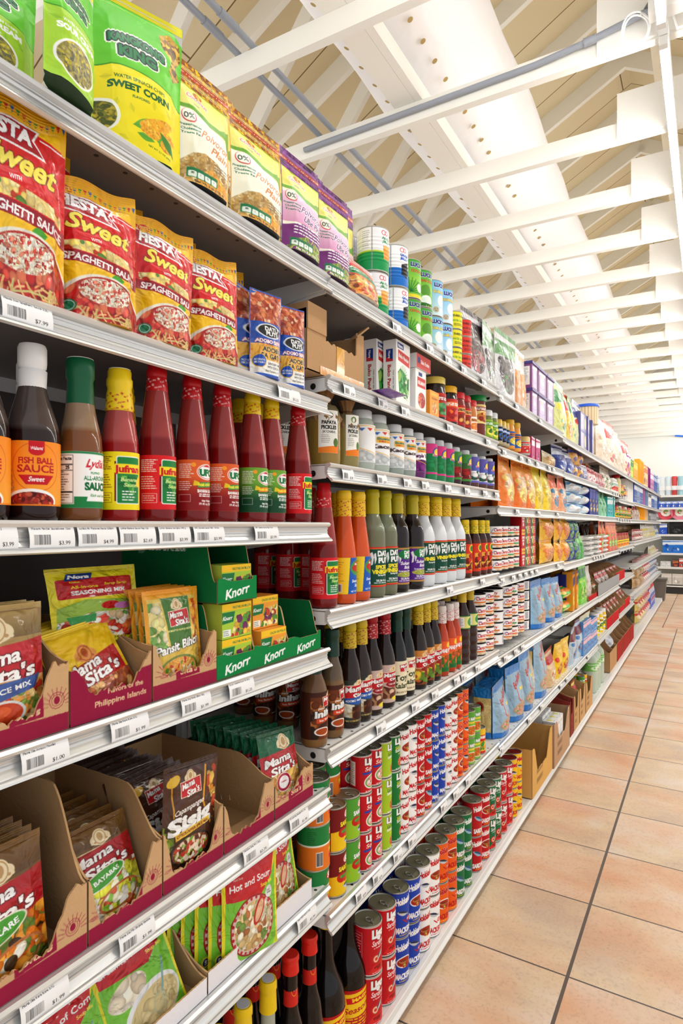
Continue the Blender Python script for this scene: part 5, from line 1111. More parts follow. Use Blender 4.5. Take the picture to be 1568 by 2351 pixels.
def A_century(v=0, w=264, h=42):
    c = Cv(w, h, .85, (250, 250, 250)); m = w/2; col = [(40, 60, 120), (226, 120, 40), (60, 150, 70), (150, 30, 40)][v]
    for cx in (m+10, m+10-w/2, m+10+w/2):
        c.text('Century', cx+10, h*.36, 13, (206, 40, 30), w=54, bold=.03, ital=.25); c.rect(cx-26, h*.62, cx+48, h*.76, col if v != 0 else (226, 120, 40)); c.curve([(cx-30+16*t, h*.7-20*math.sin(t*1.5)) for t in np.linspace(0, 1.6, 10)], (40, 70, 170), 1.8); c.food(c.pmask([(cx-20, h*.78), (cx+40, h*.78), (cx+34, h*.98), (cx-8, h*.98)]), [(240, 210, 170), (226, 180, 130), (250, 236, 210)], 16, 4, 3)
        c.rect(cx-62, h*.12, cx-40, h*.86, (210, 210, 214)); c.lines(cx-61, h*.14, cx-41, h*.84, 9, (90, 90, 100), .9, 7)
    c.rect(0, h-1, w, h, col); return c
def can(cv, r_, h, ring=True, lid=(150, 146, 118), body=(170, 168, 158), rib=False, name='tin_body'):
    mh = cv.h/1000; z0 = (h-mh)/2
    b = Geo().lathe([(r_*.9, .002), (r_*.97, 0), (r_*1.015, .0015), (r_*1.01, .003), (r_*.985, z0), (r_*.985, h-z0), (r_*1.01, h-.003), (r_*1.02, h-.0012), (r_*.985, h), (r_*.94, h-.001), (r_*.93, h-.0035)], body, 26, cap=False)
    rm = (lambda U, V: .0006*np.sin(V*math.pi*22)*(np.abs(V-.5) < .3)) if rib else None
    L_ = wrap(cv, r_*.992, z0, -180, 180, rmod=rm)
    ld = Geo().lathe([(.0, h-.0042), (r_*.5, h-.0042), (r_*.8, h-.0038), (r_*.86, h-.003), (r_*.93, h-.0035)], lid, 26, cap=False)
    subs = []
    if ring:
        rr = r_*.24; pg = Geo(); pts = [(r_*.12+rr*math.cos(t), rr*.8*math.sin(t), h-.0018) for t in np.linspace(0, 2*math.pi, 13)]; pg.tube(pts, .0011, (200, 200, 196), 5); pg.tube([(r_*.12+rr, 0, h-.0022), (r_*.66, 0, h-.0026)], .0022, (190, 190, 186), 5); subs = [('pull_ring', pg.mesh('pull_ring', CANM))]
    return [(name, b.mesh(name, CANM), []), ('label', L_, []), ('lid', ld.mesh('lid', LIDM), subs)]
R5_, H5_ = .0262, .0925
RB_, HB_ = .0355, .121
def cw(r_): return 2*math.pi*r_*1000
HKC = {'white': (WHT, (200, 20, 30)), 'red': ((196, 20, 30), WHT), 'blue': ((28, 66, 176), WHT), 'orange': ((240, 96, 24), (190, 20, 20)), 'green': ((20, 112, 62), WHT)}
CANS = {}
for k, (bg, ink) in HKC.items():
    wd = 'MACKEREL' if k in ('white', 'blue', 'orange') else 'SARDINES'
    for art in ('fish', 'dish', 'open'):
        if (k, art) in (('blue', 'open'), ('white', 'open'), ('orange', 'open'), ('red', 'fish'), ('green', 'fish'), ('green', 'dish')): continue
        CANS['s', k, art] = can(A_hok(bg, ink, wd, art, w=cw(R5_), h=88), R5_, H5_)
        CANS['b', k, art] = can(A_hok(bg, ink, wd, art, w=cw(RB_), h=115), RB_, HB_)
CANS['s', 'ligo', 'squid'] = can(A_ligo(w=cw(R5_)), R5_, H5_); CANS['s', 'ligog', 'chili'] = can(A_ligo((20, 120, 50), 'SARDINES', (250, 240, 90), 'chili', w=cw(R5_)), R5_, H5_); CANS['s', 'ligol', 'chili'] = can(A_ligo((170, 206, 40), 'SARDINES', (20, 110, 50), 'chili', w=cw(R5_)), R5_, H5_)
CANS['b', 'ligo', 'sard'] = can(A_ligo((200, 18, 30), 'Sardines', WHT, 'sard', w=cw(RB_), h=115, big=True), RB_, HB_); CANS['b', 'ligog', 'sard'] = can(A_ligo((22, 112, 64), 'Sardines', WHT, 'sard', w=cw(RB_), h=115, big=True), RB_, HB_)
CANS['m', '555', 'hot'] = can(A_555(True, cw(.031)), .031, .1); CANS['m', '555', 'green'] = can(A_555(False, cw(.031)), .031, .1); CANS['m', '555', 'tuna'] = can(A_555t(cw(.036)), .036, .1)
_cc = A_hok((244, 196, 30), (200, 20, 30), 'SARDINES', 'fish', top='Mega', w=cw(.034), h=114); CANS['b', 'mega', 'fish'] = can(_cc, .034, .12, lid=(150, 30, 30), ring=False)
_cc = Cv(cw(R5_), 88, .9, (130, 190, 60)); _cc.rect(0, 0, 200, 20, (90, 170, 60))
for cx in (68, 150): _cc.text('SAN MARINO', cx, 24, 11, WHT, w=52, bold=.05, out=(30, 110, 40), outw=1.2); _cc.rect(cx-20, 34, cx+20, 40, (240, 220, 60)); noodles(_cc, cx, 64, 24, 15, 3, (240, 240, 230), ((240, 140, 40), (220, 100, 30), (250, 170, 70)), ((90, 150, 50), (200, 50, 30)), 1.4, 40)
CANS['s', 'smg', 'x'] = can(_cc, R5_, H5_)
_cc = Cv(cw(R5_), 88, .9, (214, 40, 30)); _cc.rect(0, 0, 200, 22, (250, 200, 40)); _cc.text('SAN MARINO', 66, 30, 10, WHT, w=50, bold=.05); _cc.food(_cc.pmask([(0, 44), (170, 44), (170, 80), (0, 80)]), [(250, 200, 60), (240, 150, 30), (60, 150, 60)], 60, 6); CANS['s', 'smr', 'x'] = can(_cc, R5_, H5_)
TUNA = [can(A_century(v), .042, .0445, ring=False, lid=(70, 70, 72), body=(40, 40, 42)) for v in range(3)]
TIERS = {1: ['single'], 2: ['lower', 'upper'], 3: ['bottom', 'middle', 'topmost'], 4: ['lowest', 'second up', 'third up', 'topmost'], 5: ['lowest', 'second up', 'middle', 'fourth up', 'topmost']}
_cnt = {}
def stack(name, protos, n, h, X, Y, z, what, where, cat='tin', grp=None, rots=None, seed=0, word='stack'):
    k = (what, where); _cnt[k] = _cnt.get(k, -1)+1; o = ORD[_cnt[k]]; r = random.Random(hash((round(Y*1000), n)) % 999)
    for i in range(n):
        P = protos[i % len(protos)] if len(protos) > 1 else protos[0]
        place(name, P, (X+r.uniform(-.001, .001), Y+r.uniform(-.001, .001), CAMH+z+.001+i*(h+.0006)), f'{what}, {TIERS[n][i]} of {o} such stack, {where}', cat, grp, rot=(0, 0, math.radians((rots or 0)+r.uniform(-9, 7))))
class Run:
    """lays things side by side along a shelf; each given by the sight line at its right edge"""
    def __init__(s, y=-9): s.y = y
    def at(s, pr, r_, back=.018):
        X, Y = cylpos(pr, r_, back); Y = max(Y, s.y+r_+.0012); s.y = Y+r_; return X, Y
wh6, wh7 = 'sixth shelf front', 'bottom deck front'
z = ROWS[2][5]; run = Run()
LIGN = 'red squid tin'
seq6 = [('m', '555', 'tuna', 757, 3, 'green and orange fried sardine tin'), ('m', '555', 'hot', 795, 2, 'maroon and yellow sardine tin'), ('m', '555', 'green', 823, 2, 'lime green sardine tin')]
for a, b, c_, pr, n, what in seq6:
    r_ = {'hot': .031, 'green': .031, 'tuna': .036}[c_]; X, Y = run.at(pr, r_, .016); stack('food_tin', [CANS[a, b, c_]], n, .1 if n < 3 else .093, X, Y, z, what, wh6, 'tin', 'small tins on the sixth shelf')
run2 = [('ligo', 'squid', 847, LIGN), ('ligo', 'squid', 873, LIGN), ('ligol', 'chili', 891, 'lime and green sardine tin'), ('ligog', 'chili', 907, 'dark green sardine tin'), ('white', 'dish', 926, 'white mackerel tin'), ('white', 'fish', 946, 'white mackerel tin'), ('red', 'dish', 966, 'red sardine tin'), ('red', 'open', 984, 'red sardine tin'), ('blue', 'fish', 1000, 'blue mackerel tin'), ('blue', 'fish', 1019, 'blue mackerel tin'), ('white', 'fish', 1034, 'white mackerel tin'), ('white', 'dish', 1047, 'white mackerel tin'), ('orange', 'dish', 1061, 'orange mackerel tin'), ('orange', 'fish', 1074, 'orange mackerel tin')]
ysv = []
for b, c_, pr, what in run2:
    X, Y = run.at(pr, R5_, .014); ysv.append((b, c_, Y, what)); stack('food_tin', [CANS['s', b, c_]], 3, H5_, X, Y, z, what, wh6, 'tin', 'small tins on the sixth shelf')
for pr, n in ((1090, 2), (1103, 2)):
    X, Y = run.at(pr, R5_, .014); stack('food_tin', [CANS['s', 'smg', 'x']], n, H5_, X, Y, z, 'green noodle-picture tin', wh6, 'tin', 'small tins on the sixth shelf')
X, Y = run.at(1115, R5_, .014); stack('food_tin', [CANS['s', 'smr', 'x']], 1, H5_, X, Y, z, 'red and yellow tin', wh6, 'tin')
for b, c_, Y, what in ysv:
    for k in (1, 2)[:1]: stack('food_tin', [CANS['s', b, c_]], 3, H5_, XF-.014-R5_*(1+2.05*k), Y, z, what, 'sixth shelf second row', 'tin', 'second-row tins on the sixth shelf')
for y in (.06, .125): stack('food_tin', [CANS['m', '555', 'tuna']], 3, .093, XF-.1, 1.11+y, z, 'green and orange fried sardine tin', 'sixth shelf second row', 'tin')
for y in (1.19, 1.25): stack('food_tin', [CANS['s', 'ligo', 'squid']], 3, H5_, XF-.17, y, z, LIGN, 'sixth shelf back', 'tin')
# bottom deck
zb = BASEZ-.003; run = Run()
seq7 = [('ligo', 'sard', 877, 'large red sardine tin'), ('ligo', 'sard', 909, 'large red sardine tin'), ('blue', 'fish', 939, 'large blue mackerel tin'), ('blue', 'dish', 960, 'large blue mackerel tin'), ('white', 'dish', 982, 'large white mackerel tin'), ('white', 'fish', 1009, 'large white mackerel tin'), ('orange', 'fish', 1029, 'large orange mackerel tin'), ('orange', 'dish', 1048, 'large orange mackerel tin'), ('green', 'open', 1063, 'large green sardine tin'), ('green', 'open', 1081, 'large green sardine tin'), ('red', 'open', 1106, 'large dark red sardine tin'), ('red', 'dish', 1124, 'large dark red sardine tin'), ('ligog', 'sard', 1137, 'large green tomato sardine tin'), ('ligog', 'sard', 1149, 'large green tomato sardine tin'), ('ligo', 'sard', 1163, 'large red sardine tin'), ('ligo', 'sard', 1176, 'large red sardine tin'), ('mega', 'fish', 1186, 'yellow and red sardine tin'), ('mega', 'fish', 1198, 'yellow and red sardine tin')]
for i, (b, c_, pr, what) in enumerate(seq7):
    r_ = .034 if b == 'mega' else RB_; X, Y = run.at(pr, r_, -.004)
    ps = [CANS['b', b, c_]]
    if b in ('blue', 'white', 'orange'): ps = [CANS['b', b, 'fish'], CANS['b', b, 'dish']] if i % 2 else [CANS['b', b, 'dish'], CANS['b', b, 'fish']]
    stack('food_tin', ps, 2, .12 if b == 'mega' else HB_, X, Y, zb, what, wh7, 'tin', 'large tins on the bottom deck', rots=-24)
    if i > 1: stack('food_tin', [CANS['b', b, c_]], 2, .12 if b == 'mega' else HB_, X-2.08*RB_, Y, zb, what, 'bottom deck second row', 'tin', 'second-row tins on the bottom deck')
# -- bottle builder for the second section
def L_simple(w, h, bg, res=.9): return Cv(w, h, res, bg)
def L_datu(kind, w=150, h=100):
    bg, bd = {'sp': ((14, 74, 56), (220, 40, 30)), 'vin': ((14, 74, 56), (226, 40, 30)), 'il': ((84, 30, 140), (180, 130, 60))}[kind]; c = Cv(w, h, 1.0, bd); c.rect(0, 4, w, h-4, (240, 200, 60)); c.rect(0, 5, w, h-5, bg); m = w/2+8
    c.poly([(m-30, 16), (m-24, 12), (m-20, 24), (m-23, 44), (m-28, 46), (m-26, 30)], WHT); c.poly([(m-20, 18), (m-16, 14), (m-14, 30), (m-18, 44)], WHT)
    if kind == 'il': c.ell(m+6, 18, 28, 14, (20, 120, 60))
    c.text('DATU', m+10, 16 if kind != 'il' else 13, 13 if kind != 'il' else 9, WHT, w=44 if kind != 'il' else 32, bold=.06); c.text('PUTI', m+10, 33 if kind != 'il' else 24, 13 if kind != 'il' else 9, WHT, w=40 if kind != 'il' else 30, bold=.06)
    if kind == 'il': c.text('Sukang', m+2, 42, 9, WHT, w=34, ital=.2); c.text('Iloko', m+8, 53, 9, WHT, w=26, ital=.2); c.text('Sugarcane Vinegar', m+2, 63, 4.5, WHT, w=46); c.food(c.ell(m, 73, 26, 7, 0, ret=True), [(210, 200, 90), (170, 180, 70), (240, 230, 150)], 22, 5, 3, 2.5)
    else:
        if kind == 'sp': c.text('SPICED', m+2, 50, 9, (250, 230, 40), w=36, bold=.05)
        c.text('VINEGAR', m+2, 62 if kind == 'sp' else 53, 10, (250, 230, 40), w=52, bold=.06); c.text('Sarap-Asim', m+4, 70 if kind == 'sp' else 63, 4.5, WHT, w=30)
    c.text('25.36 fl oz' if kind != 'vin' else '33.81 fl oz', m+2, 84, 5, WHT, w=34, bold=.04); c.lines(m-20, 87, m+24, 93, 1, WHT, 2, 3); c.lines(8, 20, m-42, 80, 9, WHT, 1.2, 3); return c
def L_mother():
    c = Cv(140, 84, 1.0, (250, 214, 40)); m = 70; c.lines(8, 8, 60, 56, 9, (150, 120, 40), 1.1, 3); c.rect(24, 60, 52, 80, WHT); c.bars(26, 62, 50, 78); c.poly([(72, 0), (140, 0), (140, 84), (66, 84)], (30, 90, 190)); c.ell(96, 24, 24, 18, (70, 150, 70)); c.ell(94, 24, 17, 9, (196, 40, 20)); c.poly([(84, 10), (112, 10), (110, 20), (86, 20)], (206, 30, 40)); c.text("Mother's", 98, 15, 5.5, WHT, w=24, ital=.2); c.text('Sweet & Sour', 98, 54, 7, WHT, w=42, ital=.15); c.text('Sauce', 98, 64, 7, WHT, w=24, ital=.15); c.text('NET WT 12 OZ', 92, 78, 4, WHT); return c
def L_sitas(kind, w=120, h=100, res=1.0):
    bgs = {'inihaw': (70, 30, 16), 'adobo': (50, 58, 50), 'tapa': (206, 180, 170), 'toyo': (240, 230, 196), 'bbq': (206, 130, 50)}; c = Cv(w, h, res, bgs[kind]); m = w/2+6
    if kind == 'inihaw':
        c.food(c.pmask([(m-34, 10), (m+40, 10), (m+40, h), (m-34, h)]), [(110, 50, 20), (70, 30, 14), (190, 110, 50), (40, 20, 12)], 80, 8, 3); emblem(c, m+8, 8, 7); sitas(c, m+8, 20, 40); c.text('pang', m-14, 34, 5, WHT, ital=.2); c.text('Inihaw', m+2, 44, 14, WHT, w=58, bold=.05, ital=.15, rot=-6, out=(30, 10, 6), outw=1.4); c.poly([(m-24, 56), (m+34, 50), (m+34, 60), (m-24, 66)], (214, 70, 30)); c.text('Soy, Banana, Lemon', m+4, 58, 4, WHT, w=46, rot=-6); c.ell(m-12, 84, 16, 9, WHT); c.ell(m-12, 84, 13, 7, (170, 70, 20)); c.lines(m+8, 90, m+34, 96, 1, WHT, 2, 3)
    elif kind == 'adobo':
        emblem(c, m+4, 10, 9); sitas(c, m+2, 28, 62); c.poly([(m-30, 42), (m+30, 38), (m+24, 52), (m, 58), (m-24, 54)], (40, 90, 170)); c.text('ADOBO MARINADE', m, 47, 5, WHT, w=50, rot=-4); c.food(c.pmask([(m-38, 52), (m-8, 58), (m-10, 88), (m-38, 84)]), [(240, 236, 214), (220, 210, 180), (190, 170, 120)], 14, 9, 3); c.food(c.pmask([(m-12, 62), (m+36, 58), (m+36, 88), (m-12, 92)]), [(90, 40, 20), (60, 24, 12), (130, 70, 30)], 24, 9, 3); c.text('NET CONTENTS 11.83 OZ', m, 95, 3.6, (230, 190, 90), w=52)
    elif kind == 'tapa': emblem(c, m+2, 12, 7); sitas(c, m+2, 32, 50); c.ell(m+6, 50, 22, 9, (150, 20, 30)); c.text('TAPA MARINADE', m+6, 50, 4, WHT, w=34); c.food(c.pmask([(m-36, 50), (m-6, 60), (m+32, 60), (m+32, 88), (m-36, 88)]), [(170, 120, 80), (120, 60, 40), (214, 180, 150), (90, 40, 30)], 30, 8, 5); c.ell(m+12, 88, 16, 6, (246, 220, 60))
    elif kind == 'toyo': sitas(c, m+6, 18, 38); c.text('Toyo', m-2, 44, 16, (50, 60, 30), w=48, bold=.03, rot=-6); c.text('&', m-22, 60, 10, (50, 60, 30)); c.text('Kalamansi', m+6, 66, 14, (50, 60, 30), w=64, bold=.03, ital=.1); c.ell(m+28, 52, 6, 5, (120, 180, 50)); c.text('GINGER FLAVORED', m+2, 84, 4.4, (120, 70, 30), w=50)
    else: c.grad(0, h, (214, 140, 60), (150, 76, 30)); emblem(c, m+4, 12, 9, (240, 200, 150)); sitas(c, m+4, 34, 60); c.ell(m+10, 54, 22, 8, (150, 30, 20)); c.food(c.pmask([(m-34, 58), (m+34, 62), (m+34, 96), (m-34, 96)]), [(120, 40, 14), (240, 200, 60), (190, 90, 30), (60, 24, 10), (100, 140, 40)], 44, 8, 7)
    return c
def L_mae():
    c = Cv(130, 96, .8, (240, 96, 40)); m = 76; c.ell(m, 12, 9, 9, (250, 210, 60)); c.text('MAE PLOY', m, 30, 12, WHT, w=60, bold=.06, out=(200, 20, 20), outw=1.2); c.food(c.pmask([(m-34, 44), (m+36, 44), (m+36, 84), (m-34, 84)]), [(226, 130, 50), (200, 90, 30), (246, 170, 90), (60, 130, 50)], 40, 10, 3); c.rect(0, 84, 130, 96, (30, 110, 50)); return c
def glassb(R, H, neckr, sh, glass, fill, lab, lh, lz, capc, capt, capink=None, empt=None, mat=None, cap_h=.07, bump=0, arc=(-150, 120), capr=None, pl=None):
    """shouldered bottle: body radius R, height H, neck radius, shoulder start"""
    prof = smooth([(0, 0), (R*.9, 0), (R, .004), (R, sh), (R*.9, sh+(H-sh)*.11), (neckr*1.7, sh+(H-sh)*.25), (neckr*1.2, sh+(H-sh)*.36), (neckr*1.02, sh+(H-sh)*.5), (neckr, H-.012)])
    if bump: prof = [(r__*(1+bump*math.sin(z_*210)) if .01 < z_ < sh else r__, z_) for r__, z_ in prof]
    cr = capr or neckr*1.22; ch = cap_h
    cap = [(cr*1.06, H-ch), (cr*1.0, H-ch*.5), (cr*.96, H-ch*.34), (cr*1.07, H-ch*.3), (cr*1.07, H-ch*.12), (cr, H-ch*.05), (cr*.95, H)]
    cb = capband(cr*1.075, cr*1.02, H-ch, H-ch*.36, capc, capink, capt or 'Nutri-Asia') if capink else None
    L_ = wrap(lab, R, lz, arc[0], arc[1]) if lab is not None else None
    return bottle(prof, glass, fill, None, cap, lab=L_, capc=capc, capart=cb, empt=empt, mat=mat)
z = ROWS[2][3]; run = Run()
JUB = ketchup(L_jufran(), (196, 18, 26), (250, 226, 220)); S = 1.08
MOT = glassb(.03, .262, .014, .112, (214, 84, 24), .2, L_mother(), .084, .022, (246, 200, 30), '', (190, 30, 30), cap_h=.06)
MOT[0] = ('glass_body', Geo().lathe(smooth([(0, 0), (.027, 0), (.03, .004), (.03, .108), (.027, .13), (.02, .18), (.0155, .215), (.014, .25)]), (212, 80, 22), 36).mesh('glass_body', GLASSY), [])
DSP = glassb(.0345, .272, .0145, .165, (110, 112, 84), .17, L_datu('sp'), .1, .026, (190, 178, 24), '', None, empt=(130, 136, 112), cap_h=.062)
DIL = glassb(.0345, .268, .0145, .165, (26, 14, 16), .2, L_datu('il'), .1, .02, (190, 172, 24), '', None, empt=(60, 50, 50), cap_h=.055)
VIN = glassb(.037, .27, .016, .15, (222, 226, 230), .3, L_datu('vin'), .1, .034, (240, 206, 30), '', (190, 40, 30), mat=material('cloudy_plastic', .35, spec=.4, coat=.2), cap_h=.06)
def L_spicy():
    c = Cv(110, 100, .8, (226, 60, 30)); m = 62; c.ell(m+4, 16, 12, 14, (250, 220, 40)); c.ell(m+4, 16, 8, 10, (20, 120, 50)); c.food(c.pmask([(m-20, 34), (m+30, 34), (m+30, 90), (m-20, 90)]), [(240, 180, 60), (200, 40, 20), (250, 226, 90), (120, 30, 14)], 40, 8, 3); c.rect(6, 20, 28, 90, WHT); return c
LIE = glassb(.024, .2, .011, .125, (80, 30, 12), .13, L_spicy(), .1, .016, (240, 206, 30), '', (20, 110, 50), empt=(50, 24, 16), cap_h=.05)
names4 = 'second section, fourth shelf'
for i, (P, r_, pr, what, sc) in enumerate(((JUB, .0285, 776, 'tall red banana sauce bottle standing first on the second section fourth shelf', 1.1), (MOT, .03, 819, 'orange sweet and sour sauce bottle with yellow cap, nearer of two', 1), (MOT, .03, 851, 'orange sweet and sour sauce bottle with yellow cap, farther of two', 1),
        (DSP, .0345, 886, 'spiced vinegar bottle with green and red label, nearer of two', 1), (DSP, .0345, 912, 'spiced vinegar bottle with green and red label, farther of two', 1), (DIL, .0345, 940, 'dark cane vinegar bottle with purple label, nearer of two', 1), (DIL, .0345, 974, 'dark cane vinegar bottle with purple label, farther of two', 1),
        (VIN, .037, 999, 'white plastic vinegar bottle, first of four in a row', 1), (VIN, .037, 1027, 'white plastic vinegar bottle, second of four in a row', 1), (VIN, .037, 1048, 'white plastic vinegar bottle, third of four in a row', 1), (VIN, .037, 1069, 'white plastic vinegar bottle, last of four in a row', 1),
        (LIE, .024, 1084, 'small brown marinade bottle, first after the white vinegar', 1), (LIE, .024, 1104, 'small brown marinade bottle, second after the white vinegar', 1), (LIE, .024, 1119, 'small brown marinade bottle, third after the white vinegar', 1), (LIE, .024, 1130, 'small brown marinade bottle beside the white tuna tins', 1))):
    X, Y = run.at(pr, r_*sc, .016)
    place('sauce_bottle', P, (X, Y, CAMH+z+.001), what, 'bottle', 'bottles on the fourth shelf', scale=(sc, sc, sc), rot=(0, 0, -.3))
    if i > 0 and i < 11: place('sauce_bottle', P, (X-2.2*r_, Y+.006, CAMH+z+.001), what.replace(' bottle', ' bottle in the row behind', 1) if len(what.split()) < 12 else 'plastic or glass bottle in the shaded second row, '+ORD[i]+' along the fourth shelf', 'bottle', 'second-row bottles on the fourth shelf')
for i, (x, px) in enumerate(((-.99, 612), (-.9, 662), (-.86, 712))): place('sauce_bottle', JUB, (x, Yat(px, x), CAMH+z+.001), f'red banana sauce bottle in shade behind the shelf end, {ORD[i]} from the left', 'bottle', 'shaded banana sauce bottles', scale=(1.1, 1.1, 1.1))
for pr, n, v in ((1152, 4, 0), (1163, 4, 0), (1174, 4, 1), (1186, 4, 2)):
    X, Y = run.at(pr, .042, .016 if pr == 1152 or pr > 1170 else .016); stack('tuna_tin', [TUNA[v], TUNA[(v+1) % 3]], n, .0445, X, Y, z, 'white tuna tin', 'fourth shelf', 'tin', 'tuna tins on the fourth shelf', rots=-42)
# corned beef and sausage tins (oblong)
def A_corned():
    c = Cv(62, 84, .8, (200, 24, 30)); c.rect(4, 6, 58, 30, (246, 200, 40), 4); c.text('OX & PALM', 31, 18, 9, (180, 20, 30), w=50, bold=.05); c.text('CORNED', 31, 42, 9, WHT, w=44, bold=.05); c.text('BEEF', 31, 55, 9, WHT, w=30, bold=.05); c.ell(31, 70, 10, 8, WHT); return c
def A_arg():
    c = Cv(90, 46, .7, (24, 110, 60)); c.rect(30, 0, 90, 46, (214, 40, 30)); c.food(c.pmask([(24, 10), (60, 6), (60, 42), (26, 40)]), [(240, 200, 90), (220, 90, 40), (250, 230, 180), (120, 170, 60)], 22, 6, 3); c.lines(64, 8, 86, 40, 4, WHT, 2.5, 3); c.ell(14, 14, 6, 6, WHT); return c
COR = boxart(A_corned(), depth=.05, col=(190, 24, 30), part='tin_body'); ARG = boxart(A_arg(), depth=.06, col=(180, 170, 160), part='tin_body')
X = XF-.016; y0 = run.y+.034
for i in range(3): place('corned_beef_tin', COR, (X, y0, CAMH+z+.001+i*.0848), f'red corned beef tin, {TIERS[3][i]} one of its stack beside the tuna', 'tin', 'corned beef tins')
y0 += .08
for j in range(2):
    for i in range(5): place('meat_tin', ARG, (X, y0+j*.094, CAMH+z+.001+i*.0465), f'green and red meat tin, {TIERS[5][i]} of the {ORD[j]} such stack', 'tin', 'green and red meat tins')
y4end = y0+.094+.045
# -- fifth shelf
z = ROWS[2][4]; run = Run()
INI = glassb(.0295, .2, .0135, .12, (128, 92, 52), .12, L_sitas('inihaw', 110, 100, 1.2), .1, .018, (30, 60, 50), '', None, empt=(110, 78, 50), cap_h=.05, capr=.016)
INIT = glassb(.027, .24, .0135, .125, (122, 88, 50), .13, L_sitas('inihaw', 100, 100, 1.2), .1, .018, (20, 58, 44), '', None, empt=(96, 80, 60), cap_h=.06)
ADB = glassb(.027, .245, .0125, .125, (38, 22, 16), .2, L_sitas('adobo', 100, 98), .098, .014, (206, 176, 30), '', (150, 40, 30), empt=(50, 40, 38), cap_h=.06)
TAP = glassb(.0285, .25, .0125, .125, (36, 20, 16), .2, L_sitas('tapa', 104, 98), .098, .014, (170, 20, 34), '', (250, 220, 210), cap_h=.06)
TOY = glassb(.027, .245, .0125, .125, (22, 18, 18), .2, L_sitas('toyo', 100, 92), .092, .016, (20, 60, 44), '', None, cap_h=.06)
BBQ = glassb(.0275, .245, .0125, .125, (34, 20, 16), .2, L_sitas('bbq', 100, 98), .098, .014, (214, 186, 30), '', (150, 40, 30), cap_h=.06)
MAE = glassb(.024, .22, .012, .11, (190, 60, 20), .3, L_mae(), .096, .014, (236, 226, 222), '', (200, 50, 50), cap_h=.055)
RIB = glassb(.028, .245, .013, .165, (52, 26, 20), .3, None, 0, 0, (214, 180, 40), '', None, cap_h=.035, bump=.035, empt=(70, 40, 20), mat=GLASSY)
_lb = Cv(150, 46, .8, (20, 110, 66)); _lb.rect(0, 3, 150, 43, (226, 226, 130)); _lb.rect(20, 6, 62, 40, WHT); _lb.lines(22, 8, 60, 38, 8, (90, 90, 90), 1, 2); _lb.ell(96, 22, 20, 15, (60, 150, 80)); RIB.append(('label', wrap(_lb, .0288, .12, -150, 120), []))
for P, r_, pr, what, bk in ((INI, .0295, 753, 'brown barbecue marinade bottle at the near corner of the second section', .02), (INIT, .027, 790, 'green-capped brown marinade bottle beside the corner bottle', .02), (ADB, .027, 829, 'adobo marinade bottle with yellow cap, nearer of two', .02), (ADB, .027, 852, 'adobo marinade bottle with yellow cap, farther of two', .02),
        (TAP, .0285, 879, 'red-capped marinade bottle with pinkish label, nearer of two', .02), (TAP, .0285, 908, 'red-capped marinade bottle with pinkish label, farther of two', .02), (TOY, .027, 934, 'dark soy and citrus bottle with cream label, nearer of two', .02), (TOY, .027, 952, 'dark soy and citrus bottle with cream label, farther of two', .02),
        (BBQ, .0275, 981, 'barbecue marinade bottle with yellow cap, first of three', .02), (BBQ, .0275, 994, 'barbecue marinade bottle with yellow cap, second of three', .02), (BBQ, .0275, 1013, 'barbecue marinade bottle with yellow cap, last of three', .02), (MAE, .024, 1031, 'orange-red sweet chilli sauce bottle, first of three', .02), (MAE, .024, 1048, 'orange-red sweet chilli sauce bottle, second of three', .02), (MAE, .024, 1060, 'orange-red sweet chilli sauce bottle, last of three', .02),
        (RIB, .028, 1079, 'ribbed dark brown bottle with yellow and green label, nearer of two', .02), (RIB, .028, 1096, 'ribbed dark brown bottle with yellow and green label, farther of two', .02)):
    X, Y = run.at(pr, r_, bk); place('sauce_bottle', P, (X, Y, CAMH+z+.001), what, 'bottle', 'bottles on the fifth shelf', rot=(0, 0, math.radians(12 if pr < 800 else -14)))
    if pr > 780: place('sauce_bottle', P, (X-2.15*r_, Y+.004, CAMH+z+.001), 'sauce bottle in the row behind the '+what.split(',')[0].replace(' bottle', '', 1)+(' farther' if 'farther' in what or 'last' in what else ' nearer' if 'nearer' in what or 'first' in what else ''), 'bottle', 'second-row bottles on the fifth shelf')
for i, (px, x, P) in enumerate(((607, -.93, INIT), (662, -.86, INIT), (562, -1.02, INIT))): place('sauce_bottle', P, (x, Yat(px, x), CAMH+z+.001), f'brown marinade bottle in shade behind the seasoning trays, {ORD[i]} of the group', 'bottle', 'shaded marinade bottles', rot=(0, 0, -.6))
ytu = run.y
for i, pr in enumerate((1115, 1134, 1155, 1175, 1188, 1203, 1213)):
    X, Y = run.at(pr, .042, .018)
    for k in range(3 if i < 5 else 2): stack('tuna_tin', [TUNA[i % 2], TUNA[(i+k+1) % 3 if i > 2 else i % 2], TUNA[0]], 5, .0445, X-k*.0865, Y, z, 'white tuna tin', 'fifth shelf '+('front', 'second row', 'third row')[k], 'tin', 'tuna tins on the fifth shelf', rots=(-44, -40, 66, -42, -84, -44, 30)[i])
y5end = run.y
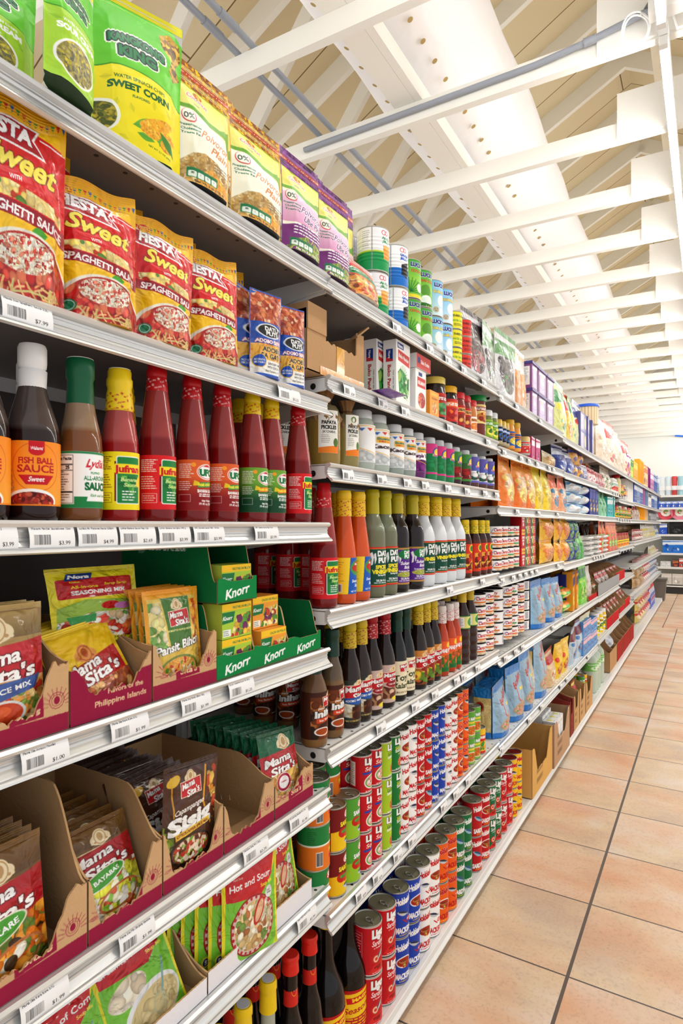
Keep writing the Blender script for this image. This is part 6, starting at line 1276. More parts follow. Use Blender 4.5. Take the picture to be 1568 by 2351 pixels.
# -- third shelf: jars
z = ROWS[2][2]; run = Run()
def jar(R, H, body, labart, lz, arc=(-150, 120), capc=(214, 216, 218), neck=.7, ch=.022, mat=None, extra=None, sh=.72, rib=False, bodyc=None):
    prof = smooth([(0, 0), (R*.93, 0), (R, .005), (R, H*sh), (R*.93, H*(sh+.08)), (R*neck*1.05, H*(sh+.16)), (R*neck, H-ch*.8)])
    cols = bodyc(prof) if bodyc else [body]*len(prof)
    b = Geo().lathe(prof, cols, 30); c_ = Geo().lathe([(R*neck*1.12, H-ch), (R*neck*1.12, H-.003), (R*neck*1.02, H)], capc, 26)
    P = [('jar_body', b.mesh('jar_body', mat or GLASSY), []), ('lid', c_.mesh('lid', PLASTIC), [])]
    if labart is not None: P.append(('label', wrap(labart, R, lz, *arc), []))
    return P+(extra or [])
def L_papaya():
    c = Cv(58, 96, 1.2, (250, 248, 240)); m = 30; c.food(c.ell(m, 11, 11, 7, 0, ret=True), [(110, 140, 60), (150, 170, 80), (120, 80, 40)], 14, 5, 3); c.ell(m, 12, 5, 5, WHT); c.text('PAPAYA', m, 27, 8, (40, 44, 40), w=42, bold=.05); c.text('PICKLES', m, 38, 8, (40, 44, 40), w=44, bold=.05); c.text('(ATCHARA)', m, 48, 5.6, (60, 64, 60), w=38, bold=.02); c.lines(8, 54, 36, 74, 5, (110, 110, 100), 1, 2); c.poly([(0, 84), (58, 78), (58, 96), (0, 96)], (246, 130, 30)); c.ell(50, 72, 8, 10, (90, 120, 50)); return c
def L_kaong(name='Kaong', col=(70, 50, 50), dk=False, plain=False):
    c = Cv(78, 92, 1.0, (250, 250, 250)); m = 44
    for k in range(8): c.poly([(k*10, 9+1.5*math.sin(k)), (k*10+8, 9+1.5*math.sin(k)), (k*10+4, 17+1.5*math.sin(k))], ((226, 60, 50), (240, 180, 40), (60, 150, 80), (60, 110, 190))[k % 4])
    c.curve([(0, 7), (40, 3), (78, 8)], (246, 190, 60), 1.6)
    if not plain: c.rect(m-11, 20, m+13, 36, (246, 190, 60), 3); c.text('Buenas', m+1, 25, 6, (30, 120, 120), w=22, bold=.03); c.text('FIESTA', m+1, 32, 4, (200, 40, 50), w=18); c.text(name, m, 45, 10, col, w=36, bold=.04)
    c.poly([(0, 60), (24, 56), (50, 70), (78, 84), (78, 92), (0, 92)] if not dk else [(0, 66), (40, 56), (78, 62), (78, 92), (0, 92)], (222, 224, 224) if not dk else (90, 20, 90)); c.food(c.pmask([(2, 66), (36, 62), (70, 84), (70, 90), (2, 90)]), [(226, 228, 228), (206, 210, 212), (240, 242, 242)] if not dk else [(110, 20, 110), (140, 40, 140), (70, 10, 70)], 30, 7, 3); c.curve([(0, 58), (24, 54), (50, 68), (78, 82)], (246, 180, 60), 1.4); return c
def L_side(bg, art, c2=(230, 60, 140)):
    c = Cv(72, 92, .9, bg); m = 42; c.rect(6, 0, 72, 30, c2, 3); c.ell(m+6, 26, 13, 16, (40, 80, 170)); c.ell(m+6, 26, 10, 12, (250, 220, 60)); c.text("Sarap", m+6, 34, 6, (200, 30, 40), w=24, bold=.04, out=WHT, outw=.8); c.food(c.pmask([(6, 50), (72, 50), (72, 84), (6, 84)]), art, 30, 7, 3); c.rect(0, 86, 72, 92, c2); return c
clothc = (160, 120, 80)
def cloth_top(R, H):
    g = Geo(); t = np.linspace(0, 2*math.pi, 40, endpoint=False); pr = [(.92, -.038), (.98, -.03), (.8, -.014), (.6, -.008), (.35, .006), (.62, .03)]
    V = [((R*k*(1+.14*math.sin(a*9+i)))*math.cos(a), (R*k*(1+.14*math.sin(a*9+i)))*math.sin(a), H+dz) for i, (k, dz) in enumerate(pr) for a in t]; n = 40
    g.add(V, [(i*n+j, i*n+(j+1) % n, (i+1)*n+(j+1) % n, (i+1)*n+j) for i in range(len(pr)-1) for j in range(n)], clothc, 0, True); g.add(V[-n:], [tuple(range(n))], clothc); g.tube([(R*.4*math.cos(a), R*.4*math.sin(a), H+.004) for a in np.linspace(0, 6.28, 20)], .0018, (120, 84, 50), 5)
    return g.mesh('paper_cover', CARD)
def pj(R, H, b): return [('jar_body', Geo().lathe(smooth([(0, 0), (R*.94, 0), (R, .005), (R, H-.035), (R*.9, H-.02), (R*.75, H-.01)]), [((200, 110, 40) if .06 < z_ < .09 and H > .15 else b) if z_ < H*.7 else (134, 120, 84) for _, z_ in smooth([(0, 0), (R*.94, 0), (R, .005), (R, H-.035), (R*.9, H-.02), (R*.75, H-.01)])], 30).mesh('jar_body', GLASSY), []), ('paper_cover', cloth_top(R, H-.008), []), ('label', wrap(L_papaya(), R, .028, -62, 8), [])]
X, Y = run.at(783, .04, .03); place('pickle_jar', pj(.04, .148, (150, 120, 52)), (X, Y, CAMH+z+.001), 'papaya pickle jar with a brown paper cover, nearest the shelf end', 'jar', 'papaya pickle jars', rot=(0, 0, -.2)); place('pickle_jar', pj(.04, .148, (150, 120, 52)), (X-.09, Y-.05, CAMH+z+.001), 'papaya pickle jar in the shade behind the others', 'jar', 'papaya pickle jars', rot=(0, 0, -.2))
X, Y = run.at(820, .031, .02); place('pickle_jar', pj(.031, .138, (146, 130, 72)), (X, Y, CAMH+z+.001), 'papaya pickle jar with a brown paper cover, next to the clear jars', 'jar', 'papaya pickle jars')
CLR = (176, 184, 172)
KA = jar(.037, .15, CLR, L_kaong(plain=True), .02); KB = jar(.037, .15, CLR, L_kaong(), .02); KS = jar(.031, .138, (150, 160, 150), L_kaong(), .02, arc=(-140, 115)); KPU = jar(.031, .135, (100, 24, 100), L_kaong('Purple Yam', (90, 20, 90), True), .02, arc=(-140, 115))
SG = jar(.028, .132, (20, 130, 70), L_side((20, 130, 70), [(30, 140, 80), (20, 120, 60), (60, 160, 90)]), .02, arc=(-130, 110)); SB = jar(.0275, .126, (56, 24, 22), L_side((60, 110, 50), [(170, 30, 30), (110, 20, 20), (226, 200, 190)], (70, 150, 60)), .018, arc=(-130, 110)); SF = jar(.027, .122, (90, 50, 40), L_side((90, 100, 190), [(250, 250, 250), (40, 90, 70), (190, 60, 60)], (110, 100, 190)), .018, arc=(-130, 110))
for i, (P, r_, pr, what) in enumerate(((KA, .037, 862, 'large clear jar with white label, its plain side showing'), (KB, .037, 895, 'large clear palm fruit jar with white label'), (KS, .031, 928, 'smaller clear palm fruit jar, nearer of two'), (KS, .031, 955, 'smaller clear palm fruit jar, farther of two'), (KPU, .031, 978, 'purple yam jar between clear and green jars'),
        (SG, .028, 1004, 'bright green jelly jar with a pink label, first of three'), (SG, .028, 1024, 'bright green jelly jar with a pink label, second of three'), (SG, .028, 1043, 'bright green jelly jar with a pink label, last of three'), (SB, .0275, 1060, 'dark red bean jar, nearer of two'), (SB, .0275, 1082, 'dark red bean jar, farther of two'),
        (SF, .027, 1100, 'fruit mix jar with purple label, first of three'), (SF, .027, 1119, 'fruit mix jar with purple label, second of three'), (SF, .027, 1135, 'fruit mix jar with purple label, beside the orange bags'))):
    X, Y = run.at(pr, r_, .018); place('dessert_jar', P, (X, Y, CAMH+z+.001), what, 'jar', 'dessert jars', rot=(0, 0, -.4))
    place('dessert_jar', P, (X-2.2*r_, Y+.003, CAMH+z+.001), f'dessert jar in the shaded second row, {ORD[i]} along', 'jar', 'second-row dessert jars')
# -- second shelf: open box, cartons, condiment jars
z = ROWS[2][1]; X = XF-.022
KR = (188, 148, 106)
def plaincv(w, h, c_): return Cv(w, h, .5, c_)
ya, yb = Yat(705, X), Yat(835, X); w = yb-ya
P = [('front_panel', cutpanel(plaincv(w*1000, 140, KR), lambda u, o: (u*0-o, (u-.5)*w), lambda u: .125 if u < .3 else (.076+.002*math.sin(u*60)) if u < .86 else .13, rough=.003, inner=KR, n=120).mesh('front_panel', CARD), [('tape_strip', Geo().box(.0005, .0012, -w*.02, w*.12, .0, .076, (222, 160, 50)).box(.0006, .0013, -w*.3, w*.5, .0, .018, (226, 150, 30)).mesh('tape_strip', FILM))]),
     ('side_panel', cutpanel(plaincv(300, 140, KR), lambda u, o: (-(1-u)*.3-.002, -w/2+o+0*u), lambda u: .128, inner=KR, n=30, rough=.002).mesh('side_panel', CARD), []), ('side_panel', cutpanel(plaincv(300, 140, KR), lambda u, o: (-(1-u)*.3-.002, w/2-.003+o+0*u), lambda u: .13 if u > .1 else .1, inner=KR, n=30, rough=.003).mesh('side_panel', CARD), []),
     ('back_panel', Geo().box(-.3, -.297, -w/2, w/2, 0, .13, KR).mesh('box_back', CARD), []), ('bottom_panel', Geo().box(-.3, 0, -w/2, w/2, 0, .003, KR).mesh('box_bottom', CARD), []),
     ('corner_flap', Geo().box(-.05, .002, -w*.5, -w*.2, .086, .142, KR).mesh('corner_flap', CARD), []), ('corner_flap', Geo().beam((-.01, w*.37, .12), (.004, w*.5, .148), .03, .004, KR).mesh('corner_flap', CARD), [])]
place('cardboard_box', P, (X, (ya+yb)/2, CAMH+z+.001), 'empty torn cardboard box with yellow tape on the second shelf', 'box')
def A_buko(front=True):
    c = Cv(86, 165, 1.0, (248, 246, 242)) if front else Cv(38, 165, 1.0, (236, 234, 230))
    if front:
        c.rect(8, 6, 46, 20, (24, 50, 130)); c.text('Nora', 26, 13, 8, WHT, w=28, bold=.04); c.poly([(12, 24), (82, 30), (82, 60), (12, 52)], (206, 50, 44)); c.text('Buko Pandan', 47, 40, 10, WHT, w=62, bold=.03, ital=.1, rot=5); c.food(c.pmask([(10, 84), (26, 70), (80, 90), (76, 150), (20, 140)]), [(50, 150, 60), (90, 180, 90), (140, 200, 100), (30, 120, 50), (220, 235, 200)], 60, 9, 3, 2); c.ell(22, 92, 9, 16, (150, 190, 90), 20)
        for k in range(9): c.curve([(44, 90), (44+26*math.cos(-2.6+k*.28), 90+30*math.sin(-2.6+k*.28))], (60, 150, 60), 1.6)
    else:
        c.rect(8, 24, 28, 56, (24, 50, 130)); c.poly([(8, 44), (28, 52), (28, 56), (8, 56)], (200, 40, 50)); c.text('Nora', 18, 38, 7, WHT, rot=90, w=20); c.text('Buko Pandan', 18, 104, 10, (170, 30, 40), rot=90, w=80, bold=.03); c.text('Thick gulaman Mix', 30, 104, 3.5, (90, 90, 90), rot=90, w=50)
    return c
BUK = boxart(A_buko(), A_buko(False), depth=.038, col=(236, 234, 230))
for i, (pl, pr, bk, a) in enumerate(((905, 941, .016, 0), (882, 918, .035, 0), (858, 896, .05, 0))):
    X = XF-bk; Y = Yat(pr, X)-.043
    place('dessert_carton', BUK, (X-i*.024, Y-i*.006, CAMH+z+.001), ('white and red coconut jelly carton, foremost of three', 'white and red coconut jelly carton, middle of three with its spine showing', 'white and red coconut jelly carton, third with its spine showing')[i], 'carton', 'coconut jelly cartons', scale=(1, 1, 1.02))
c = Cv(70, 120, .9, (250, 248, 244)); c.rect(20, 8, 44, 18, (24, 50, 130)); c.rect(12, 22, 66, 50, (206, 50, 44)); c.text('GULAMAN', 39, 37, 10, WHT, w=46, bold=.04); c.food(c.ell(40, 86, 24, 22, 0, ret=True), [(200, 40, 30), (226, 90, 60), (170, 20, 20), (240, 160, 130)], 40, 7, 3); GUL = boxart(c, A_buko(False) if False else None, depth=.04, col=(240, 238, 236))
Y = Yat(978, XF-.016)-.037; place('dessert_carton', GUL, (XF-.016, Y, CAMH+z+.001), 'white and red gelatine carton beside the coconut jelly ones', 'carton', scale=(1, 1.05, 1))
c = Cv(100, 40, .8, (206, 56, 50)); c.text('Buko Pandan', 60, 20, 11, WHT, w=60, bold=.02); c.rect(8, 10, 24, 26, (24, 50, 130)); FLT = boxart(c, depth=.09, col=(240, 238, 236)); place('dessert_carton', FLT, (XF-.012, Y+.012, CAMH+z+.1225), 'red coconut jelly carton lying flat on top of another carton', 'carton')
c = Cv(70, 78, .8, (244, 160, 40)); c.food(c.ell(36, 50, 20, 18, 0, ret=True), [(250, 200, 120), (230, 130, 50), (252, 226, 170)], 26, 7, 3); c.text('GULAMAN', 36, 22, 6, (150, 60, 10), w=44); c.rect(10, 6, 58, 14, (250, 190, 70)); GUO = boxart(c, depth=.04, col=(236, 150, 50)); Y = Yat(1008, XF-.016)-.036; place('dessert_carton', GUO, (XF-.016, Y, CAMH+z+.001), 'orange gelatine carton before the jars', 'carton')
place('purple_sachet', pouch(Cv(110, 60, .5, (120, 70, 170)), .006, stand=False, seal=.06, part='sachet_body'), (XF-.03, Yat(860, XF-.03)+.01, CAMH+z+.006), 'purple sachet lying flat under the cartons', 'sachet', rot=(0, math.radians(88), 0))
run = Run(Y+.036)
def L_gen(w, h, bg, a, b, seed, res=.7):
    c = Cv(w, h, res, bg); r = random.Random(seed); m = w/2+4; c.rect(0, h*.12, w, h*.34, a); c.food(c.ell(m, h*.66, w*.22, h*.26, 0, ret=True), [b, a, tuple(min(255, q+50) for q in b)], 20, h*.09, seed); c.lines(m-w*.3, h*.16, m+w*.3, h*.3, 2, WHT if sum(a) < 400 else (60, 50, 50), h*.05, seed); c.lines(4, h*.2, m-w*.34, h*.8, 7, (90, 80, 80), 1.1, seed+1); return c
JR = [jar(.039, .14, (40, 24, 20), L_gen(160, 74, (190, 40, 30), (150, 24, 24), (40, 110, 50), 1), .014, capc=(226, 200, 90), neck=.86, sh=.66), jar(.036, .132, (34, 20, 18), L_gen(150, 74, (206, 50, 40), (236, 110, 40), (170, 30, 30), 2), .014, capc=(240, 180, 30), neck=.84, sh=.68),
      jar(.03, .125, (120, 40, 24), L_gen(130, 66, (190, 30, 30), (240, 180, 90), (140, 40, 20), 3), .014, capc=(200, 20, 34), neck=.85), jar(.03, .12, (200, 120, 60), L_gen(130, 50, WHT, (240, 150, 60), (240, 130, 60), 4), .01, capc=(200, 24, 34), neck=.85), jar(.036, .155, (110, 34, 16), L_gen(150, 70, (240, 220, 140), (150, 40, 20), (200, 120, 40), 5), .05, capc=(20, 130, 60), neck=.95),
      jar(.027, .115, (110, 116, 60), L_gen(110, 66, (140, 180, 40), (60, 130, 40), (240, 220, 60), 6), .012, capc=(220, 222, 224), neck=.86), jar(.02, .1, (190, 170, 130), L_gen(90, 56, (20, 24, 30), (50, 100, 190), (30, 30, 40), 7), .014, capc=(220, 180, 60), neck=.8), jar(.026, .125, (240, 160, 60), L_gen(100, 60, (30, 90, 180), (240, 130, 30), (250, 200, 60), 8), .014, capc=(226, 176, 40), neck=.8, sh=.6), jar(.035, .085, (196, 190, 180), L_gen(130, 50, (226, 60, 50), (240, 230, 220), (200, 30, 30), 9), .008, capc=(220, 190, 120), neck=.86)]
for P, r_, pr, what in ((0, .039, 1024, 'dark sauce jar with a chequered lid beside the orange carton'), (1, .036, 1051, 'dark sauce jar with a yellow lid'), (2, .03, 1068, 'red-lidded chilli jar, nearer of two'), (2, .03, 1073, 'red-lidded chilli jar, farther of two'), (3, .03, 1095, 'orange-labelled jar with a red lid'), (4, .036, 1115, 'tall brown jar with a wide green lid'), (5, .027, 1131, 'green pickle jar with a grey lid, nearer of two'), (5, .027, 1143, 'green pickle jar with a grey lid, farther of two'),
        (6, .02, 1154, 'small black-labelled jar with a gold lid, first of three'), (6, .02, 1163, 'small black-labelled jar with a gold lid, second of three'), (6, .02, 1170, 'small black-labelled jar with a gold lid, last of three'), (7, .026, 1182, 'orange bottle-jar with a blue label'), (7, .026, 1196, 'orange bottle-jar with an orange and blue label'), (8, .035, 1217, 'squat jam jar with a gold lid')):
    X, Y = run.at(pr, r_, .018); place('condiment_jar', JR[P], (X, Y, CAMH+z+.001), what, 'jar', 'condiment jars on the second shelf'); 
    if r_ > .022: place('condiment_jar', JR[P], (X-2.2*r_, Y, CAMH+z+.001), 'jar behind the '+what.split(',')[0]+(' farther' if 'farther' in what or 'last' in what else ''), 'jar', 'second-row condiment jars')
y2end = run.y
# -- top shelf tins, pouches, tubs
z = ROWS[2][0]; run = Run()
def A_big(kind):
    c = Cv(cw(.042), 108, .8, (246, 246, 248)); w = c.w
    for cx in (w*.55, w*.05, w*1.05):
        if kind == 'aiyu': c.rect(cx-66, 62, cx+66, 108, (24, 150, 80)); c.rect(cx-66, 58, cx+66, 63, (180, 200, 60)); c.poly([(cx+2, 44), (cx+34, 40), (cx+34, 76), (cx+4, 78)], (236, 160, 70)); c.poly([(cx+2, 44), (cx+34, 40), (cx+28, 50), (cx+10, 52)], (246, 190, 110)); c.text('AI-YU', cx+14, 24, 7, (30, 140, 70), w=30, bold=.04); c.text('JELLY', cx+14, 33, 6, (30, 140, 70), w=26, bold=.04)
        else: c.rect(cx-66, 60, cx+66, 108, (30, 110, 200)); c.poly([(cx+2, 50), (cx+30, 40), (cx+36, 66), (cx+24, 84), (cx+2, 78)], (30, 28, 32)); c.text('GRASS', cx+14, 24, 7, (40, 90, 190), w=32, bold=.04); c.text('JELLY', cx+14, 33, 7, (40, 90, 190), w=30, bold=.04)
        c.ring(cx+4, 11, 6, 5.5, (210, 30, 50), 1.6); c.ring(cx+14, 11, 5, 5, (210, 30, 50), 1.6)
        c.rect(cx-30, 0, cx-27.5, 108, (150, 150, 150)); c.lines(cx-56, 6, cx-34, 54, 9, (120, 120, 130), 1.1, 3)
    return c
def A_luc(kind):
    c = Cv(cw(.042), 108, .8, (120, 190, 60)); w = c.w; c.grad(0, 60, (60, 160, 50), (150, 206, 70))
    if kind == 'quail': c.grad(0, 108, (120, 190, 230), (220, 238, 246))
    for cx in (w*.55, w*.05, w*1.05):
        c.text('LUCKY', cx+8, 14, 12, (40, 40, 120), w=54, bold=.06, out=WHT, outw=1)
        if kind == 'coco': c.text('YOUNG COCONUT', cx+8, 32, 7.5, (206, 40, 30), w=62, bold=.04); c.ell(cx, 60, 20, 17, (90, 150, 50)); c.ell(cx+4, 88, 24, 14, WHT); c.ell(cx+4, 88, 18, 9, (232, 240, 232)); c.food(c.pmask([(cx-40, 96), (cx+40, 98), (cx+40, 108), (cx-40, 108)]), [(40, 110, 40), (220, 210, 50)], 20, 4)
        elif kind == 'palm': c.text('COCONUT', cx+8, 32, 7.5, (206, 40, 30), w=50, bold=.04); [c.curve([(cx-20, 92), (cx-20+44*math.cos(-k*.28), 92+40*math.sin(-k*.28))], (20, 110, 40), 2) for k in range(8)]; c.ell(cx+16, 78, 13, 12, (240, 240, 236)); c.rect(cx-60, 98, cx+60, 108, (240, 220, 50))
        else: c.text('QUAIL EGG', cx+4, 34, 8, (246, 210, 60), w=56, bold=.05, out=(60, 120, 170), outw=.8); c.ell(cx+10, 62, 16, 18, WHT); c.ell(cx-12, 90, 11, 9, (190, 176, 150)); c.ell(cx+12, 92, 12, 9, (236, 240, 244)); [c.ell(cx-12+dx, 90+dy, 1.4, 1.2, (90, 70, 50)) for dx, dy in ((-4, -2), (2, 3), (5, -3), (-2, 4))]
    return c
BIG = {k: can(A_big(k), .042, .115, ring=False, lid=(170, 168, 160), rib=True) for k in ('aiyu', 'grass')}; BIG.update({k: can(A_luc(k), .04, .112, ring=False, lid=(170, 168, 160)) for k in ('coco', 'palm', 'quail')})
def A_3k(bg, ink):
    c = Cv(cw(.034), 56, .7, bg)
    for cx in (20, 125): c.text('THREE KINGS', cx, 14, 7, ink, w=56, bold=.04); c.text('WATER CHESTNUT', cx, 30, 6, (60, 150, 60) if bg[1] > 150 else (60, 40, 40), w=60, bold=.03); c.lines(cx-24, 38, cx+24, 48, 2, ink, 2, 3)
    return c
TK = can(A_3k((240, 226, 50), (40, 40, 40)), .034, .06, ring=False); TR_ = can(A_3k((214, 60, 50), (70, 20, 20)), .034, .06, ring=False)
place('tin_row_spare', BIG['aiyu'], (XF-.13, 1.29, CAMH+z+.001), 'white and green jelly tin standing behind the bag of dried fruit', 'tin').name = 'jelly_tin'
MIX = Cv(120, 150, .8, (226, 70, 60)); MIX.grad(0, 30, (236, 200, 190), (220, 80, 70)); MIX.poly([(0, 40), (120, 60), (120, 90), (0, 70)], (30, 130, 70)); MIX.food(MIX.pmask([(0, 74), (120, 94), (120, 150), (0, 150)]), [(236, 150, 50), (220, 90, 30), (250, 210, 110), (140, 60, 30)], 90, 8, 3); MIX.lines(14, 44, 100, 64, 2, WHT, 3, 2)
flat('dried_fruit_bag', pouch(MIX, .022, stand=True, seal=.08, back=(220, 210, 200)), .12, .15, 797, 868, 600, z, 'red and green snack bag leaning against the jelly tins', 'snack bag', a=0, back=.02, tilt=10)
for k, r_, pr, n, what in (('aiyu', .042, 893, 2, 'white and green jelly tin'), ('grass', .042, 937, 2, 'white and blue grass jelly tin'), ('palm', .04, 966, 2, 'green coconut tin with palm leaves'), ('coco', .04, 992, 2, 'green young coconut tin'), ('quail', .04, 1017, 2, 'pale blue quail egg tin'), ('quail', .04, 1039, 2, 'pale blue quail egg tin')):
    X, Y = run.at(pr, r_, .02); h = .115 if r_ > .041 else .112
    stack('food_tin', [BIG[k]], n, h, X, Y, z, what, 'top shelf', 'tin', 'large tins on the top shelf', rots=-46); stack('food_tin', [BIG[k]], n, h, X-.088, Y, z, what, 'top shelf back', 'tin', 'second-row tins on the top shelf')
for P, pr, what in ((TK, 1061, 'small yellow water chestnut tin'), (TR_, 1082, 'small red tin')):
    X, Y = run.at(pr, .034, .02); stack('food_tin', [P], 3, .06, X, Y, z, what, 'top shelf', 'tin', 'small tins on the top shelf', rots=-48)
# ---------------------------------------------------------------- base of the nearest section and its neighbours
z = BASEZ-.003
def L_abc():
    c = Cv(90, 60, 1, (214, 40, 30)); c.ell(50, 24, 15, 16, (236, 150, 40)); c.ell(50, 24, 13, 14, (214, 30, 26)); c.text('ABC', 50, 24, 9, WHT, w=20, bold=.04, ital=.15); return c
def L_mag():
    c = Cv(150, 100, 1, (190, 20, 26)); c.poly([(0, 14), (150, 0), (150, 56), (0, 70)], (246, 206, 30)); c.poly([(56, 18), (120, 10), (118, 26), (58, 32)], (206, 20, 26)); c.text('MAGGI', 88, 21, 8, (250, 214, 40), w=42, bold=.06, rot=-6); c.text('Seasoning', 88, 44, 14, (190, 20, 26), w=72, bold=.02, ital=.3, rot=-8); c.lines(50, 64, 120, 92, 4, (246, 206, 30), 3, 2); return c
MAG = glassb(.043, .352, .0145, .13, (16, 9, 8), .5, L_mag(), .1, .012, (244, 206, 20), '', None, cap_h=.06, capr=.019)
ABC = glassb(.031, .322, .015, .13, (20, 10, 8), .5, L_abc(), .06, .03, (226, 36, 24), '', None, cap_h=.036, capr=.017); ABC.append(('neck_label', wrap(L_abc(), .0156, .222, -100, 80, taper=.9), []))
YCAP = glassb(.03, .318, .014, .13, (170, 176, 160), .5, None, 0, 0, (244, 206, 20), '', None, cap_h=.06, capr=.0165)
YCAP[1][2].append(('lid_disc', Geo().lathe([(.0125, .3182), (.0125, .3188)], (214, 216, 222), 20).mesh('lid_disc', PLASTIC)))
for P, x, y, what in ((MAG, -.755, 1.185, 'large dark seasoning bottle with a yellow cap, nearer of two on the bottom deck'), (MAG, -.75, 1.278, 'large dark seasoning bottle with a yellow cap, beside the red sardine tins'), (ABC, -.745, 1.1, 'dark soy bottle with a red cap, farther of the front pair'), (ABC, -.745, 1.03, 'dark soy bottle with a red cap, nearer of the front pair'),
        (YCAP, -.745, .955, 'pale bottle with a yellow and white cap, farther of two at the bottom edge'), (YCAP, -.745, .88, 'pale bottle with a yellow and white cap, nearer of two at the bottom edge')):
    place('seasoning_bottle', P, (x, y, CAMH+z), what, 'bottle', 'bottles on the bottom deck', rot=(0, 0, -.35))
for i, (x, y, P) in enumerate(((-.82, .93, ABC), (-.82, 1.0, ABC), (-.82, 1.07, ABC), (-.87, 1.18, MAG), (-.745, .81, YCAP), (-.82, .86, ABC), (-.9, .96, ABC), (-.9, 1.04, ABC), (-.87, 1.28, MAG))):
    place('seasoning_bottle', P, (x, y, CAMH+z+(.04 if P is YCAP else 0)*0), ('dark bottle with a red cap' if P is ABC else 'pale bottle with a yellow cap' if P is YCAP else 'dark bottle with a yellow cap')+f' in the lower left shade, {ORD[i]} of the group', 'bottle', 'shaded bottles on the bottom deck', rot=(0, 0, -.4))

# ---------------------------------------------------------------- price tickets farther along
def ticks(sec, row, pxs, res=.7):
    for i, px in enumerate(pxs):
        y = Yat(px, XF); ticket(y, ROWS[sec][row-1], '', '$'+('3.49', '2.99', '4.25')[i % 3], w=.05, res=res, lab=f'white price ticket in the {ROWW[row-1].split(" ")[0]} rail of the {SECW[sec]}, {ORD[i]} along')
ticks(2, 2, (803, 880, 932, 1034, 1122)); ticks(2, 3, (800, 878, 937, 978, 1030, 1074, 1115, 1142)); ticks(2, 1, (912, 988, 1030, 1066, 1112)); ticks(2, 4, (1034, 1109)); ticks(2, 5, (876, 955, 1000, 1050, 1066, 1098)); ticks(2, 6, (830, 868, 914, 947, 1020, 1048, 1076))
ticks(3, 2, (1159, 1198, 1216, 1235, 1262, 1272)); ticks(3, 3, (1189, 1238, 1281)); ticks(3, 4, (1155, 1180, 1195, 1208, 1222, 1233, 1282)); ticks(3, 5, (1162, 1185, 1201, 1270)); ticks(3, 6, (1153, 1216, 1244, 1288)); ticks(3, 1, (1152, 1188, 1242))
for sc_, ro, pl, pr, n in ((4, 4, 1365, 1388, 5), (5, 3, 1420, 1448, 6), (5, 2, 1410, 1436, 6), (5, 4, 1425, 1452, 5), (4, 6, 1302, 1350, 3)): ticks(sc_, ro, [pl+(pr-pl)*i/(n-1) for i in range(n)], .5)
for i, px in enumerate((890, 980, 1030, 1065, 1105, 1130, 1160, 1190)): ticket(Yat(px, XF), -1.2085, '', '$3.49', w=.06, res=.7, lab=f'white price ticket on the bottom deck rail, {ORD[i]} from the dark bottles')

# ---------------------------------------------------------------- packets, cartons and jars of the far sections
def G_bag(w, h, bg, a, b, seed, res=.6, win=None, script=None, sc=(200, 30, 30), wordless=True):
    c = Cv(w, h, res, bg); r = random.Random(seed); c.rect(0, 0, w, h*.07, a)
    if win: c.food(c.ell(w*.5, h*.6, w*.36, h*.3, 0, ret=True), [win, tuple(min(255, q+24) for q in win), tuple(int(q*.85) for q in win)], 60, w*.05, seed, 2)
    c.poly([(0, h*.16), (w, h*.12), (w, h*.34), (0, h*.38)], a)
    if script: c.text(script, w*.5, h*.25, h*.1, sc, w=w*.8, bold=.03, ital=.3, rot=-8, out=WHT, outw=1)
    c.food(c.ell(w*.5, h*.72, w*.3, h*.16, 0, ret=True), [b, tuple(min(255, q+40) for q in b), a], 26, w*.08, seed+1); c.ell(w*.2, h*.45, w*.1, w*.1, b); return c
_gp = {}
def gbag(bg, a, b, seed=0, w=120, h=170, T=.022, stand=True, win=None, script=None, sc=(200, 30, 30), mat=None, seal=.08):
    k = (bg, a, b, w, h, win, stand)
    if k not in _gp: _gp[k] = (pouch(G_bag(w, h, bg, a, b, seed, win=win, script=script, sc=sc), T, stand=stand, seal=seal, seed=seed, back=bg, wr=.005, mat=mat), w, h, T+.004, 2*T+.012)
    return _gp[k]
def gbox(bg, a, b, seed=0, w=70, h=120, d=.06, title=None):
    k = ('box', bg, a, b, w, h)
    if k not in _gp:
        c = G_bag(w, h, bg, a, b, seed); 
        if title: c.text(title, w*.5, h*.26, h*.12, WHT, w=w*.8, bold=.04)
        _gp[k] = (boxart(c, depth=d, col=bg), w, h, 0, d+.006)
    return _gp[k]
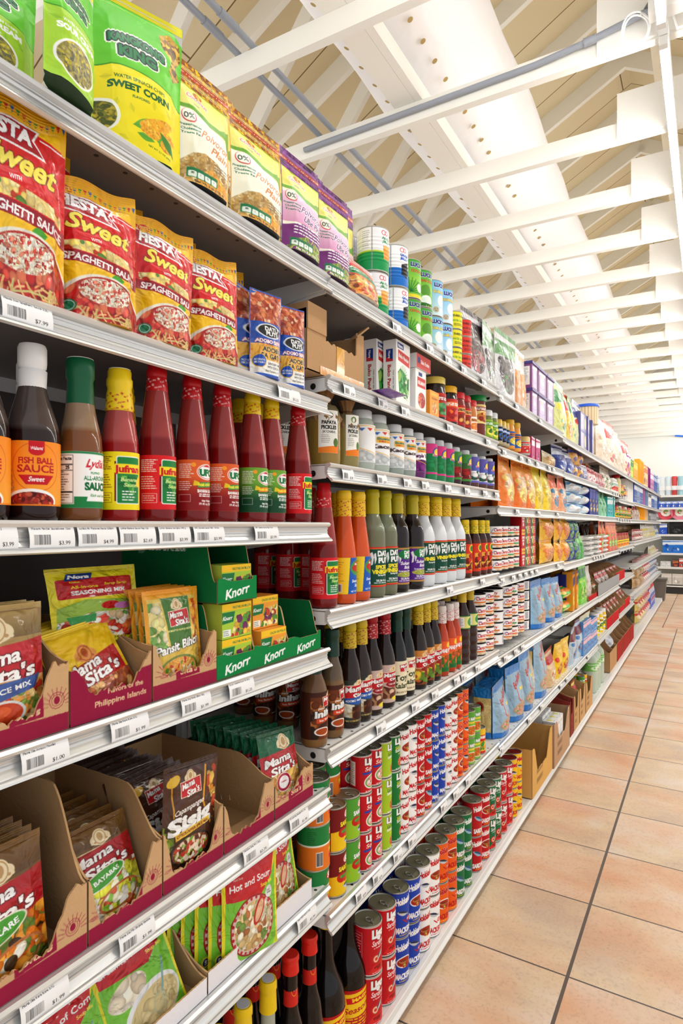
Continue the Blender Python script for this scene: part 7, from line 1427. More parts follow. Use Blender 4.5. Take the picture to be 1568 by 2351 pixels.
def row(sec_w, z, items, grp):
    """items: (prototype triple, left sight line, right sight line, top sight line or None, kind, description, tiers)"""
    for it in items:
        P, pl, pr, pt, kind, what = it[:6]; n = it[6] if len(it) > 6 else 1; bk = it[7] if len(it) > 7 else .03; tl = it[8] if len(it) > 8 else 0
        F_, D_ = P[3:5] if len(P) > 4 else (0, .1); X = XF-max(bk, .012)-F_; ya, yb = Yat(pl, X), Yat(pr, X); w_ = (yb-ya)/(P[1]/1000); s_ = max(2, min(10, int(((ya+yb)/2-S1)/SEC)+2)); zz = ROWS[s_]+[BASEZ-.003]; q = min(range(7), key=lambda i: abs(zz[i]-z)); z_ = zz[q]
        hh = (HORY-pt)*dep(X, (ya+yb)/2)/FPX-z_ if pt else P[2]/1000*n; hh = min(hh, zz[q-1]-z_-.012) if q else hh
        sz = hh/n/(P[2]/1000)
        m_ = max(1, round(w_/1.9)) if w_ > 2.6 else 1; w_ /= m_
        for i, j in [(i, j) for j in range(m_) for i in range(n)]:
            if ya+(yb-ya)*(j+.5)/m_ > 11.38: continue
            place(kind, P[0], (X-(tl and .01), ya+(yb-ya)*(j+.5)/m_, CAMH+z_+.002+i*hh/n), what+('' if n == 1 else (', lower' if i == 0 else ', upper' if i == n-1 else f', {ORD[i]} up'))+(f', {ORD[j]} along' if m_ > 1 else ''), CATS.get(kind, kind.split('_')[-1]), grp, rot=(0, -math.radians(tl), math.radians(random.Random(pl).uniform(-6, 6))), scale=(1, w_*.98, sz))
        if tl == 0 and pr < 1400 and n < 3 and bk <= .03:
            place(kind, P[0], (X-D_-.01, (ya+yb)/2, CAMH+z_+.002), 'one more, behind the '+' '.join(what.split()[:9]), CATS.get(kind, kind.split('_')[-1]), grp, scale=(1, w_*.98, min(sz, (zz[q-1]-z_-.012)*1000/P[2]) if q else sz))
CATS = {'food_pouch': 'food pouch', 'food_bag': 'bag', 'food_carton': 'carton', 'plastic_tub': 'tub', 'biscuit_tin': 'tin', 'wafer_jar': 'jar', 'noodle_bag': 'noodle bag', 'carton_box': 'box', 'food_packet': 'packet'}
CL = (214, 212, 210)
# top shelf of the third section onward
z = ROWS[3][0]
BF = gbag((206, 206, 208), (60, 130, 60), (50, 40, 44), 3, 110, 180, .018, win=(56, 46, 50), seal=.2)
BF2 = gbag((200, 200, 204), (40, 30, 34), (120, 30, 40), 4, 110, 180, .018, win=(60, 44, 44), seal=.2)
row('', z, [(BF2, 1062, 1112, 722, 'food_pouch', 'silver pouch of dark dried mushrooms, first of the dried food pouches', 1, .03), (BF, 1100, 1141, 752, 'food_pouch', 'silver pouch with a green panel of dried mushrooms, middle one', 1, .025), (BF, 1138, 1180, 768, 'food_pouch', 'silver pouch of dried mushrooms with a green panel, beside the orange one', 1, .02),
    (gbag((226, 160, 110), (240, 240, 236), (230, 150, 90), 5, 110, 180, .018, seal=.2), 1178, 1192, 800, 'food_pouch', 'narrow white and orange dried food pouch', 1, .03), (gbag((236, 190, 150), (240, 240, 236), (230, 150, 90), 6, 110, 180, .018, seal=.2), 1190, 1203, 812, 'food_pouch', 'narrow white and pale orange pouch next to the purple tubs', 1, .03)], 'dried food pouches')
def tub():
    c = Cv(110, 120, .8, (122, 70, 130)); c.poly([(14, 12), (96, 6), (96, 20), (14, 26)], (236, 232, 240)); c.rect(22, 20, 88, 112, (196, 180, 222), 4); c.text('Ube', 55, 54, 26, (246, 244, 250), w=44, ital=.1); c.ell(56, 26, 9, 9, (226, 214, 150)); c.food(c.pmask([(0, 0), (14, 0), (14, 120), (0, 120)]), [(122, 60, 120), (150, 90, 150), (96, 40, 96)], 40, 4, 3); c.curve([(24, 84), (55, 92), (86, 80)], (120, 90, 170), 1.6)
    s_ = Cv(90, 120, .7, (122, 70, 130)); s_.rect(8, 14, 80, 104, (240, 240, 240)); s_.lines(12, 20, 76, 98, 12, (70, 70, 80), 1.6, 4); P = boxart(c, s_, depth=.09, col=(130, 84, 140), part='tub_body', mat=PLASTIC)
    P.append(('lid', Geo().box(-.094, .004, -.059, .059, .118, .13, (62, 56, 130)).mesh('tub_lid', PLASTIC), [])); return (P, 118, 130)
TUB = tub(); run = Run(Yat(1200, XF-.03)); X = XF-.02
for j, (pl, pr) in enumerate(((1192, 1235), (1235, 1255), (1255, 1272))):
    Y = (Yat(pl, X)+Yat(pr, X))/2 if j else Yat(1235, X)-.062; s_ = (Yat(pr, X)-Yat(pl, X))/.118*.98 if j else 1.0
    for i in range(2): place('plastic_tub', TUB[0], (X, Y, CAMH+z+.001+i*.131*.97), f'purple yam powder tub with a dark blue lid, {("lower", "upper")[i]} one of the {ORD[j]} pair', 'tub', 'purple tubs on the top shelf', scale=(1, s_, .97))
CHP = [gbag((214, 218, 140), (60, 140, 80), (250, 214, 60), 7, 150, 230, .04), gbag((226, 200, 90), (206, 40, 40), (240, 150, 40), 8, 150, 230, .04), gbag((222, 226, 180), (60, 60, 130), (210, 60, 40), 9, 150, 230, .04)]
c = Cv(110, 110, .6, (120, 120, 170)); c.rect(10, 10, 60, 100, (190, 180, 200), 4); c.rect(0, 0, 110, 8, (50, 50, 160)); c.ell(84, 56, 14, 36, (236, 220, 170)); TIN_ = (boxart(c, depth=.1, col=(90, 90, 150), part='tin_body', mat=PLASTIC), 110, 110)
row('', z, [(CHP[0], 1270, 1293, 882, 'food_bag', 'pale green snack bag beside the purple tubs', 1, .02), (CHP[1], 1289, 1304, 905, 'food_bag', 'yellow and red snack bag between two pale ones', 1, .02), (CHP[0], 1298, 1314, 912, 'food_bag', 'pale green snack bag with a fish, farther one', 1, .02), (CHP[2], 1312, 1332, 925, 'food_bag', 'pale snack bag with a dark blue top', 1, .02)], 'snack bags on the top shelf')
z = ROWS[4][0]
row('', z, [(TIN_, 1333, 1347, 950, 'biscuit_tin', 'blue biscuit tin, nearer stack', 2, .02), (TIN_, 1347, 1366, 965, 'biscuit_tin', 'blue biscuit tin, farther stack', 2, .02)], 'biscuit tins')
c = Cv(300, 150, .5, (236, 214, 180)); [c.rect(x, 0, x+6, 150, (206, 176, 130)) for x in range(0, 150, 14)]; c.rect(160, 10, 300, 150, (226, 160, 110))
WJ = [('jar_body', Geo().lathe([(.05, 0), (.05, .13)], (236, 214, 180), 24).mesh('jar_body', PLASTIC), []), ('label', wrap(c, .05, .0, -180, 180), []), ('lid', Geo().lathe([(.054, .13), (.054, .15), (.05, .152)], (40, 90, 200), 24).mesh('jar_lid', PLASTIC), [])]
place('wafer_jar', WJ, (XF-.07, Yat(1348, XF-.07), CAMH+z+.23), 'clear jar of wafer sticks with a blue lid on top of the biscuit tins', 'jar', scale=(1.5, 1.5, .95))
RICE = gbag((226, 206, 184), (236, 222, 206), (206, 180, 150), 10, 180, 330, .05, mat=FILM); RED_ = [gbag((230, 214, 196), (210, 40, 40), (226, 200, 170), 11, 180, 330, .05)]
BX = [gbox((240, 170, 40), (250, 220, 90), (190, 60, 30), 1), gbox((150, 40, 130), (240, 230, 240), (226, 120, 60), 2), gbox((150, 200, 60), (60, 130, 60), (240, 230, 120), 3), gbox((232, 200, 150), (206, 120, 60), (120, 60, 30), 4), gbox((60, 90, 170), (230, 232, 240), (40, 60, 130), 5), gbox((240, 238, 234), (80, 80, 84), (190, 180, 170), 6), gbox((190, 120, 170), (240, 220, 236), (120, 60, 120), 7), gbox((120, 150, 190), (210, 220, 236), (60, 80, 120), 8)]
row('', z, [(RICE, 1366, 1388, 965, 'food_bag', 'clear bag of rice crackers, first after the biscuit tins', 1, .02), (RED_[0], 1385, 1403, 972, 'food_bag', 'clear bag of rice crackers with a red tie, second', 1, .02), (RICE, 1400, 1414, 990, 'food_bag', 'clear bag of rice crackers, third', 1, .02), (RICE, 1413, 1424, 1008, 'food_bag', 'clear bag of rice crackers, fourth', 1, .02), (RED_[0], 1424, 1438, 1016, 'food_bag', 'bag of dark noodles with a red tie', 1, .02)], 'cracker bags')
row('', ROWS[6][0], [(BX[1], 1440, 1447, 1044, 'food_carton', 'purple-topped carton high on the far shelf', 1), (BX[2], 1447, 1453, 1056, 'food_carton', 'green carton high on the far shelf', 1), (BX[0], 1455, 1464, 1062, 'food_carton', 'orange carton high on the far shelf, nearer one', 1), (BX[0], 1468, 1479, 1059, 'food_carton', 'tall orange and yellow carton high on the far shelf', 1), (BX[3], 1479, 1486, 1070, 'food_carton', 'tan carton high on the far shelf', 1), (BX[1], 1487, 1494, 1075, 'food_carton', 'magenta carton high on the far shelf, last but one', 1), (BX[6], 1494, 1500, 1086, 'food_carton', 'lilac carton high on the far shelf', 1), (BX[4], 1501, 1509, 1092, 'food_carton', 'blue carton at the far end of the top shelf', 1), (BX[7], 1510, 1517, 1096, 'food_carton', 'grey-blue carton at the very end of the top shelf', 1)], 'cartons on the far top shelf')
# second shelf
z = ROWS[3][1]; CKY = gbag((206, 176, 120), (226, 210, 180), (190, 140, 80), 12, 130, 110, .04, False); BLB = gbag((40, 60, 140), (226, 228, 240), (60, 80, 160), 13, 110, 150, .05)
PNK = gbox((190, 50, 110), (246, 236, 240), (150, 30, 80), 9, 66, 110)
row('', z, [(PNK, 1219, 1230, 1005, 'food_carton', 'pink and white carton past the jam jar, nearer one', 1), (PNK, 1231, 1240, 1010, 'food_carton', 'pink and white carton past the jam jar, farther one', 1), (CKY, 1241, 1268, 1040, 'food_bag', 'clear bag of biscuits beside the blue pack', 1), (BLB, 1268, 1303, 1027, 'food_bag', 'dark blue pack showing its nutrition panel', 1, .02), (gbag((226, 170, 70), (60, 70, 150), (200, 130, 50), 14, 120, 90, .035, False), 1304, 1331, 1030, 'food_bag', 'orange biscuit pack', 2, .02)], 'packs on the second shelf')
z = ROWS[4][1]
row('', z, [(gbag((140, 140, 190), (226, 226, 240), (90, 90, 150), 15, 90, 90, .03, False), 1328, 1342, 1068, 'food_bag', 'small lilac pack on the second shelf', 1), (gbag((236, 190, 80), (214, 60, 40), (250, 220, 150), 16, 90, 130, .03), 1334, 1352, 1056, 'food_bag', 'yellow roll pack on the second shelf', 1, .08), (gbag((230, 200, 200), (200, 40, 60), (240, 220, 220), 17, 90, 90, .03), 1343, 1362, 1076, 'food_bag', 'white and red pack, nearer of two', 1), (gbag((200, 150, 150), (190, 40, 60), (170, 110, 110), 18, 90, 90, .03), 1361, 1381, 1086, 'food_bag', 'white and red pack, farther of two', 1),
    (gbag((228, 214, 192), (236, 226, 210), (206, 180, 150), 19, 120, 190, .04), 1350, 1372, 1052, 'food_bag', 'tall cream bag behind the red and white packs', 1, .1), (gbag((226, 212, 186), (236, 226, 210), (100, 130, 80), 20, 120, 190, .04), 1376, 1396, 1055, 'food_bag', 'tall cream bag leaning by the white jar', 1, .03)], 'packs on the second shelf')
SJ = [jar(.034, .1, (236, 234, 228), L_gen(120, 60, (240, 240, 236), (40, 120, 90), (200, 60, 50), 21), .01, capc=(240, 240, 238)), jar(.036, .14, (220, 206, 150), None, 0, capc=(190, 30, 40)), jar(.03, .1, (200, 110, 40), L_gen(110, 50, (250, 226, 60), (200, 40, 30), (60, 130, 50), 22), .01, capc=(200, 40, 40)), jar(.03, .1, (150, 150, 60), L_gen(110, 50, (246, 226, 70), (60, 140, 60), (210, 40, 60), 23), .01, capc=(226, 220, 190)), jar(.03, .1, (120, 80, 40), L_gen(110, 50, (110, 60, 140), (240, 200, 80), (240, 160, 60), 24), .01, capc=(230, 190, 80))]
def jars(pr, z, items, grp, r_=.034):
    rn = Run()
    for i, (P, px, what, sc) in enumerate(items):
        X, Y = rn.at(px, r_*sc, .02); place('condiment_jar', P, (X, Y, CAMH+z+.001), what, 'jar', grp, scale=(sc, sc, sc)); k = 1
        ye = cylpos(items[i+1][1], r_*sc, .02)[1]-r_*sc*3 if i+1 < len(items) else 0
        while rn.y+r_*sc < ye: rn.y += r_*sc*2+.002; k += 1; place('condiment_jar', P, (X, rn.y-r_*sc, CAMH+z+.001), what+f', copy {ORD[k-1]} in line'.replace('copy ', ''), 'jar', grp, scale=(sc, sc, sc))
jars(0, ROWS[5][1], [(SJ[0], 1412, 'white plastic jar on the second shelf', 1.3), (SJ[1], 1424, 'tall cream jar with a red lid', 1.3), (SJ[2], 1430, 'orange jar beyond the cream jar', 1.1), (SJ[4], 1436, 'small brown jar, nearer, beyond the cream jar', 1.1), (SJ[4], 1441, 'small brown jar, farther, beyond the cream jar', 1.1)], 'jars on the far second shelf')
row('', ROWS[6][1], [(BX[5], 1438, 1455, 1104, 'food_carton', 'white appliance carton with a dark picture', 1)]+[(BX[(4, 7, 4, 6, 7, 5)[i % 6]], 1456+i*6.6, 1462+i*6.6, 1108+i*4.4, 'food_carton', f'slim carton, {ORD[i]} in the far row past the white one', 1) for i in range(9)], 'slim cartons in the far row')
# third shelf: instant noodle and rice stick bags
z = ROWS[3][2]; OB = gbag((244, 126, 24), (250, 160, 60), (240, 200, 90), 30, 120, 190, .04, win=(236, 196, 150)); YB = gbag((250, 216, 30), (250, 226, 70), (226, 190, 40), 31, 120, 190, .04, win=(240, 210, 90)); QB = gbag((236, 160, 110), (240, 110, 60), (60, 130, 170), 32, 120, 190, .035, win=(246, 200, 170)); BW = gbag((214, 226, 236), (60, 150, 210), (240, 240, 240), 33, 190, 70, .05, False, seal=.05)
row('', z, [(OB, 1134, 1176, 1040, 'food_bag', 'large orange noodle bag, first past the jars', 1, .005), (OB, 1174, 1198, 1050, 'food_bag', 'orange noodle bag, second of the orange ones', 1, .012), (OB, 1196, 1217, 1058, 'food_bag', 'orange noodle bag, third of the orange ones', 1, .012), (YB, 1215, 1237, 1066, 'food_bag', 'bright yellow noodle bag, nearer of two', 1, .012), (YB, 1235, 1258, 1074, 'food_bag', 'bright yellow noodle bag, farther of two', 1, .012), (QB, 1256, 1275, 1092, 'food_bag', 'orange and pink bag with a blue oval, nearer of two', 1, .012), (QB, 1273, 1297, 1092, 'food_bag', 'orange and pink bag with a blue oval, farther of two', 1, .012), (BW, 1296, 1352, 1112, 'food_bag', 'blue and white pillow bag', 3, .012)], 'noodle bags on the third shelf')
z = ROWS[4][2]
row('', z, [(gbag((110, 40, 60), (140, 60, 80), (90, 30, 50), 34, 90, 150, .03), 1343, 1356, 1118, 'food_bag', 'maroon pack beside the blue one', 1), (gbox((30, 40, 130), (60, 70, 160), (230, 190, 80), 35, 66, 130), 1354, 1374, 1125, 'food_carton', 'dark blue pack standing on the third shelf', 1, .015), (gbag((150, 210, 170), (90, 180, 110), (60, 150, 90), 36, 90, 140, .03), 1372, 1387, 1132, 'food_bag', 'pale green pack on the third shelf', 1), (gbag((90, 190, 60), (60, 150, 60), (140, 210, 90), 37, 90, 140, .03), 1380, 1398, 1128, 'food_bag', 'bright green pack on the third shelf', 1, .05), (gbox((60, 180, 180), (230, 240, 240), (40, 130, 140), 38, 60, 130), 1396, 1405, 1142, 'food_carton', 'teal and white carton, nearer', 1), (gbox((60, 180, 180), (230, 240, 240), (40, 130, 140), 38, 60, 130), 1404, 1413, 1142, 'food_carton', 'teal and white carton, farther', 1)], 'packs on the third shelf')
jars(0, ROWS[5][2], [(SJ[2+i % 2], 1421+i*6, f'yellow-labelled jar on the third shelf, {ORD[i]} in its row', 1.15) for i in range(5)]+[(SJ[4], 1452, 'jar with purple label closing its row', 1.1)], 'yellow-labelled jars')
row('', ROWS[6][2], [(gbag((200, 184, 170), (170, 60, 60), (190, 150, 120), 39, 120, 150, .04), 1450, 1460, 1150, 'food_bag', 'clear bag on the third shelf, nearer', 1), (gbag((206, 196, 186), (216, 206, 196), (190, 170, 150), 40, 120, 150, .04), 1459, 1470, 1148, 'food_bag', 'clear bag on the third shelf, farther', 1), (BX[0], 1470, 1480, 1164, 'food_carton', 'orange carton on the third shelf', 1), (BX[3], 1480, 1488, 1168, 'food_carton', 'tan carton on the third shelf', 1), (gbag((130, 130, 134), (90, 90, 96), (170, 170, 176), 41, 120, 100, .04), 1488, 1502, 1172, 'food_bag', 'grey bag of utensils near the far end', 1), (gbag((210, 212, 216), (150, 150, 156), (90, 90, 96), 42, 120, 100, .04), 1502, 1517, 1174, 'food_bag', 'silver bag at the far end of the third shelf', 1)], 'far third shelf goods')
# fourth shelf
z = ROWS[3][3]; YN = gbag((246, 190, 30), (236, 160, 30), (226, 120, 30), 43, 110, 100, .035, False, win=(236, 130, 40)); GB = gbag((30, 60, 150), (50, 120, 70), (90, 150, 60), 44, 90, 100, .03, False)
row('', z, [(YN, 1236, 1266, 1190, 'noodle_bag', 'yellow egg noodle bag, first pair', 2, .008), (YN, 1266, 1284, 1190, 'noodle_bag', 'yellow egg noodle bag, second pair', 2, .008), (YN, 1284, 1301, 1192, 'noodle_bag', 'yellow egg noodle bag, third pair', 2, .008)], 'yellow egg noodle bags')
z = ROWS[4][3]; WR = gbag((228, 226, 222), (214, 212, 208), (200, 198, 194), 45, 200, 46, .05, False, seal=.03); OP = gbag((226, 80, 30), (240, 120, 40), (120, 170, 60), 46, 90, 170, .03)
row('', z, [(GB, 1299, 1322, 1194, 'food_bag', 'dark blue and green pack', 2, .01), (gbag((90, 180, 90), (140, 210, 120), (60, 140, 60), 47, 70, 100, .03), 1318, 1333, 1225, 'food_bag', 'green pack in front of the blue ones', 1, .0), (WR, 1332, 1386, 1228, 'food_bag', 'white rice noodle roll', 4, .005), (gbag((50, 24, 20), (90, 30, 24), (120, 50, 30), 48, 120, 90, .04), 1330, 1366, 1200, 'food_bag', 'dark red pack behind the white rolls', 1, .19), (OP, 1372, 1393, 1197, 'food_bag', 'orange and green pack, nearer of two', 1, .03), (OP, 1391, 1411, 1200, 'food_bag', 'orange and green pack, farther of two', 1, .01)], 'packs on the fourth shelf')
jars(0, ROWS[5][3], [(jar(.034, .12, (170, 80, 30), L_gen(120, 56, (250, 226, 40), (240, 200, 30), (226, 120, 30), 49), .01, capc=(170, 30, 30)), 1417+i*6.6, f'brown jar with yellow label and red lid, {ORD[i]} in its row', 1.2) for i in range(5)], 'brown jars with yellow labels')
TAN = gbag((190, 150, 100), (206, 170, 120), (170, 130, 80), 50, 220, 60, .06, False, seal=.03); RW = gbag((214, 180, 176), (196, 50, 56), (230, 220, 214), 51, 110, 90, .05, False); GY = gbag((196, 190, 170), (206, 200, 190), (200, 180, 50), 52, 110, 130, .05)
row('', ROWS[6][3], [(TAN, 1410, 1470, 1205, 'food_bag', 'long tan bag lying on the fourth shelf', 2, .19), (RW, 1450, 1468, 1215, 'food_bag', 'red and white pack on the far fourth shelf', 2), (GY, 1468, 1482, 1200, 'food_bag', 'clear bag with yellow label on the far fourth shelf, nearer', 1), (GY, 1482, 1497, 1200, 'food_bag', 'clear bag with yellow label on the far fourth shelf, farther', 1), (gbag((214, 220, 226), (90, 130, 190), (190, 200, 210), 53, 120, 110, .05), 1497, 1516, 1206, 'food_bag', 'clear bag with blue print at the far end', 1)], 'far fourth shelf goods')
# fifth shelf
def A_exc(w=130, h=230, tall=False, res=.9):
    c = Cv(w, h, res, (150, 196, 230)); c.rect(0, 0, w, h*.2, (30, 130, 210)); c.rect(0, h*.9, w, h, (30, 120, 205)); c.rect(10, h*.14, w-8, h*.9, (156, 190, 214)); c.text('Excellent', w*.52, h*.27, h*.1, (186, 34, 26), w=w*.66, bold=.04, ital=.35, rot=-30, arc=3)
    c.curve([(w*.3+6*math.sin(t*2), h*.3+t*h*.28) for t in np.linspace(0, 1, 10)]+[(w*.42, h*.64), (w*.52, h*.62)], (206, 90, 60), 5); c.rect(w*.5, h*.4, w*.82, h*.45, (246, 226, 60)); noodles(c, w*.55, h*.78, w*.36, h*.11, 5, (190, 160, 130), ((226, 180, 160), (206, 150, 130), (240, 210, 190)), ((226, 120, 60), (120, 160, 80)), 1.2, 50); return c
def nbag(w, h, T=.045):
    f = pouch(A_exc(w, h), T, stand=True, seal=.1, seed=7, back=(30, 130, 210), wr=.005); s_ = Cv(90, h, .8, (224, 196, 120)); s_.strands(np.ones_like(s_.X), [(240, 214, 140), (214, 180, 100), (250, 230, 170)], 110, 1.6, 3, 40); s_.rect(0, 0, 90, h*.2, (30, 130, 210)); s_.rect(0, h*.88, 90, h, (30, 120, 205)); s_.ell(32, h*.38, 22, h*.1, (60, 20, 14)); s_.ring(32, h*.38, 18, h*.08, (214, 50, 30), 6); hh = h/1000
    g_ = Geo().sheet(s_.a, lambda U, V: (-.075+.07*U, -w/2000*.93-.006*np.sin(U*3.14)*np.sin(np.clip(V, 0, 1)*3.1), (1-V)*hh*.97)); g_.add([(-.075, -w/2200, hh*.96), (-.01, -w/2200, hh*.96), (-.01, w/2200, hh*.96), (-.075, w/2200, hh*.96)], [(0, 1, 2, 3)], (36, 130, 210))
    return (f+[('noodle_block', g_.mesh('noodle_block', FILM), [])], w, h, .045, .13)
NB = nbag(120, 200); NT = nbag(130, 235)
z = ROWS[3][4]; GO = gbag((70, 190, 60), (240, 130, 40), (250, 220, 120), 54, 110, 90, .05, False)
row('', z, [(NB, 1216, 1242, 1332, 'noodle_bag', 'blue noodle bag beside the tuna tins', 1, .008), (NB, 1244, 1262, 1328, 'noodle_bag', 'blue noodle bag, second past the tuna', 1, .012), (NB, 1262, 1279, 1326, 'noodle_bag', 'blue noodle bag, third past the tuna', 1, .012), (GO, 1276, 1316, 1342, 'food_bag', 'green and orange packet', 2, .005), (gbox((40, 40, 120), (90, 50, 130), (226, 150, 60), 55, 70, 140, title='Choco'), 1290, 1305, 1318, 'food_carton', 'dark blue chocolate carton behind the green packets', 1, .12)], 'fifth shelf goods')
z = ROWS[4][4]
row('', z, [(gbox((44, 44, 124), (70, 50, 130), (226, 150, 60), 56, 70, 140, title='Choco'), 1300, 1314, 1318, 'food_carton', 'dark blue chocolate carton next to the orange one', 1, .04), (gbox((226, 150, 30), (60, 50, 120), (250, 210, 90), 57, 70, 140), 1313, 1330, 1312, 'food_carton', 'orange carton on the fifth shelf', 1, .012), (gbag((120, 210, 40), (40, 120, 40), (200, 230, 90), 58, 60, 170, .02), 1328, 1342, 1292, 'food_bag', 'bright green hanging packet', 1, .012), (gbag((214, 206, 196), (226, 220, 214), (190, 170, 150), 59, 70, 160, .03), 1341, 1351, 1300, 'food_bag', 'clear packet next to the red tray', 1, .012)], 'fifth shelf goods')
def redtray(pl, pr, z, h, hb, lab, n, P, pk, seed=0, col=(196, 20, 28), d=.3, kraft=(176, 140, 98), tilt=0, sc=1, packn='food_packet'):
    X = XF-.01; ya, yb = Yat(pl, X), Yat(pr, X)
    if yb-ya > .36 and pr-pl > .1:
        m_ = math.ceil((yb-ya)/.3); ys = [ya+(yb-ya)*k/m_ for k in range(m_+1)]; px_ = lambda y: 784+FPX*math.tan(math.radians(YAW)-math.atan(-X/y))
        for k in range(m_): redtray(px_(ys[k]), px_(ys[k+1]), z, h, hb, lab+f', {ORD[k]} along', n, P, pk, seed+k, col, d, kraft, tilt, sc, packn)
        return
    w = yb-ya-.003; c = Cv(max(60, w*1000), h*1000+4, .4, col)
    place('display_tray', tray(w, d, h, hb, (-.3, -.2, 0), seed, c, .5, kraft, .001), (X, (ya+yb)/2, CAMH+z+.001), lab, 'display tray', 'red display trays')
    for i in range(n): place(packn, P[0], (X-.012-P[3]*1.3-i*(d-.09)/max(1, n), (ya+yb)/2, CAMH+z+.014), f'{pk}, {("front", "middle", "back")[i]} one in {lab}', CATS.get(packn, 'bag'), pk+' group', rot=(0, -math.radians(12+tilt), 0), scale=(1, (w-.02)/(P[1]/1000), min(sc, 1.5)))
GP = gbag((40, 120, 60), (226, 120, 40), (240, 230, 210), 60, 120, 70, .03, False); RP = gbag((226, 214, 210), (200, 30, 40), (190, 180, 170), 61, 110, 100, .03)
z = ROWS[4][4]; redtray(1352, 1384, z, .03, .15, 'red tray with a grey divider', 3, GP, 'green and orange packet', 3)
place('shelf_divider', [('plate', Geo().box(XF-.004, XF-.001, Yat(1374, XF), Yat(1422, XF), 0, .085, (150, 152, 156)).mesh('divider_plate', STEEL), [])], (0, 0, CAMH+z+.0), 'grey metal shelf divider at the front of the fifth shelf', 'divider')
redtray(1388, 1412, ROWS[5][4], .04, .16, 'nearer red tray of the fifth shelf', 3, RP, 'clear and red packet', 4, sc=1.3); redtray(1413, 1434, ROWS[5][4], .1, .16, 'farther red tray of the fifth shelf', 2, RP, 'white and red packet', 5, sc=1.3)
row('', ROWS[6][4], [(RW, 1452+i*11, 1463+i*11, 1285-i*6, 'food_bag', f'red and white packet heap, {ORD[i]} on the far fifth shelf', 2) for i in range(3)]+[(GY, 1486, 1500, 1250, 'food_bag', 'clear bag with yellow label on the far fifth shelf', 1), (RW, 1500, 1516, 1255, 'food_bag', 'red packet near the end of the fifth shelf', 1)], 'far fifth shelf goods')
# sixth shelf
z = ROWS[2][5]
row('', z, [(NT, 1124, 1160, 1566, 'noodle_bag', 'large blue noodle bag with a shrimp, first on the sixth shelf', 1, .0)], 'large noodle bags')
z = ROWS[3][5]
row('', z, [(NT, 1163, 1189, 1528, 'noodle_bag', 'large blue noodle bag, second on the sixth shelf', 1, .003), (NT, 1190, 1212, 1496, 'noodle_bag', 'large blue noodle bag with vegetables, third', 1, .003), (gbag((224, 206, 170), (206, 190, 150), (236, 220, 190), 62, 90, 230, .035), 1200, 1219, 1480, 'noodle_bag', 'tall clear rice noodle bag', 1, .03), (NT, 1219, 1247, 1456, 'noodle_bag', 'tallest blue noodle bag, beside the red one', 1, .003), (gbag((226, 190, 140), (190, 20, 34), (236, 210, 170), 63, 90, 160, .035), 1247, 1269, 1490, 'noodle_bag', 'red and cream noodle bag', 1, .003),
    (gbag((250, 210, 20), (240, 190, 30), (226, 60, 30), 64, 100, 140, .035), 1268, 1296, 1468, 'food_bag', 'bright yellow bag slumped forward', 1, .0, -8)], 'large noodle bags')
z = ROWS[4][5]; BC = gbag((190, 210, 226), (120, 40, 60), (60, 130, 200), 65, 100, 190, .04)
row('', z, [(BC, 1298, 1316, 1436, 'food_bag', 'blue and clear bag with dark red print, nearer', 1, .0, -8), (BC, 1314, 1330, 1420, 'food_bag', 'blue and clear bag with dark red print, farther', 1, .004, -6), (gbag((226, 222, 180), (240, 236, 210), (240, 150, 110), 66, 100, 190, .045), 1322, 1345, 1408, 'food_bag', 'cream glass noodle bag', 1, .004, -8), (gbox((90, 150, 210), (240, 190, 200), (60, 120, 190), 67, 90, 80), 1340, 1356, 1424, 'food_carton', 'pale blue milk carton pack, nearer', 2, .01), (gbox((90, 150, 210), (240, 190, 200), (60, 120, 190), 67, 90, 80), 1356, 1370, 1420, 'food_carton', 'pale blue milk carton pack, farther', 2, .01)], 'sixth shelf goods')
YW = jar(.034, .15, (250, 206, 30), L_gen(120, 80, (244, 244, 240), (250, 220, 50), (60, 130, 60), 68), .03, capc=(246, 246, 244), neck=.8); DG = jar(.03, .15, (20, 60, 44), None, 0, capc=(236, 236, 230), neck=.4)
jars(0, ROWS[4][5], [(DG, 1342, 'dark green squeeze bottle, nearer, on the sixth shelf', 1.2), (DG, 1362, 'dark green squeeze bottle, farther, on the sixth shelf', 1.2), (YW, 1376, 'yellow bottle with white label, first of three', 1.25), (YW, 1384, 'yellow bottle with white label, second of three', 1.25), (YW, 1391, 'yellow bottle with white label, last of three', 1.25)], 'sixth shelf bottles')
for i, (pl, pr) in enumerate(((1394, 1407), (1408, 1421), (1422, 1434), (1435, 1446))): redtray(pl, pr, ROWS[5 if i < 3 else 6][5], .08, .2, f'{ORD[i]} red tray of the sixth shelf', 2, RP, 'brown and red packet', 10+i, sc=1.4)
row('', ROWS[6][5], [(TAN, 1452, 1470, 1300, 'food_bag', 'tan bag on the far sixth shelf', 2), (RW, 1470, 1484, 1290, 'food_bag', 'red and white bag on the far sixth shelf', 2), (gbag((206, 212, 222), (90, 110, 150), (190, 190, 196), 71, 110, 90, .05, False), 1484, 1500, 1280, 'food_bag', 'white and blue bag on the far sixth shelf', 2), (gbag((200, 204, 210), (160, 166, 176), (120, 120, 130), 72, 120, 60, .05, False), 1500, 1517, 1285, 'food_bag', 'grey package at the end of the sixth shelf', 2)], 'far sixth shelf goods')
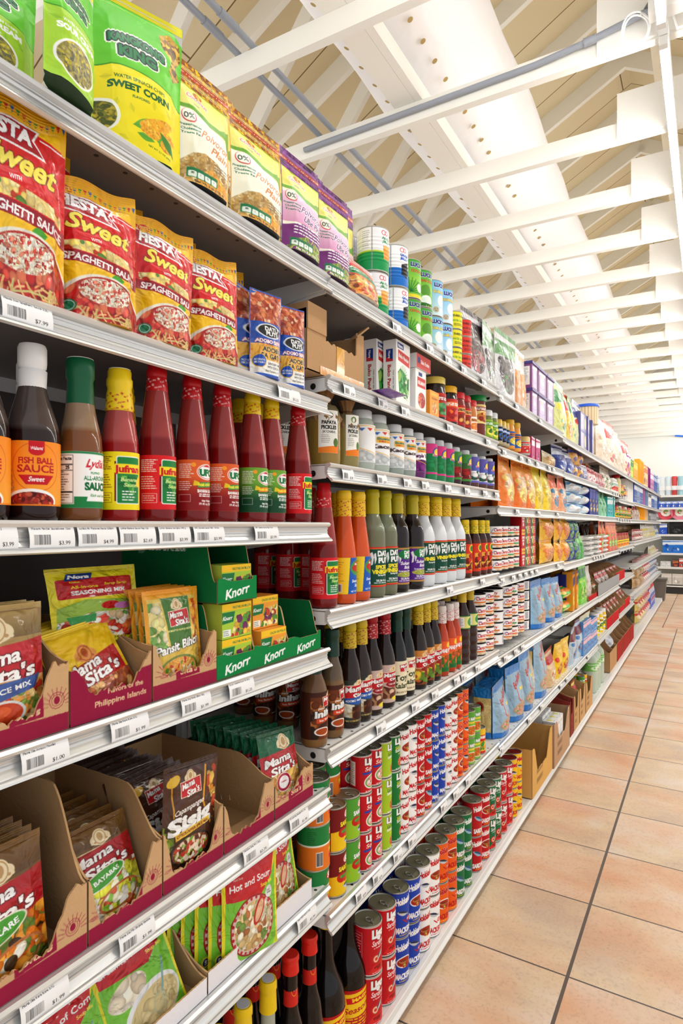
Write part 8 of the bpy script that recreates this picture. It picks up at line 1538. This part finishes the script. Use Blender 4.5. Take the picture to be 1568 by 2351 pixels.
# bottom deck of the third section onward: cardboard cases
zb = BASEZ-.003
def case(w, d, h, notch, col, seed, hb=None, sidecut=.6):
    c = Cv(w*1000, h*1000, .5, col); r = random.Random(seed)
    for i in range(3): c.rect(w*200, h*1000*(.3+.2*i), w*500, h*1000*(.42+.2*i), tuple(int(q*.86) for q in col)); c.lines(w*220, h*1000*(.32+.2*i), w*480, h*1000*(.4+.2*i), 3, (110, 84, 60), 2, seed)
    return tray(w, d, h, hb or h, notch, seed, c, sidecut, tuple(int(q*.93) for q in col), .002)
def caseat(pl, pr, h, notch, lab, col=(214, 166, 100), d=.34, seed=0, hb=None, out=.0, sidecut=.6, z=None):
    X = XF+out; ya, yb = Yat(pl, X), Yat(pr, X); w = yb-ya-.003
    place('cardboard_case', case(w, d, h, notch, col, seed, hb, sidecut), (X, (ya+yb)/2, CAMH+(zb if z is None else z)+.001), lab, 'cardboard box', 'cardboard cases on the bottom deck'); return X, (ya+yb)/2, w
X, Y, w = caseat(1222, 1268, .215, (.12, .9, .55), 'yellowish open cardboard case with a torn front, nearest on the deck', (226, 176, 100), .34, 1, out=.022)
place('herb_packet', [('packet_body', pouch(Cv(90, 80, .5, (136, 140, 80)), .02, stand=False, seal=.1, seed=3)[0][1], [])], (X-.05, Y, CAMH+zb+.01), 'green herb packet lying inside the yellowish case', 'packet', rot=(0, -.5, 0))
X, Y, w = caseat(1272, 1308, .215, (.2, .9, .45), 'brown cardboard case filled with white cartons', (196, 156, 120), .34, 2, out=.03)
c = Cv(60, 96, .6, (246, 246, 246)); c.lines(8, 16, 50, 30, 2, (150, 150, 156), 2.4, 2); tt = Cv(60, 60, .6, (246, 246, 246)); tt.rect(16, 12, 44, 40, (226, 222, 130)); tt.lines(18, 44, 44, 52, 1, (90, 90, 90), 2, 1); WC = boxart(c, None, tt, depth=.06, col=(244, 244, 244))
for i in range(4):
    for j in range(3): place('white_carton', WC, (X-.012-i*.063, Y-.085+j*.066, CAMH+zb+.11+(.02 if i else 0)), f'white carton in the brown case, row {ORD[i]} from the aisle, {("near", "middle", "far")[j]} column', 'carton', 'white cartons in the case')
    for j in range(3): place('white_carton', WC, (X-.012-i*.063, Y-.085+j*.066, CAMH+zb+.012), f'white carton in the lower layer of the brown case, {ORD[i*3+j]} of the layer', 'carton', 'white cartons in the case')
for i, (pl, pr, h, hb, lab, col) in enumerate(((1309, 1317, .2, .26, 'maroon-printed cardboard case on the bottom deck', (150, 60, 50)), (1318, 1330, .2, .27, 'tall torn cardboard case, first of the far ones', (206, 162, 110)), (1331, 1344, .2, .3, 'tall torn cardboard case holding yellow packets', (210, 166, 114)), (1345, 1360, .19, .22, 'cardboard case of small tins', (206, 162, 110)))):
    X, Y, w = caseat(pl, pr, h, (.2, .85, .4), lab, col, .36, 20+i, hb=hb, out=.01)
    if i == 2: place('food_bag', gbag((246, 226, 90), (206, 40, 40), (40, 70, 160), 73, 110, 150, .04)[0], (X-.06, Y, CAMH+zb+.08), 'yellow and blue packet in the tall torn case', 'bag')
    if i == 3:
        for q in range(6): place('small_tin', CANS['s', ('smg', 'smr')[q % 2], 'x'], (X-.045-.06*(q//2), Y-.05+.075*(q % 2), CAMH+zb+.13), f'small tin in the far cardboard case, {ORD[q]} of the upper layer', 'tin', 'small tins in the case')
PET = jar(.045, .27, (190, 206, 190), L_gen(200, 50, (120, 200, 90), (90, 180, 70), (220, 240, 210), 75, .4), .13, capc=(120, 190, 90), neck=.4, sh=.7)
jars(0, zb, [(PET, 1366, 'clear water bottle with a green band, nearer of two', 1.2), (PET, 1382, 'clear water bottle with a green band, farther of two', 1.2)], 'water bottles')
WB = gbag((232, 234, 240), (214, 222, 236), (200, 206, 220), 76, 150, 90, .06, False)
row('', zb, [(WB, 1384, 1398, 1408, 'food_bag', 'white sugar bag on the bottom deck', 3)], 'sugar bags')
for i, (pl, pr) in enumerate(((1400, 1416), (1417, 1431), (1432, 1444), (1445, 1455))): redtray(pl, pr, zb, .16, .3, f'{ORD[i]} red tray of the bottom deck', 2, RP, 'packet', 30+i, col=(170, 40, 34) if i else (196, 150, 104), sc=1.8)
row('', zb, [(gbag((226, 200, 110), (200, 60, 40), (240, 226, 190), 77, 150, 90, .06, False), 1458, 1472, 1345, 'food_bag', 'yellow and red bag heap on the far bottom deck', 3), (RW, 1473, 1485, 1330, 'food_bag', 'red and white bag heap on the far bottom deck', 3), (gbag((60, 90, 190), (210, 60, 60), (230, 230, 236), 78, 110, 110, .05), 1486, 1497, 1318, 'food_bag', 'blue and red bag on the far bottom deck', 1)], 'far bottom deck goods')
bn = Geo().prism([(-.16, 0), (.0, 0), (.03, .34), (-.19, .34)], 0, .3, (120, 112, 104)); lid_ = Geo().box(-.2, .04, -.015, .315, .34, .375, (112, 104, 98))
place('plastic_bin', [('bin_body', bn.mesh('bin_body', PLASTIC), []), ('rim', lid_.mesh('bin_rim', PLASTIC), [])], (-.66, 11.62, .002), 'brown-grey plastic bin near the far end of the shelving', 'bin')

# ---------------------------------------------------------------- shelving across the end of the aisle
YB_ = 12.95; BZ = [-1.13, -.78, -.52, -.17, .1, .33, .56]
pp = [('back_panel', Geo().box(-1.5, 1.2, YB_+.42, YB_+.44, .1, 2.0, (176, 174, 160)).mesh('end_back_panel', STEEL), []), ('base_deck', Geo().box(-1.5, 1.2, YB_, YB_+.42, .13, .15, SHW).mesh('end_base', STEEL), []), ('kick_plate', Geo().box(-1.5, 1.2, YB_+.03, YB_+.04, 0, .13, (60, 58, 56)).mesh('end_kick', DULL), [])]
place('end_shelving', pp, (0, 0, 0), 'white steel shelving unit standing across the far end of the aisle', 'shelving unit')
for i, z in enumerate(BZ[1:]): place('end_shelf', [('deck', Geo().box(-1.5, 1.2, YB_, YB_+.4, -.03, 0, SHW).mesh('end_deck', STEEL), []), ('price_rail', Geo().box(-1.5, 1.2, YB_-.008, YB_-.0005, -.035, .004, RAILC).mesh('end_rail', STEEL), [])], (0, 0, CAMH+z), f'white shelf of the end shelving, {ORD[i]} from below', 'shelf', 'end shelves')
def xend(px, y=YB_+.05): a = math.radians(YAW)-math.atan((px-784)/FPX); return -math.tan(a)*y
def endbox(px0, px1, z, h, col, a, b, what, kind='food_carton', seed=0, n=1, d=.2):
    x0, x1 = xend(px0), xend(px1)
    c = G_bag(100, max(40, 100*h/(x1-x0)), col, a, b, seed, .5)
    for i in range(n): w = (x1-x0)/n; place(kind, boxart(c, depth=d, col=col), (x0+w*(i+.5), YB_+.05, CAMH+z+.001), what+(f', {ORD[i]} from the left' if n > 1 else ''), CATS.get(kind, 'box'), 'goods on the end shelving', rot=(0, 0, -math.pi/2), scale=(1, w*.96/.1, h/(c.h/1000)))
endbox(1512, 1568, BZ[5], .12, (60, 100, 200), (236, 240, 250), (40, 70, 160), 'blue and white carton of plastic forks', seed=1, n=4)
for i, px in enumerate((1528, 1560)):
    c = Cv(160, 160, .5, (206, 60, 76) if i == 0 else (226, 130, 150)); c.ell(80, 80, 50, 50, (244, 240, 230)); c.food(c.ell(80, 80, 24, 24, 0, ret=True), [(120, 180, 90), (230, 90, 60), (240, 230, 210)], 16, 9, 3)
    g_ = Geo().lathe([(0, 0), (.11, .0), (.15, .03), (.155, .03)], (206, 60, 76) if i == 0 else (226, 130, 150), 32, cap=False); place('serving_tray', [('dish', g_.mesh('dish', PLASTIC), []), ('paper_disc', Geo().sheet(c.a[60//2*0+15:65, 15:65], lambda U, V: ((U-.5)*.17, (.5-V)*.17, U*0+.004)).mesh('paper_disc', PAPER), [])], (xend(px), YB_+.1, CAMH+BZ[4]+.155), ('red' if i == 0 else 'pink')+' round plastic tray standing on the end shelving', 'tray', rot=(math.pi/2, 0, 0))
endbox(1514, 1532, BZ[3], .2, (40, 80, 190), (230, 232, 240), (60, 100, 200), 'blue carton on the end shelving', seed=3); endbox(1536, 1570, BZ[3], .24, (24, 24, 26), (34, 34, 36), (40, 40, 42), 'black crate on the end shelving', seed=4)
endbox(1520, 1570, BZ[2], .24, (30, 110, 200), (226, 234, 244), (20, 80, 170), 'wide blue carton on the end shelving', seed=5)
endbox(1516, 1540, BZ[1], .1, (226, 226, 224), (206, 206, 204), (190, 190, 190), 'white tray pack on the end shelving', seed=6, n=2); endbox(1544, 1558, BZ[1], .12, (90, 60, 60), (206, 120, 70), (200, 60, 50), 'brown pack on the end shelving', seed=7); endbox(1559, 1570, BZ[1], .16, (206, 70, 60), (240, 240, 236), (90, 60, 60), 'red pack on the end shelving', seed=8)
endbox(1518, 1568, BZ[0]+.02, .2, (206, 200, 190), (220, 216, 208), (190, 186, 178), 'stack of foil trays at the foot of the end shelving', seed=9, n=2)
for i, (px, cc) in enumerate(((1520, (214, 220, 224)), (1534, (200, 214, 224)), (1548, (190, 60, 60)), (1562, (150, 190, 200)))):
    place('cup_sleeve', [('cups', Geo().lathe([(.042, 0), (.05, .34), (.042, .36)], cc, 16).mesh('cups', PLASTIC), []), ('band', Geo().lathe([(.058, .1), (.06, .18)], (226, 228, 230), 16).mesh('band', PAPER), [])], (xend(px), YB_+.12, CAMH+BZ[6]+.001), ('pale', 'blue-grey', 'red', 'teal')[i]+' sleeve of stacked cups on top of the end shelving', 'cup sleeve')
